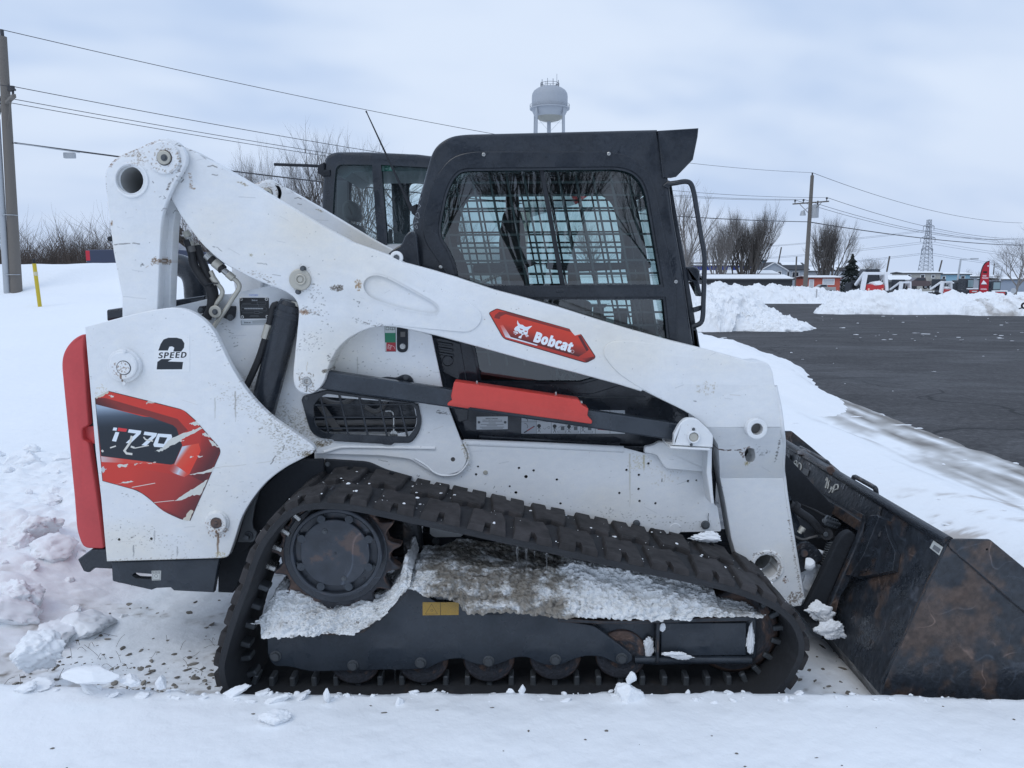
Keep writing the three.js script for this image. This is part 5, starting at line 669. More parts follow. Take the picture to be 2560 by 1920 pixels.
  part('side_plate', poly('H', [['O', 742, 742], ['O', 1690, 736, 30], [180, 822, 60], [300, 740, 60], [480, 545, 20], [520, 560], [640, 640], [1100, 660], [1380, 735], [1400, 752], [1610, 785, 30], [1830, 950, 40], [1852, 985, 40], [1830, 1015, 40], [1770, 1030, 40], [1720, 1005, 40], [1660, 975, 40], [1560, 970, 40], [1480, 992, 40], [1420, 1022, 40], [1380, 1030, 40], [1310, 1027, 40], [1260, 1008, 40], [1200, 976, 40], [1120, 980, 40], [1060, 1007, 40], [1010, 1026, 40], [960, 1030, 40], [880, 1022, 40], [830, 1002, 40], [800, 986, 20], [720, 990, 40], [660, 1012, 40], [620, 1032, 30], [590, 1051, 20], [380, 1057], ['O', 2100, 1125], ['O', 1250, 1147, 30], ['O', 1150, 1132, 30], ['O', 1000, 1092, 30], ['O', 830, 1086, 20], ['O', 775, 1030, 30], ['O', 748, 940]], ZF, 0.03, 0.003), M.frameGrey, tf);
  part('box_plate', poly('Q', [[-120, 545], [1550, 495], [1550, 880, 30], [1450, 940, 20], [560, 965], [330, 950], [280, 860], [-100, 660]], ZF - 0.035, 0.25, 0.006), M.frameGrey, tf);
  part('box_face', poly('Q', [[600, 545], [1446, 541], [1446, 865], [600, 872]], ZF - 0.012, 0.03, 0.004), M.frameGrey, tf);
  part('top_flange', poly('Q', [['H', 1390, 738], ['H', 1392, 762], [0, 556], [560, 548], [1450, 528], [1545, 502], [1545, 472], [560, 515], [0, 522]], ZF + 0.03, 0.3, 0.003), M.bucketRust, tf, 'rusty upper edge of the frame');
  part('edge_strip', poly('O', [[742, 738], [1690, 728], [1780, 700], ['H', 300, 728], ['H', 488, 535], ['H', 496, 548], ['H', 308, 750], ['H', 190, 830], [1700, 744], [742, 752]], ZF + 0.004, 0.2, 0.002), M.bucketRust, tf, 'rusty upper edge of the rear plate');
  part('rib', poly('Q', [[556, 545], [592, 545], [586, 940], [552, 940]], ZF + 0.01, 0.04, 0.003), M.bucketRust, tf);
  part('bottom_rail', [rod(at('Q', 340, 905, ZF - 0.02), at('Q', 1490, 905, ZF - 0.02), 0.016, 14)], M.frameGrey, tf);
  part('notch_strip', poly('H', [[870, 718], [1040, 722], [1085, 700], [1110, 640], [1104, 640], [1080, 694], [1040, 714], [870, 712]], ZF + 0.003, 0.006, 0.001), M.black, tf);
  for (const [q, x, y, r] of [['O', 838, 972, 50], ['O', 1693, 1076, 50], ['H', 545, 1012, 28], ['H', 963, 1002, 28], ['H', 1373, 992, 28], ['H', 1780, 985, 28], ['I', 0, 0, 0]].slice(0, 6)) part('bolt', boltAt(q, x, y, ZF, r, 0.012), M.dullBolt, tf);
  decal('warning_decal', 'H', [[557, 640], [780, 640], [778, 718], [557, 720]], ZF, tf, (x, kk) => { x.fillStyle = '#a8863a'; x.fillRect(0, 0, kk.w, kk.h); x.strokeStyle = '#3a2f18'; x.lineWidth = 2; kk.path([[612, 650], [648, 712], [574, 712]]); x.stroke(); x.beginPath(); const q = kk.to(614, 690); x.arc(q[0], q[1], 7, 0, 6.3); x.stroke(); kk.path([[665, 641], [668, 641], [668, 719], [665, 719]]); x.fillStyle = '#3a2f18'; x.fill(); for (let i = 0; i < 700; i++) { x.globalAlpha = rr(0.2, 0.7); x.fillStyle = rnd() < 0.5 ? '#7a7468' : '#4a4638'; x.fillRect(rr(0, kk.w), rr(0, kk.h), rr(1, 5), rr(1, 2)); } x.globalAlpha = 1; }, 1700, 'worn yellow warning decal');
  for (const [x, y] of [[140, 995], [557, 990], [964, 982], [1371, 970], [1776, 960]]) { const p = at('H', x, y, ZF - 0.03), q = 168 * perPx('H', ZF - 0.03); const ro = part('roller', [new THREE.LatheGeometry([[0, 0], [q * 0.55, 0], [q * 0.6, 0.006], [q * 0.93, 0.006], [q, 0.0], [q, -0.05], [q * 0.9, -0.06], [q * 0.9, -0.2], [0, -0.2]].map(([a, b]) => new THREE.Vector2(a, -b)), 40).rotateX(-Math.PI / 2).translate(p.x, p.y, p.z)], M.rollerRust, tf); }
  { const p = at('Q', 1345, 640, -0.15), q = 452 * perPx('Q', -0.15); part('idler_wheel', [new THREE.LatheGeometry([[0, 0.02], [q * 0.5, 0.02], [q * 0.62, 0.0], [q * 0.9, 0.004], [q * 0.93, 0.012], [q, 0.010], [q, 0.10], [0, 0.10]].map(([a, b]) => new THREE.Vector2(a, b)), 64).rotateX(-Math.PI / 2).translate(p.x, p.y, p.z)], M.rollerRust, tf, 'big rusty front idler wheel'); M.rollerRust.side = THREE.DoubleSide; }
  part('belly_bracket', W_(poly('H', [[602, 150], [900, 150], [790, 240], [625, 243, 20], [600, 220]], -0.485, 0.02)), M.white, loader); for (const [x, y] of [[638, 265], [795, 262]]) part('bolt', boltAt('H', x, y, -0.49, 18, 0.008), M.dullBolt, loader);
}
// snow packed on the track frame: one heap behind the sprocket, one along the frame
function heap(top, low, nx, name, label, dirt, sd, zf = -0.055, zb = -0.43) {
  const T = top.map(([c, x, y]) => at(c, x, y, -0.16)), B = low.map(([c, x, y]) => at(c, x, y, zf)), val = (L, x) => { for (let i = 0; i < L.length - 1; i++) if (x <= L[i + 1].x) { const t = clamp((x - L[i].x) / (L[i + 1].x - L[i].x)); return lerp(L[i].y, L[i + 1].y, t); } return L[L.length - 1].y; };
  const x0 = T[0].x, x1 = T[T.length - 1].x, NZ = 100, pos = [], col = [], uv = [], idx = [];
  for (let i = 0; i <= nx; i++) for (let j = 0; j <= NZ; j++) {
    const x = lerp(x0, x1, i / nx), t = j / NZ, z = t < 0.65 ? lerp(zf, zf - 0.10, t / 0.65) : lerp(zf - 0.10, zb, (t - 0.65) / 0.35), yt = val(T, x), yb = val(B, x) + 0.012 * fbm(x * 18, 4, sd, 3) + 0.005 * nz(x * 70, 2, sd), f = Math.pow(clamp(t / 0.65), 0.75);
    const e = Math.min(1, Math.min(i, nx - i) / 6), y0 = lerp(yb, yt, f) - z, nA = fbm(x * 10, y0 * 10 + sd, 3, 3), nB = Math.abs(fbm(x * 24, y0 * 24, sd + 4, 2)) + 0.45 * Math.abs(fbm(x * 62, y0 * 62, sd + 5, 2)), nC = fbm(x * 120, y0 * 120, sd + 7, 2);
    const y = lerp(yb, yt, f) + (nA * 0.03 + nB * 0.034 + nC * 0.004 - 0.010) * e * Math.min(1, f * 3);
    pos.push(x + 0.008 * nC, y, z + (nA * 0.03 + nB * 0.055 + nC * 0.006) * e); uv.push(x, y - z);
    const d = dirt(x, f), kd = clamp(smooth(0.1, 0.75, d + fbm(x * 14, y0 * 14, sd + 11, 4) * 1.3 + nC * 0.6)), voidShade = smooth(0.34, 0.5, fbm(x * 30 + 3, y0 * 30, sd + 17, 3) + d * 0.16 + nC * 0.35 - nB * 0.25 + 0.1), a = [0.80, 0.82, 0.83], b = [0.27, 0.25, 0.22], q = [0.10, 0.085, 0.07];  // darkest tone paints the shade of tiny voids between clumps into the colour
    for (let n = 0; n < 3; n++) col.push(lerp(lerp(a[n], b[n], kd), q[n], voidShade * 0.75));
  }
  for (let i = 0; i < nx; i++) for (let j = 0; j < NZ; j++) { const a = i * (NZ + 1) + j, b = a + 1, c = a + NZ + 1, e = c + 1; idx.push(a, c, b, b, c, e); }
  const g = new THREE.BufferGeometry(); g.setAttribute('position', new THREE.Float32BufferAttribute(pos, 3)); g.setAttribute('color', new THREE.Float32BufferAttribute(col, 3)); g.setAttribute('uv', new THREE.Float32BufferAttribute(uv, 2)); g.setIndex(idx); g.computeVertexNormals();
  return solo(name, g, M.packed, label, 'packed snow');
}
heap([['O', 660, 600], ['O', 720, 470], ['O', 860, 195], ['O', 1000, 205], ['O', 1110, 240], ['O', 1250, 310], ['O', 1340, 385], ['O', 1480, 390], ['O', 1640, 385], ['O', 1850, 355], ['O', 2000, 335], ['O', 2110, 240], ['H', 420, 480], ['H', 455, 345], ['H', 470, 340], ['H', 500, 420]], [['O', 660, 610], ['O', 700, 745], ['O', 1200, 738], ['O', 1690, 725], ['H', 180, 810], ['H', 300, 735], ['H', 480, 545], ['H', 520, 500]], 330, 'packed_snow', 'grainy white snow packed under the sprocket on the rear of the track frame', (x, f) => -0.12 + 0.2 * smooth(0.25, 0, f), 3);
heap([['H', 470, 470], ['H', 520, 430], ['H', 640, 420], ['H', 740, 388], ['H', 900, 402], ['H', 1150, 412], ['H', 1400, 428], ['H', 1480, 385], ['H', 1800, 430], ['H', 2212, 505], ['P', 500, 880], ['P', 800, 940], ['P', 835, 1055], ['P', 1000, 1092], ['P', 1090, 1082], ['P', 1200, 1115], ['P', 1275, 1190], ['P', 1290, 1260]], [['H', 470, 560], ['H', 560, 590], ['H', 700, 618], ['H', 785, 640], ['H', 830, 700], ['H', 1100, 700], ['H', 1390, 728], ['H', 2212, 752], ['P', 0, 1300], ['P', 600, 1290], ['P', 1290, 1270]], 460, 'packed_snow', 'dirty brown and white snow heaped along the middle and front of the track frame', (x, f) => { const a = at('H', 500, 600, -0.1).x, b = at('H', 1420, 600, -0.1).x; return (smooth(a - 0.02, a + 0.1, x) * smooth(b + 0.1, b - 0.05, x)) * 0.72 - 0.08 + 0.2 * smooth(0.2, 0, f); }, 9);
{ const ic = (c, x, y0, y1, w, label) => { const a = at(c, x, y0, -0.02), b = at(c, x + 1, y1, -0.02); solo('icicle', rod(b, a, 0.0008, 8, w), M.ice, label, 'icicle', 'icicles on the track'); };
  ic('H', 1140, 308, 440, 0.0052, 'longest icicle under the upper run of the track'); ic('H', 1196, 318, 432, 0.0042, 'icicle second from the longest under the upper run of the track'); ic('H', 1245, 328, 368, 0.003, 'shortest icicle of the four under the middle of the track'); ic('H', 1320, 342, 447, 0.004, 'icicle nearest the front idler under the upper run'); ic('H', 556, 176, 214, 0.003, 'tiny icicle beside the sprocket under the upper run'); ic('H', 387, 1052, 1150, 0.003, 'thin icicle hanging from the track frame between two rollers'); }
const perch = (name, c, x, y, z, rpx, sx, sy, sz, sd, label, rough = 0.4) => { const p = at(c, x, y, z), r = rpx * perPx(c, z); return solo(name, lumpGeo(r, sx, sy, sz, sd, rough).translate(p.x, p.y, p.z), M.snow, label, 'snow chunk'); };
perch('snow_chunk', 'S', 1110, 1580, -0.38, 120, 1.4, 0.42, 0.35, 3.3, 'strip of snow lying on the track under the corner of the skid panel', 1.1);
perch('snow_chunk', 'Q', 480, 790, -0.12, 75, 0.8, 1.25, 0.3, 4.9, 'snow stuck in the corner left of the frame rib', 1.1);
perch('snow_chunk', 'Q', 770, 860, -0.09, 105, 1.3, 0.42, 0.22, 6.9, 'snow clinging low on the front box of the track frame', 1.1);
perch('snow_chunk', 'Q', 1485, 690, -0.11, 110, 0.36, 1.5, 0.2, 8.7, 'upright strip of snow on the front end of the frame box', 1.1);
perch('snow_chunk', 'Q', 615, 580, -0.10, 40, 0.8, 1.1, 0.3, 10.1, 'little snow patch in the upper corner of the frame box', 0.5);
// ---------- cab ----------
{
  const cab = group('cab', loader, 'black operator cab with guarded side windows');
  const winU = [[75, 610, 60], [85, 520, 60], [130, 290, 60], [180, 165, 80], [250, 82, 80], [330, 63, 60], [1600, 50, 60], [1730, 75, 100], [1825, 155, 100], [1872, 260, 80], [1890, 350], [2012, 1086], [240, 1100], [220, 960, 60], [190, 850, 60], [140, 750, 60], [95, 690, 60]], winL = [[200, 1166], [2026, 1155], [2078, 1700], ['E', 1530, 645], ['E', 900, 640], ['E', 862, 440]];
  const outerC = [['W', 884, 640], ['W', 890, 520, 60], ['B', 500, 880], ['B', 610, 452, 60], ['B', 650, 392, 60], ['B', 725, 345, 60], ['B', 810, 332, 60], ['B', 2000, 303], ['ZD', 70, 78], ['ZD', 150, 435], ['ZD', 180, 680], ['ZD', 250, 1080], ['ZD', 300, 1450], ['ZD', 332, 1640], ['E', 2160, 1030], ['E', 800, 985], ['E', 720, 800], ['E', 600, 330], ['B', 490, 1300]];
  const side = (z) => { const s = outline('K', outerC, CB); s.holes.push(hole('K', winU, CB), hole('K', winL, CB)); return plate(s, z, 0.045, 0.014, 4, 8); };
  const trimS = outline('B', [[565, 985, 60], [552, 860, 60], [600, 680, 60], [660, 560, 60], [740, 470, 80], [860, 440, 60], [1700, 440, 60], [1850, 470, 100], [1950, 570, 80], [1990, 700], ['K', 2110, 1110], ['K', 2130, 1760], ['E', 1600, 700], ['E', 800, 700], ['E', 790, 420], ['K', 100, 1165], ['B', 700, 1190], ['B', 650, 1110]], CB); trimS.holes.push(hole('K', winU, CB), hole('K', winL, CB));
  part('side_frame', [side(CB), plate(trimS, CB + 0.005, 0.01, 0.003)], M.black, cab); part('side_frame', side(CB + FARCAB), M.black, cab);
  for (const [c, x, y] of [['B', 932, 459], ['B', 1700, 454], ['B', 668, 1150], ['B', 2112, 1239]]) part('bolt', disc(c, x, y, CB + 0.004, 12, 0.007, 0.004), M.steel, cab);
  // glass: fixed rear pane, sliding front pane, lower pane, on both sides
  const pane = (c, l, z) => new THREE.ShapeGeometry(outline(c, l, CB), 8).translate(0, 0, z);
  const gl = (n, l, zo = -0.006) => part(n, pane('K', l, CB + zo), M.glass, cab);
  gl('window_pane', [[60, 620], [85, 500], [120, 280], [180, 140], [250, 60], [960, 50], [1155, 1105], [220, 1110], [180, 850]], -0.02); gl('window_pane', [[945, 45], [1640, 40], [1760, 70], [1850, 150], [1900, 350], [2030, 1095], [1140, 1100]], -0.028);
  gl('window_pane', winL, -0.02);
  part('far_window_pane', pane('K', [[60, 620], [85, 500], [120, 280], [180, 140], [250, 60], [1640, 40], [1850, 150], [2030, 1095], [220, 1110], [180, 850]], CB + FARCAB - 0.02), M.clearGlass, cab); part('far_window_pane', pane('K', winL, CB + FARCAB - 0.02), M.clearGlass, cab);
  part('sliding_sash', [poly('K', [[942, 50], [978, 50], [1174, 1102], [1132, 1102]], CB - 0.012, 0.012, 0.002), poly('K', [[1000, 60], [1018, 60], [1192, 1100], [1174, 1100]], CB - 0.03, 0.006, 0.001)], M.blackMatte, cab);
  part('window_rail', [poly('K', [[225, 1098], [1090, 1094], [1092, 1102], [2028, 1088], [2032, 1150], [230, 1165]], CB + 0.002, 0.02, 0.004), poly('K', [[1085, 1102], [1160, 1100], [1160, 1128], [1088, 1130]], CB + 0.006, 0.012, 0.003)], M.black, cab);
  // window guards: bars cut to the opening
  const inside = (P, x, y) => { let r = false; for (let i = 0, j = P.length - 1; i < P.length; j = i++) { const a = P[i], b = P[j]; if ((a.y > y) !== (b.y > y) && x < (b.x - a.x) * (y - a.y) / (b.y - a.y) + a.x) r = !r; } return r; };
  const guard = (z, Ls, parent, mat) => { for (const L of Ls) { const P = pts('K', L, CB), bars = [];
    const seg = (x0, y0, x1, y1, w) => { let st = null; const n = 60, q = (t) => [lerp(x0, x1, t), lerp(y0, y1, t)], add = (t0, t1) => { const a = at('K', ...q(t0), CB), b = at('K', ...q(t1), CB), l = Math.hypot(b.x - a.x, b.y - a.y); if (l < 0.01) return; part('guard_bar', new THREE.BoxGeometry(l, w, 0.005).rotateZ(Math.atan2(b.y - a.y, b.x - a.x)).translate((a.x + b.x) / 2, (a.y + b.y) / 2, z + (x0 === x1 || Math.abs(y1 - y0) > 300 ? 0.0008 : 0)), mat, parent); };
      for (let i = 0; i <= n; i++) { const p = at('K', ...q(i / n), CB), ok = inside(P, p.x, p.y); if (ok && st === null) st = i / n; if (!ok && st !== null) { add(st, i / n); st = null; } } if (st !== null) add(st, 1); };
    for (let i = -2; i < 14; i++) { const x = 5 + i * 150 - 110; seg(x, 0, x + 330, 1760, 0.0085); }
    for (let y = 180; y < 1720; y += 113) seg(0, y, 2200, y - 12, 0.0085); } };
  const ng = group('window_guard', cab, 'steel grid behind the side windows'); guard(CB - 0.06, [winU, winL], ng, M.guard = std([0.075, 0.085, 0.09], 0.55));
  const fg = group('far_window_guard', cab); guard(CB + FARCAB + 0.06, [winU, winL], fg, M.blackMatte);
  // roof, rear, visor, front
  part('roof', poly('B', [[500, 940], [495, 870], [612, 452, 60], [655, 392, 60], [727, 349, 60], [810, 337, 60], [2000, 308], [2000, 430], [830, 445, 60], [730, 500, 60], [660, 600], [600, 960]], CB - 0.02, 0.88, 0.01), M.black, cab);
  const vis = [[70, 76], [362, 57], [356, 122], [323, 282], [203, 406], [160, 414], [105, 410]];
  part('visor', [poly('ZD', vis, CB + 0.012, 0.014, 0.004), plate(outline('ZD', vis, CB), CB + FARCAB - 0.04, 0.014, 0.004), poly('ZD', [[70, 76], [362, 57], [358, 90], [72, 108]], CB, 0.9), poly('ZD', [[362, 57], [356, 122], [340, 120], [346, 60]], CB, 0.9)], M.black, cab);
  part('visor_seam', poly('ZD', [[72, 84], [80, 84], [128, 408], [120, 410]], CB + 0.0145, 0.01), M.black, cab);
  const post = (z) => poly('ZD', [[150, 436], [172, 470], [240, 860], [300, 1200], [372, 1630], [325, 1640], [240, 1060], [160, 600]], z, 0.05, 0.006);
  part('door_frame', [post(CB - 0.03), post(CB + FARCAB + 0.03), poly('ZD', [[150, 436], [172, 470], [182, 540], [150, 540]], CB - 0.03, 0.86), poly('ZD', [[352, 1500], [372, 1630], [330, 1640], [318, 1500]], CB - 0.03, 0.86)], M.black, cab);
  { const a = at('ZD', 165, 500, CB), b = at('ZD', 355, 1560, CB), g = new THREE.PlaneGeometry(0.74, a.distanceTo(b)); g.rotateY(Math.PI / 2).rotateZ(Math.atan2(b.y - a.y, b.x - a.x) + Math.PI / 2).translate((a.x + b.x) / 2, (a.y + b.y) / 2, -0.99); part('front_glass', g, M.clearGlass, cab); }
  part('floor', box((at('E', 800, 985, CB).x + at('E', 2150, 1030, CB).x) / 2, at('E', 1400, 900, CB).y, -0.99, 1.0, 0.1, 0.82), M.blackMatte, cab);
  const hz = CB + 0.015, zd = (x, y, z = hz) => at('ZD', x, y, z);
  const gh2 = part('grab_handle', tube([zd(140, 458, CB), zd(200, 450), zd(265, 440), zd(305, 455), zd(328, 520), zd(345, 620), zd(378, 820), zd(403, 970), zd(402, 1130), zd(396, 1300), zd(392, 1400), zd(376, 1452), zd(320, 1478, CB)], 0.0102, 90, 12), M.black, cab);
  part('handle_bracket', [poly('ZD', [[322, 1342], [392, 1322], [392, 1358], [330, 1378]], CB, 0.012), poly('ZD', [[105, 470], [150, 430], [175, 450], [150, 490]], CB + 0.01, 0.012)], M.black, gh2);
  part('work_light', [poly('ZD', [[268, 1050, 12], [345, 1048, 16], [372, 1075, 14], [374, 1110], [368, 1150], [384, 1260], [372, 1262], [352, 1165, 20], [300, 1152], [285, 1156]], CB - 0.06, 0.09, 0.008)], M.black, cab);
  part('rear_bracket', [poly('B', [[342, 1070, 10], [380, 1035, 20], [430, 1008, 20], [446, 960, 20], [478, 926, 15], [520, 950], [540, 1180], [440, 1120, 20]], -0.50, 0.04, 0.006)], M.black, cab);
  part('antenna', [rod(at('B', 492, 800, -0.6), at('B', 440, 690, -0.6), 0.0095, 10, 0.007), rod(at('B', 445, 700, -0.6), at('B', 211, 195, -0.6), 0.0055, 8, 0.0022), rod(at('B', 214, 202, -0.6), at('B', 209, 190, -0.6), 0.0032, 8), poly('B', [[478, 780, 8], [520, 760], [515, 840], [490, 822, 8]], -0.58, 0.04)], M.blackMatte, cab);
  { const chalk = std([0.3, 0.32, 0.34], 1), st = [[[540, 740], [548, 720]], [[530, 790], [545, 775], [530, 760]], [[512, 840], [535, 850], [530, 815], [512, 825]], [[505, 880], [530, 875], [520, 865]], [[512, 905], [520, 890], [525, 915], [505, 900]], [[488, 935], [505, 930], [508, 955], [490, 950], [500, 925]]]; part('chalk_mark', st.map((l) => tube(l.map(([x, y]) => at('B', x, y, CB + 0.0005)), 0.0011, 12, 5)), chalk, cab); }
  // inside
  const seat = group('seat', cab); const sz = -0.99, K2 = (x, y, z = sz) => at('K', x, y, z);
  part('backrest', [poly('K', [[640, 420, 60], [780, 400, 60], [820, 560, 60], [860, 1000, 40], [880, 1240], [640, 1260], [600, 700, 60]], -0.77, 0.44, 0.04, 4)], M.fabric, seat); part('headrest', poly('K', [[660, 250, 50], [770, 240, 50], [780, 400, 40], [660, 420, 40]], -0.86, 0.26, 0.04, 4), M.fabric, seat);
  part('cushion', poly('K', [[640, 1180, 60], [1250, 1130, 60], [1290, 1250, 50], [640, 1300]], -0.75, 0.48, 0.04, 4), M.fabric, seat);
  part('arm_bar', [poly('K', [[380, 880, 30], [900, 860, 30], [940, 880, 20], [620, 1000, 30], [560, 960, 30], [380, 960]], -0.68, 0.04, 0.008), poly('K', [[1000, 870, 20], [1600, 880, 30], [1900, 860, 20], [1900, 920, 20], [1300, 950, 20], [1010, 930, 20]], -0.68, 0.05, 0.01)], M.black, cab);
  { const q = []; for (let i = 0; i <= 120; i++) { const t = i / 120, p = lerp(0, 1, t); const c0 = K2(lerp(440, 640, p), lerp(1050, 960, p), -0.66), a = t * Math.PI * 2 * 11; q.push(c0.add(V3(Math.cos(a) * 0.006, Math.cos(a) * 0.010, Math.sin(a) * 0.011))); } part('seat_spring', tube(q, 0.0022, 240, 6), M.steel, cab); }
  part('added_view_block', poly('K', [[60, 1580, 40], [1060, 1560, 40], [1120, 1980], [80, 1980]], -0.78, 0.5, 0.02), M.blackMatte, cab);  // dark box added to block the bright view out through the lower panes
  part('joystick', [rod(K2(1180, 1240), K2(1230, 1010), 0.016, 10), cyl(K2(1235, 990), 'y', 0.026, 0.09, 12), box(K2(1190, 1290).x, K2(1190, 1290).y, -0.78, 0.18, 0.12, 0.12, 0.03)], M.blackMatte, cab);
  part('joystick', [rod(K2(1480, 1480, -0.72), K2(1490, 1330, -0.72), 0.014, 10), cyl(K2(1450, 1320, -0.72), 'y', 0.024, 0.07, 12), cyl(K2(1640, 1340, -0.72), 'y', 0.03, 0.08, 12)], M.blackMatte, cab);
  part('front_column', poly('K', [[1640, 80], [1720, 80], [1850, 700], [1960, 1500], [1840, 1500], [1740, 700]], -0.68, 0.03, 0.01), M.black, cab);
  part('display', box(K2(1700, 720, -1.25).x, K2(1700, 720, -1.25).y, -1.25, 0.05, 0.2, 0.16, 0.02), M.blackMatte, cab);
  part('seat_belt', poly('K', [[1730, 420], [1765, 420], [1760, 620], [1725, 620]], -1.2, 0.01), std([0.5, 0.16, 0.04], 0.8), cab);
  { const p = at('K', 1762, 890, -0.66); part('lever_knob', [ringZ(V3(p.x, p.y, -0.655), 0.021, 0.011, 0.014)], M.blackMatte, cab); }
  { const p = at('E', 1445, 560, -0.6); part('fan', [ringZ(p, 0.048, 0.038, 0.01), ...[0, 1, 2, 3, 4].map((i) => box(0, 0.02, 0, 0.014, 0.04, 0.006).rotateZ(i * 1.2566).translate(p.x, p.y, p.z - 0.004))], M.guard, cab); }
  // lower side: louvre block, knob, maker's plate, instruction strip
  part('vent_block', [poly('E', [[612, 350], [700, 362], [790, 390], [830, 640], [660, 560]], CB + 0.01, 0.012, 0.004), ...[0, 1, 2].map((i) => poly('E', [[645 + i * 4, 378 + i * 32], [738 + i * 4, 392 + i * 32], [742 + i * 4, 408 + i * 32], [650 + i * 4, 396 + i * 32]], CB + 0.022, 0.012, 0.003)), disc('E', 712, 495, CB + 0.01, 34, 0.012, 0.004)], M.black, cab);
  part('step_panel', [poly('E', [[740, 660], [838, 780], [832, 860], [768, 882], [720, 780]], CB + 0.012, 0.014, 0.003), poly('E', [[900, 955], [1770, 1005], [1770, 1030], [900, 985]], CB + 0.02, 0.03, 0.006)], M.black, cab);
  part('seam_strip', [poly('E', [[1000, 650], [1560, 720], [1560, 726], [1000, 656]], CB + 0.004, 0.008, 0.001), poly('E', [[1530, 716], [1930, 716], [1930, 722], [1530, 724]], CB + 0.004, 0.008, 0.001)], M.guard, cab);
  const mp = decal('maker_plate', 'E', [[888, 840], [1080, 838], [1080, 916], [888, 919]], CB, cab, (x, k) => { x.fillStyle = '#c3c8cc'; x.fillRect(0, 0, k.w, k.h); x.fillStyle = '#24282b'; k.text('BOBCAT COMPANY', 944, 854, 1020, 854, 10, 'bold #px sans-serif', 0, true); k.text('BOBCAT COMPANY OPERATOR CAB', 925, 864, 1045, 864, 9, '#px sans-serif', 0, true); for (const [y, a, b] of [[872, 924, 1046], [880, 962, 1006], [888, 914, 1054], [897, 950, 1016], [905, 908, 1058], [912, 920, 1050]]) { x.globalAlpha = 0.6; k.path([[a, y - 3], [b, y - 3], [b, y], [a, y]]); x.fill(); } x.globalAlpha = 1; }, 2000); for (const x of [903, 1064]) part('rivet', disc('E', x, 874, CB + 0.001, 8, 0.003, 0.001), M.dullBolt, mp);
  decal('instruction_strip', 'E', [[1165, 845], [1500, 800], [1800, 800], [1800, 944], [1163, 944]], CB, cab, (x, k) => {
    x.fillStyle = '#c4c9cd'; x.fillRect(0, 0, k.w, k.h); x.fillStyle = '#a9afb6'; k.path([[1160, 790], [1256, 790], [1256, 946], [1160, 946]]); x.fill(); x.strokeStyle = x.fillStyle = '#1d2226'; x.lineWidth = 2; const ln = (l, w = 2) => { x.lineWidth = w; x.beginPath(); l.forEach((q, i) => { const s = k.to(...q); i ? x.lineTo(...s) : x.moveTo(...s); }); x.stroke(); };
    ln([[1160, 871], [1800, 871]], 2); for (const a of [1256, 1347, 1438, 1527, 1618, 1708]) ln([[a, 800], [a, 944]], 2);
    const man = (a, b, s) => { x.beginPath(); const q = k.to(a, b); x.arc(q[0], q[1], s * 0.5 * k.s * 0.00065 * 5, 0, 6.3); x.fill(); ln([[a, b + 6], [a, b + 24]], 5); ln([[a - 11, b + 20], [a, b + 9], [a + 11, b + 20]], 3); ln([[a, b + 24], [a - 8, b + 40]], 3.4); ln([[a, b + 24], [a + 8, b + 40]], 3.4); };
    man(1368, 898, 5); man(1456, 900, 5); man(1542, 892, 5); man(1272, 896, 5); ln([[1180, 938], [1244, 898]], 9); x.strokeStyle = '#9c2c35'; ln([[1200, 926], [1238, 902]], 8); x.strokeStyle = '#1d2226'; ln([[1182, 880], [1196, 884], [1204, 900], [1198, 910]], 3); ln([[1190, 850], [1204, 858], [1200, 868]], 4);
    for (const a of [1412, 1492, 1578]) { ln([[a - 26, 928], [a + 24, 928], [a + 22, 938], [a - 24, 938], [a - 26, 928]], 1.6); ln([[a - 22, 910], [a - 6, 896], [a + 22, 900]], 2); x.globalAlpha = 0.65; k.path([[a - 6, 900], [a + 16, 900], [a + 16, 922], [a - 6, 922]]); x.fill(); x.globalAlpha = 1; }
    ln([[1296, 908], [1308, 918], [1318, 906]], 1.6); x.beginPath(); { const q = k.to(1332, 906); x.arc(q[0], q[1], 9, 0, 6.3); x.lineWidth = 2; x.stroke(); } x.fillStyle = '#9c2c35'; k.path([[1626, 908], [1680, 912], [1690, 924], [1634, 920]]); x.fill(); x.fillStyle = '#1d2226'; k.path([[1780, 818], [1786, 818], [1786, 830], [1780, 830]]); x.fill();
  }, 1900, 'strip of printed pictograms');
}
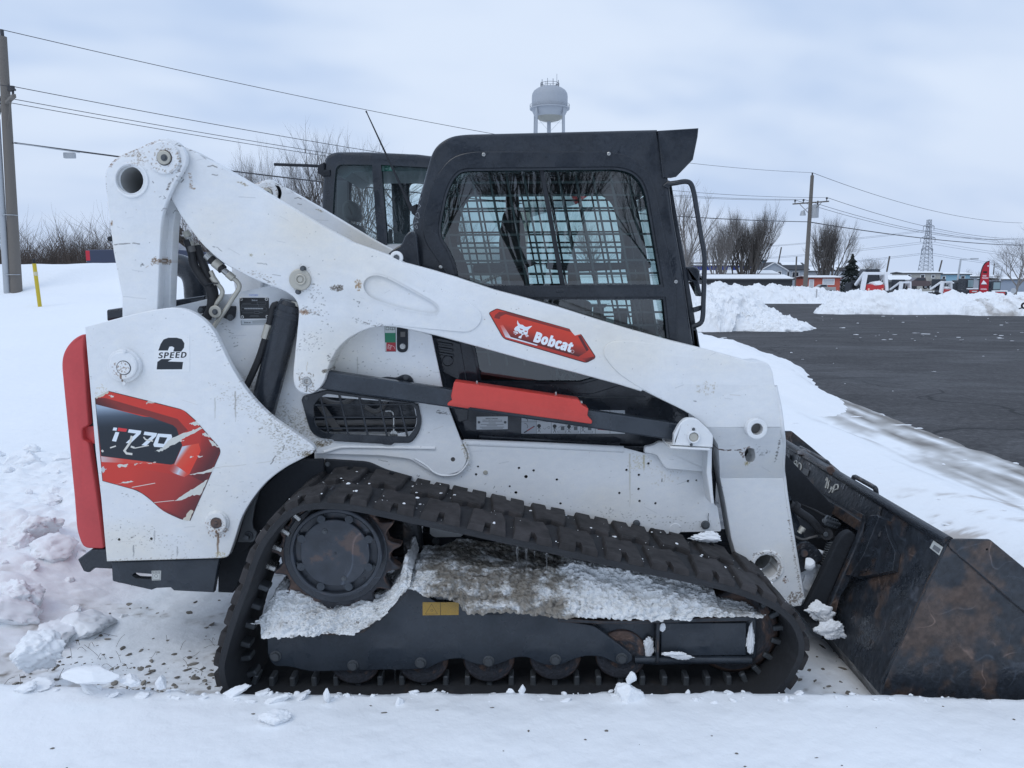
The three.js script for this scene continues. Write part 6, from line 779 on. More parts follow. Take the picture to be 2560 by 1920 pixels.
// ---------- bucket ----------
{
  const bk = group('bucket', loader, 'black and rusty steel bucket resting on the ground'), T = at('F', 1745, 622, 0), Kn = at('F', 1410, 1360, 0), Be = at('F', 1338, 1575, 0), He = at('F', 1405, 1713, 0), ZB2 = -2.0;
  const nrm = V3(Kn.y - T.y, -(Kn.x - T.x), 0).normalize(); if (nrm.x > 0) nrm.negate(); // outward, towards the machine
  const onBack = (c, x, y, off = 0) => { const d = ray(c, x, y), o = camera.position, P0 = T.clone().addScaledVector(nrm, off), t = nrm.dot(P0.clone().sub(o)) / (nrm.x * d[0] + nrm.y * d[1] + nrm.z * d[2]); return V3(o.x + d[0] * t, o.y + d[1] * t, o.z + d[2] * t); };
  const slab = (a, b, t, mat, name, label) => { const n = V3(b.y - a.y, -(b.x - a.x), 0).normalize(), s = new THREE.Shape([new THREE.Vector2(a.x, a.y), new THREE.Vector2(b.x, b.y), new THREE.Vector2(b.x - n.x * t, b.y - n.y * t), new THREE.Vector2(a.x - n.x * t, a.y - n.y * t)]); return part(name, plate(s, -0.012, 1.98, 0.002), mat, bk, label); };
  slab(T, Kn, 0.014, M.bucket, 'back_plate'); slab(Kn, Be, 0.014, M.bucketRust, 'heel_plate', 'rusty lower heel of the bucket'); slab(Be, He, 0.014, M.bucketRust, 'heel_plate');
  slab(He.clone().add(V3(0, 0.004, 0)), V3(2.35, He.y + 0.004, 0), 0.016, M.bucketRust, 'floor_plate');
  const sidePts = [[1740, 628, 20], [1790, 612, 20], [2005, 615, 12], [2212, 785], [2560, 1080, 30], [2840, 1600, 40], [2860, 1710], [1405, 1713], [1336, 1578, 30], [1350, 1500, 30], [1405, 1365, 20]];
  M.bucketSide = M.bucketRust.clone(); M.bucketSide.map = rusty(0.36, 91);
  part('side_plate', poly('F', sidePts, 0.0, 0.016, 0.003), M.bucketSide, bk, 'near side plate with brown rust'); part('side_plate', plate(outline('F', sidePts, 0), ZB2 + 0.016, 0.016), M.bucketSide, bk);
  const rf = outline('F', [[1745, 652, 20], [1765, 612, 20], [2005, 612, 12], [2212, 783], [2560, 1078, 30], [2600, 1300, 30], [2212, 1052], [1790, 692, 20]], 0.010); rf.holes.push(roundHole('F', 1984, 672, 13, 0.010)); part('side_edge', plate(rf, 0.010, 0.010, 0.003), M.bucketSide, bk);
  part('weld_bead', [tube([at('F', 1745, 640, 0), at('F', 1580, 990, 0), at('F', 1408, 1360, 0), at('F', 1345, 1490, 0)].map((p) => p.add(V3(-0.003, 0, -0.004))), 0.0055, 40, 8), tube([at('F', 1770, 672, 0.004), at('F', 2212, 1052, 0.004), at('F', 2560, 1290, 0.004)], 0.004, 30, 8)], M.bucketRust, bk);
  // rolled top edge
  part('top_rim', [cyl(V3(T.x + 0.004, T.y - 0.004, -1), 'z', 0.021, 1.99, 18)], M.bucket, bk);
  const patch = (name, c, l, off, th, mat, label) => { // a piece lying on the back plate, outline traced there
    const P = l.map(([x, y]) => onBack(c, x, y, off)), e1 = V3(0, 0, 1), e2 = Kn.clone().sub(T).normalize(), s = new THREE.Shape(P.map((p) => { const v = p.clone().sub(T); return new THREE.Vector2(v.dot(e1), v.dot(e2)); })); const g = new THREE.ExtrudeGeometry(s, { depth: th - 0.004, bevelEnabled: true, bevelSize: 0.002, bevelOffset: -0.002, bevelThickness: 0.002, bevelSegments: 2 });
    const e3 = e1.clone().cross(e2), sg = Math.sign(e3.dot(nrm)); g.applyMatrix4(new THREE.Matrix4().makeBasis(e1, e2, e3)); const o = T.clone().addScaledVector(nrm, off - (sg > 0 ? th : 0)); g.translate(o.x, o.y, o.z); return part(name, g, mat, bk, label); };
  patch('cross_bar', 'R', [[60, 510], [880, 1035], [830, 1105], [60, 600]], 0.05, 0.05, M.bucketRust, 'long rusty cross bar on the bucket back');
  patch('mount_wedge', 'R', [[905, 990], [930, 968], [985, 962], [1000, 985], [870, 1300], [760, 1470], [720, 1470], [820, 1200]], 0.055, 0.06, M.bucket);
  patch('mount_wedge', 'R', [[985, 962], [1040, 1000], [1075, 1140], [1135, 1275], [1115, 1430], [870, 1480], [760, 1470], [870, 1300]], 0.022, 0.024, M.bucket);
  { const e = [[1010, 900], [995, 975], [1050, 1030], [1075, 1150], [1130, 1275], [1118, 1420]]; part('weld_bead', tube(e.map(([x, y]) => onBack('R', x, y, 0.012)), 0.0085, 50, 8), M.bucketRust, bk); part('weld_bead', tube([[1000, 1000], [1010, 1080], [1000, 1150]].map(([x, y]) => onBack('R', x, y, 0.026)), 0.006, 20, 8), M.bucket, bk); }
  patch('slot', 'R', [[770, 905], [880, 965], [870, 1005], [760, 945]], 0.004, 0.003, M.bucketRust); patch('slot', 'R', [[830, 1425], [890, 1412], [892, 1430], [832, 1445]], 0.028, 0.004, M.bucketRust);
  patch('stiffener', 'R', [[150, 410], [250, 460], [250, 480], [215, 600], [150, 560]], 0.012, 0.012, M.bucket);
  const tag = patch('part_label', 'R', [[1455, 1178], [1533, 1232], [1503, 1304], [1422, 1240]], 0.003, 0.0045, M.paper = std([0.5, 0.52, 0.5], 0.7), 'white parts label'); patch('label_print', 'R', [[1462, 1212], [1518, 1250], [1500, 1286], [1444, 1244]], 0.0045, 0.0045, std([0.16, 0.17, 0.18], 0.8));
  const chalk = std([0.62, 0.63, 0.6], 1), stroke = (l) => tube(l.map(([x, y]) => onBack('M', x, y, 0.0012)), 0.0042, 16, 5);
  part('chalk_mark', [[[158, 285], [140, 300], [150, 325], [178, 335], [160, 365], [135, 372], [124, 350], [150, 325], [172, 300], [158, 285]], [[182, 310], [170, 350], [185, 380], [205, 370], [210, 330], [195, 308], [182, 310]]].map(stroke), chalk, bk, 'chalked number 80'); part('chalk_mark', [[[455, 480], [462, 455], [470, 480], [455, 530], [450, 555]], [[495, 480], [480, 500], [478, 530], [470, 560]], [[510, 540], [500, 570], [520, 555], [540, 530], [485, 600]], [[545, 520], [530, 560], [515, 600]], [[545, 520], [572, 525], [570, 560], [540, 575]]].map(stroke), chalk, bk, 'chalked letters');
  patch('print_patch', 'M', [[235, 355], [290, 378], [272, 438], [222, 410]], 0.003, 0.003, std([0.17, 0.18, 0.19], 0.8));
  // clips and a worn lug along the rim
  const clip = (a, b, hgt) => { const p = (q) => onBack('R', q[0], q[1], 0).add(V3(0.02, 0, 0)); part('rim_clip', tube([p(a), p(a).add(V3(0.01, hgt, 0)), p(b).add(V3(0.01, hgt, 0)), p(b).add(V3(0.02, -0.02, 0))], 0.011, 40, 8, 0.1), M.bucket, bk); };
  clip([290, 440], [515, 570], 0.028); clip([735, 690], [905, 790], 0.028); part('rim_lug', lumpGeo(0.05, 0.6, 0.45, 1.1, 3.1, 0.25, 3).translate(...onBack('R', 600, 590, 0).toArray()), M.rollerRust, bk); part('rim_lug', lumpGeo(0.045, 0.7, 0.4, 1.3, 5.1, 0.25, 3).translate(...onBack('R', 350, 440, 0).toArray()), M.bucket, bk);
  // quick coupler between the arm and the bucket
  const qc = group('quick_coupler', loader, 'dark rusty quick coupler with springs and levers'), fz = -0.55, f = (x, y, z = fz) => at('F', x, y, z);
  part('latch_plate', poly('F', [[1075, 610, 20], [1110, 575, 20], [1150, 560, 20], [1185, 590, 20], [1020, 960], [960, 1145], [880, 1060], [868, 1035]], -0.47, 0.04, 0.006), M.blackMatte, qc);
  part('latch_plate', poly('F', [[1180, 640], [1215, 555], [1240, 470], [1200, 780], [1090, 960], [1050, 1110], [970, 1145], [985, 1090]], -0.43, 0.03, 0.006), M.bucketRust, qc);
  part('coupler_frame', [poly('F', [[700, 40], [760, 100], [1180, 560], [1080, 640], [700, 330]], -0.75, 0.1), poly('F', [[800, 600], [1080, 600], [960, 1000], [840, 960]], -0.72, 0.3), poly('F', [[905, 1150], [970, 1130], [1060, 1200], [940, 1190]], -0.42, 0.3)], M.blackMatte, qc);
  part('pivot_hub', [poly('F', [[800, 660, 40], [850, 615, 50], [920, 640, 40], [975, 700, 30], [980, 740], [900, 790], [820, 830], [790, 760]], -0.53, 0.05, 0.006)], M.bucketRust, qc); part('pivot_bolt', [disc('F', 857, 692, -0.53, 26, 0.012)], M.rollerRust, qc);
  part('tilt_cylinder', [rod(f(720, 330, -0.6), f(815, 600, -0.6), 0.032, 20), rod(f(760, 470, -0.62), f(830, 640, -0.62), 0.018, 14)], M.frameGrey, qc);
  part('lever', [tube([f(770, 390), f(830, 440), f(900, 490), f(950, 545), f(1005, 585)], 0.018, 30, 12), rod(f(1000, 578, -0.53), f(1000, 578, -0.62), 0.026, 18), rod(f(795, 400), f(815, 420), 0.024, 12)], M.hose, qc); part('lever_bolt', disc('F', 993, 578, -0.525, 16, 0.006), M.dullBolt, qc);
  part('spring_bolt', [rod(f(985, 495, -0.5), f(1075, 520, -0.62), 0.010, 10), ...[0, 1, 2, 3, 4].map((i) => { const p = f(1000 + i * 14, 494 + i * 6, -0.51 - i * 0.02); return new THREE.TorusGeometry(0.018, 0.005, 6, 16).rotateY(0.7).translate(p.x, p.y, p.z); })], M.dullBolt, qc);
  { const q = []; for (let i = 0; i <= 160; i++) { const t = i / 160, a = t * 6.283 * 10, p = f(lerp(1030, 985, t), lerp(620, 760, t), -0.54); q.push(p.add(V3(Math.cos(a) * 0.017, 0, Math.sin(a) * 0.017))); } part('latch_spring', tube(q, 0.0032, 320, 6), M.dullBolt, qc); }
  part('hose', tube([f(835, 395, -0.7), f(920, 430, -0.65), f(1000, 470, -0.6), f(1040, 465, -0.55)], 0.006, 24, 8), M.hose, qc); part('hose', tube([f(800, 590, -0.55), f(850, 610, -0.54), f(900, 600, -0.53), f(940, 590, -0.56)], 0.005, 24, 8), M.zincDark, qc);
  part('fitting', [rod(f(830, 570, -0.5), f(850, 545, -0.5), 0.011, 8), rod(f(842, 556, -0.5), f(856, 536, -0.5), 0.014, 6)], M.zinc, qc);
  perch('snow_chunk', 'F', 890, 762, -0.5, 34, 1, 1, 1, 2.2, 'round ball of snow wedged in the bucket coupler', 0.15); perch('snow_chunk', 'F', 900, 880, -0.6, 110, 0.75, 1.15, 0.5, 3.9, 'slab of snow wedged behind the loader arm foot beside the bucket', 0.9); perch('snow_chunk', 'F', 955, 1050, -0.44, 80, 1.1, 0.75, 0.4, 6.1, 'curved snow patch caught between the two latch plates', 1.1); perch('snow_chunk', 'F', 1030, 1160, -0.36, 85, 1.1, 0.7, 0.5, 7.7, 'lowest snow patch on the bucket coupler, above the rusty heel', 1.1); perch('snow_chunk', 'F', 945, 685, -0.55, 32, 1.2, 0.6, 0.5, 9.4, 'small snow cap behind the coupler pivot', 0.4);
}
// ---------- behind: trees, poles, wires, houses, machines ----------
const tint = (rgb, r = 0.85, more) => std(rgb, r, more);
M.bark = tint([0.11, 0.10, 0.093], 0.95); M.barkPale = tint([0.19, 0.175, 0.165], 0.95); M.needle = tint([0.022, 0.032, 0.028], 1); M.poleWood = tint([0.16, 0.145, 0.13], 0.9); M.wire = tint([0.05, 0.05, 0.055], 0.7); M.galv = tint([0.42, 0.44, 0.46], 0.5, { metalness: 0.3 });
M.roofDark = tint([0.045, 0.048, 0.055]); M.pane = phys([0.03, 0.035, 0.045], 0.08); M.trimWhite = tint([0.7, 0.71, 0.72]); M.roofSnow = tint([0.87, 0.885, 0.9], 0.95); M.tyre = tint([0.015, 0.015, 0.017], 0.9);
// bare trees: limbs that fork and taper, down to twigs
function limbs() {
  const pos = [], idx = [];
  const tubeTo = (P, R, seg) => { const n = P.length, base = pos.length / 3; for (let i = 0; i < n; i++) { const d = (P[Math.min(i + 1, n - 1)].clone().sub(P[Math.max(i - 1, 0)])).normalize(), u = (Math.abs(d.y) < 0.9 ? V3(0, 1, 0) : V3(1, 0, 0)).cross(d).normalize(), w = d.clone().cross(u); for (let k = 0; k < seg; k++) { const a = k / seg * 6.2832, c = Math.cos(a) * R[i], s = Math.sin(a) * R[i]; pos.push(P[i].x + u.x * c + w.x * s, P[i].y + u.y * c + w.y * s, P[i].z + u.z * c + w.z * s); } } for (let i = 0; i < n - 1; i++) for (let k = 0; k < seg; k++) { const a = base + i * seg + k, b = base + i * seg + (k + 1) % seg, c = a + seg, e = b + seg; idx.push(a, b, c, b, e, c); } };
  return { tubeTo, build: () => { const g = new THREE.BufferGeometry(); g.setAttribute('position', new THREE.Float32BufferAttribute(pos, 3)); g.setIndex(idx); g.computeVertexNormals(); return g; } };
}
function grow(L, p, dir, len, r, depth, o) {
  const n = depth > 2 ? 5 : 3, P = [p.clone()], R = [r], q = p.clone(), d = dir.clone();
  for (let i = 1; i <= n; i++) { d.add(V3(rr(-1, 1), rr(-0.6, 1) * 0.5, rr(-1, 1)).multiplyScalar(o.wob)); d.y += o.lift; d.normalize(); q.addScaledVector(d, len / n); P.push(q.clone()); R.push(r * lerp(1, depth ? 0.62 : 0.3, i / n)); }
  L[depth >= o.trunkFrom ? 0 : 1].tubeTo(P, R, depth > 3 ? 7 : depth > 1 ? 5 : 3);
  if (!depth) return;
  const kids = o.kids[depth] ?? 3;
  for (let k = 0; k < kids; k++) { const t = k === 0 ? 1 : rr(o.from, 1), i = Math.min(n - 1, Math.floor(t * n)), f = t * n - i, b = P[i].clone().lerp(P[i + 1] ?? P[n], f), spread = k === 0 ? o.spread * 0.4 : o.spread * rr(0.7, 1.2), az = rr(0, 6.2832), s = V3(Math.cos(az), 0, Math.sin(az)), nd = d.clone().multiplyScalar(Math.cos(spread)).addScaledVector(s, Math.sin(spread)).normalize(); grow(L, b, nd, len * rr(o.short - 0.08, o.short + 0.1), lerp(R[i], R[Math.min(n, i + 1)], f) * (k === 0 ? 0.85 : rr(0.5, 0.72)), depth - 1, o); }
}
function tree(base, height, style, name, label, grp, mat = M.bark, thick = 1) {
  const L = [limbs(), limbs()], o = { wob: 0.10, lift: 0.05, spread: 0.5, short: 0.72, from: 0.35, trunkFrom: 5, kids: { 5: 5, 4: 4, 3: 4, 2: 4, 1: 4 }, ...style };
  const stems = style.stems ?? 1; for (let k = 0; k < stems; k++) { const a = rr(0, 6.28), t = stems > 1 ? rr(0.12, style.fan ?? 0.5) : 0.03; grow(L, base.clone().add(V3(rr(-0.1, 0.1), -0.2, rr(-0.1, 0.1)).multiplyScalar(stems > 1 ? 3 : 1)), V3(Math.cos(a) * t, 1, Math.sin(a) * t).normalize(), height * (style.trunk ?? 0.34), height * (style.girth ?? 0.02) * thick, style.depth ?? 5, o); }
  const t = thing(name, label, 'tree', base, grp); part('trunk', L[0].build(), mat, t); part('crown', L[1].build(), mat, t); return t;
}
const gnd = (c, x, d) => { const p = away('px', CROP[c][0] + x / CROP[c][2], 716, d); p.y = gh(p.x, p.z); return p; };
const topAt = (c, x, y, d) => away(c, x, y, d).y;
const TR = (c, x, yTop, d, style, label, mat, thick, dy = 0) => { const p = gnd(c, x, d); p.y += dy; return tree(p, topAt(c, x, yTop, d) - p.y, style, 'bare_tree', label, null, mat, thick); };
const vase = { stems: 6, fan: 0.55, trunk: 0.42, girth: 0.013, spread: 0.38, short: 0.66, from: 0.3, trunkFrom: 4, depth: 5, wob: 0.07, kids: { 5: 4, 4: 4, 3: 4, 2: 4, 1: 4 } };
const tall = { trunk: 0.44, girth: 0.017, spread: 0.55, short: 0.6, from: 0.35, kids: { 5: 9, 4: 5, 3: 4, 2: 4, 1: 3 } }, wide = { trunk: 0.3, girth: 0.022, spread: 0.72, short: 0.72, from: 0.4, kids: { 5: 5, 4: 5, 3: 4, 2: 4, 1: 4 } };
seed = 777;
TR('W', 742, 232, 45, { ...wide, stems: 3, fan: 0.5, trunk: 0.36, girth: 0.016, spread: 0.55, short: 0.68, kids: { 5: 6, 4: 5, 3: 4, 2: 4, 1: 4 } }, 'bare many-stemmed tree rising directly behind the excavator cab', M.bark, 0.8);
TR('W', 885, 286, 52, { ...wide, lift: 0.0, spread: 0.85 }, 'bare spreading tree between the excavator cab and the loader cab roof', M.bark, 0.8);
TR('W', 505, 330, 60, { ...wide, lift: -0.02 }, 'bare tree with drooping twigs over the sloping loader arm', M.barkPale, 0.7); TR('W', 570, 342, 62, vase, 'bare bushy tree behind the pivot of the far arm', M.barkPale, 0.7);
TR('W', 650, 360, 58, wide, 'low bare tree left of the excavator cab', M.bark, 0.7);
TR('W', 1010, 400, 60, wide, 'bare tree seen through the rear half of the cab window', M.bark, 0.8); TR('W', 1290, 430, 75, wide, 'bare tree seen through the front half of the cab window', M.bark, 0.8);
TR('C', 148, 112, 60, tall, 'tall slender bare tree framed by the cab grab handle', M.barkPale, 0.8); TR('C', 175, 430, 64, { ...vase, stems: 4 }, 'lower bare tree behind the slender one by the grab handle', M.barkPale, 0.6);
TR('C', 345, 385, 150, vase, 'bare fan-shaped tree behind the blue trailer, the paler and lower of the two', M.barkPale, 1.1); TR('C', 495, 325, 150, { ...vase, stems: 8 }, 'dark fan-shaped bare tree behind the blue trailer, the taller of the two', M.bark, 1.25); TR('C', 455, 360, 156, vase, 'bare tree hidden half behind the dark fan-shaped one', M.bark, 1);
TR('C', 985, 375, 165, { ...vase, stems: 9, fan: 0.65 }, 'broad bare tree right behind the utility pole above the red home', M.bark, 1.2); TR('C', 1270, 545, 170, wide, 'small sparse bare tree behind the white house', M.barkPale, 0.9); TR('C', 1650, 665, 110, { ...wide, kids: { 5: 4, 4: 3, 3: 3, 2: 3, 1: 2 } }, 'little thin bare tree leaning beside the beige trailer', M.barkPale, 0.8);
TR('C', 2165, 400, 95, { ...wide, trunk: 0.34 }, 'large spreading bare tree at the edge of the lot beyond the excavators', M.barkPale, 0.9); TR('C', 2020, 640, 160, wide, 'small bare tree just right of the red feather flag', M.barkPale, 0.9); TR('C', 1850, 650, 220, wide, 'faint small bare tree between the lamp post and the flag', M.barkPale, 1);
TR('C', 1945, 650, 190, wide, 'small bare tree left of the red feather flag', M.barkPale, 0.9);
{ // conifers
  const fir = (p, h, r, label) => { const t = thing('conifer', label, 'tree', p), q = []; part('trunk', rod(p.clone(), p.clone().add(V3(0, h, 0)), h * 0.02, 8, 0.02), M.bark, t); for (let i = 0; i < 2600; i++) { const f = Math.pow(rnd(), 1.3), y = h * (0.08 + 0.92 * f), a = rr(0, 6.28), R = r * (1 - f) * rr(0.3, 1.08) * (0.85 + 0.25 * Math.sin(f * 40)), s = rr(0.1, 0.22) * h * 0.16; q.push(new THREE.TetrahedronGeometry(s).scale(1.4, 0.4, 1).rotateZ(-0.4).rotateY(-a).translate(p.x + Math.cos(a) * R, p.y + y - R * 0.25, p.z + Math.sin(a) * R)); } part('crown', q, M.needle, t); };
  const a = gnd('C', 1148, 168); fir(a, topAt('C', 1148, 578, 168) - a.y, 4.2, 'dark conical evergreen beside the white house'); const b = gnd('W', 672, 70); fir(b, topAt('W', 672, 428, 70) - b.y, 2.4, 'dark evergreen low behind the far loader arm'); const c = gnd('A', 1100, 48); fir(c, topAt('A', 1100, 1330, 48) - c.y, 1.6, 'dark evergreen glimpsed between the rear link and the arm');
}
{ // thicket along the far side of the field
  const L = limbs(); for (let i = 0; i < 760; i++) { const d = rr(40, 60), x = rr(-40, -8), p = V3(x, 0, 2.67 - d); p.y = gh(p.x, p.z); const hgt = rr(1.9, 3.6) * (0.75 + 0.35 * fbm(x * 0.2, 3, 1, 2) + 0.45 * smooth(-30, -22, x)); for (let k = 0; k < 3; k++) grow([L, L], p, V3(rr(-0.7, 0.7), 1, rr(-0.5, 0.5)).normalize(), hgt * 0.55, 0.022, 2, { wob: 0.22, lift: 0.02, spread: 0.7, short: 0.7, from: 0.2, trunkFrom: 9, kids: { 2: 4, 1: 4 } }); }
  solo('brush', L.build(), tint([0.10, 0.078, 0.066], 1), 'dark tangled thicket of bare brush along the far edge of the snowy field', 'thicket', null, 'stuff');
  TR('A', 560, 1335, 42, { ...wide, wob: 0.2, trunk: 0.3 }, 'bare tree with crooked limbs standing out of the thicket behind the tailgate', M.bark, 0.9); TR('A', 440, 1380, 44, { ...wide, wob: 0.2 }, 'smaller crooked bare tree in the middle of the thicket', M.bark, 0.8); TR('W', -8, 440, 34, tall, 'bare tree mostly outside the photo beside the near utility pole', M.bark, 0.6);
}
// --- poles and wires
const poleA = gnd('W', 33, 22), poleB = gnd('C', 866, 52), stepP = poleB.clone().sub(poleA), poleC = poleB.clone().add(stepP), poleZ = poleA.clone().sub(stepP.clone().multiplyScalar(0.6));
const wireDir = stepP.clone().setY(0).normalize(), across = V3(-wireDir.z, 0, wireDir.x);
function utilityPole(base, h, label, lean = 0) {
  const t = thing('utility_pole', label, 'utility pole', base); part('pole', rod(base.clone().add(V3(0, -0.6, 0)), base.clone().add(V3(lean, h, 0)), 0.16, 16, 0.11), M.poleWood, t);
  const y = h - 1.75, c = (o, dy) => base.clone().addScaledVector(across, o).add(V3(lean * (y + dy) / h, y + dy, 0)); part('crossarm', [rod(c(-1.25, 0), c(1.25, 0), 0.06, 4)].map((g) => g), M.poleWood, t); part('brace', rod(c(-0.75, -0.05), c(0, -0.75), 0.022, 6), M.poleWood, t); part('brace', rod(c(0.75, -0.05), c(0, -0.75), 0.022, 6), M.poleWood, t);
  for (const o of [-1.1, -0.5, 1.1]) part('insulator', [rod(c(o, 0.05), c(o, 0.16), 0.03, 8), rod(c(o, 0.16), c(o, 0.2), 0.075, 10), rod(c(o, 0.2), c(o, 0.27), 0.05, 10)], M.wire, t); part('insulator', [rod(base.clone().add(V3(lean, h, 0)), base.clone().add(V3(lean, h + 0.18, 0)), 0.05, 10)], M.wire, t); return t;
}
const leanA = away('A', 14, 225, 22).x - poleA.x, leanB = away('C', 911, 95, 52).x - poleB.x; const hA = topAt('A', 8, 225, 22) - poleA.y, hB = topAt('C', 912, 95, 52) - poleB.y;
{ const a = utilityPole(poleA, hA, 'near utility pole at the edge of the photo with a pale conduit up its side', leanA), q = (x, y, dz = 0) => { const p = away('A', x, y, 22 - dz); return p; };
  const cx = poleA.x - 0.19, cz = poleA.z + 0.10; part('conduit', rod(V3(cx, poleA.y - 0.4, cz), V3(cx + leanA * 0.6, topAt('A', 10, 735, 22), cz), 0.085, 14), M.galv, a); part('conduit_strap', [0.1, 0.45].map((f) => { const y = lerp(poleA.y, topAt('A', 10, 735, 22), f); return new THREE.TorusGeometry(0.19, 0.012, 6, 24).rotateX(Math.PI / 2).translate(poleA.x - 0.03 + leanA * 0.6 * f, y, poleA.z + 0.02); }), M.galv, a);
  part('cable_box', box(poleA.x + 0.14 + leanA * 0.75, topAt('A', 40, 545, 22), poleA.z, 0.16, 0.14, 0.12), M.wire, a); part('cable_bracket', [rod(V3(poleA.x + 0.1, topAt('A', 40, 860, 22), poleA.z), V3(poleA.x + 0.3, topAt('A', 60, 880, 22), poleA.z), 0.02, 6)], M.wire, a); part('drop_cable', tube([V3(poleA.x - 0.12 + leanA * 0.7, topAt('A', 0, 600, 22), poleA.z), V3(poleA.x - 0.26 + leanA * 0.65, topAt('A', 0, 640, 22), poleA.z), V3(poleA.x - 0.14 + leanA * 0.6, topAt('A', 10, 690, 22), poleA.z), V3(cx + leanA * 0.6, topAt('A', 10, 735, 22), cz)], 0.014, 20, 6), M.wire, a);
  const b = utilityPole(poleB, hB, 'far utility pole on the snow bank with crossarm, transformer and lamp', leanB), yT = topAt('C', 910, 318, 52), p = V3(poleB.x + 0.3 + leanB * 0.7, yT, poleB.z + 0.1); part('transformer', [cyl(p, 'y', 0.24, 0.8, 16), cyl(p.clone().add(V3(0, 0.43, 0)), 'y', 0.2, 0.08, 16, 0.1)], M.galv, b); part('bushing', cyl(p.clone().add(V3(0.15, 0.55, 0)), 'y', 0.05, 0.3, 8), M.wire, b); const l = V3(poleB.x - 0.5 + leanB * 0.7, yT - 0.1, poleB.z + 0.1); part('lamp', [cyl(l, 'y', 0.2, 0.3, 12, 0.12), rod(l.clone().add(V3(0, 0.15, 0)), V3(poleB.x, yT + 0.3, poleB.z), 0.03, 6)], M.galv, b);
}
{ const wire = (A, B, sag, r, label) => { const P = []; for (let i = 0; i <= 30; i++) { const t = i / 30; P.push(A.clone().lerp(B, t).add(V3(0, -sag * 4 * t * (1 - t), 0))); } return solo('overhead_wire', tube(P, r, 60, 5), M.wire, label, 'overhead wire', 'overhead wires between the utility poles'); };
  const pt = (b, h, o, dy) => b.clone().addScaledVector(across, o).add(V3(b === poleA ? leanA : b === poleB ? leanB : 0, h + dy, 0)); const rows = [['top wire', 0, 0.18, 0.010], ['nearest wire of the crossarm', 1.1, -1.5, 0.010], ['middle wire of the crossarm', -0.5, -1.5, 0.010], ['rear wire of the crossarm', -1.1, -1.5, 0.010]];
  for (const [n, o, dy, r] of rows) { wire(pt(poleZ, hA, o, dy), pt(poleA, hA, o, dy), 0.3, r, n + ', the stretch leaving the photo past the near pole'); wire(pt(poleA, hA, o, dy), pt(poleB, hB, o, dy), 0.75, r, n + ' between the near pole and the far pole'); wire(pt(poleB, hB, o, dy), pt(poleC, hB, o, dy), 0.75, r * 1.5, n + ' from the far pole to the edge of the photo'); }
  const yA = topAt('A', 70, 878, 22), yB = topAt('C', 880, 380, 52), cA = V3(poleA.x + 0.2 + leanA * 0.5, yA, poleA.z), cB = V3(poleB.x, yB, poleB.z); wire(cA, cB, 0.45, 0.024, 'thick black telephone cable under the wires between the near pole and the far pole'); wire(cB, poleC.clone().setY(yB - 0.3), 0.3, 0.034, 'thick black telephone cable falling from the far pole to the right-hand tree');
  const cl = cA.clone().lerp(cB, 0.03); solo('cable_splice', [box(cl.x, cl.y - 0.2, cl.z, 0.32, 0.16, 0.12, 0.02), rod(cA, cl.clone().add(V3(0.3, -0.12, 0)), 0.014, 6)], M.galv, 'pale splice box hanging on the telephone cable by the near pole', 'splice box');
  const sp = (c, x, y0, y1, d, r, label) => { const p = away(c, x, y0, d); solo('wooden_post', rod(p, V3(p.x + (label.includes('leaning') ? 0.6 : 0), topAt(c, x, y1, d), p.z), r, 8), M.bark, label, 'pole'); };
  sp('V', 1405, 480, 285, 200, 0.17, 'plain pole sticking up behind the roof of the grey house, leaning'); sp('V', 1612, 760, 400, 130, 0.13, 'thin dark pole before the grey house'); sp('V', 1085, 460, 290, 200, 0.13, 'dark pole beside the teal building'); sp('V', 532, 450, 290, 200, 0.12, 'thin pole left of the fan-shaped trees'); sp('V', 598, 580, 440, 170, 0.1, 'short thin pole in front of the blue trailer');
  sp('X', 515, 640, 395, 190, 0.2, 'dark pole right of the white house, leaning'); sp('X', 1165, 600, 445, 210, 0.2, 'dark pole beside the lattice tower, leaning'); sp('X', 1835, 640, 485, 230, 0.16, 'dark pole right of the feather flag');
  const lamp = (c, x, y0, y1, d, label, dx) => { const p = away(c, x, y0, d), t = thing('street_lamp', label, 'street lamp', p), y = topAt(c, x, y1, d); part('pole', rod(p, V3(p.x + 0.3, y, p.z), 0.14, 10, 0.1), M.galv, t); part('lamp_head', [rod(V3(p.x + 0.3, y - 0.1, p.z), V3(p.x + 0.3 + dx, y, p.z), 0.05, 6), box(p.x + 0.3 + dx * 1.1, y, p.z, Math.abs(dx) * 0.6, 0.18, 0.3, 0.05)], M.galv, t); };
  lamp('X', 1375, 830, 428, 95, 'tall grey street lamp among the parked machines', 1.5); lamp('X', 1912, 720, 522, 150, 'shorter street lamp right of the red feather flag', -1.2); lamp('X', 350, 640, 440, 150, 'street lamp in front of the white house', -1.1);
  const yp = away('Y', 478, 1255, 18); const mk = thing('marker_post', 'yellow marker post with a dark tip leaning in the snow', 'marker post', yp); const yt = V3(yp.x - 0.05, topAt('Y', 440, 880, 18), yp.z); part('post', rod(yp.clone().add(V3(0, -0.3, 0)), yt, 0.042, 12), tint([0.55, 0.42, 0.03], 0.5), mk); part('tip', rod(yt, yt.clone().add(V3(-0.004, 0.1, 0)), 0.03, 10), M.blackMatte, mk); part('sticker', rod(yt.clone().lerp(yp, 0.27), yt.clone().lerp(yp, 0.4), 0.0435, 12), tint([0.6, 0.55, 0.4]), mk);
  const wp = away('V', 1872, 905, 45); solo('white_stake', rod(wp, V3(wp.x, topAt('V', 1872, 800, 45), wp.z), 0.045, 8), M.trimWhite, 'white stake in the snow beside the foot of the far utility pole', 'stake');
}
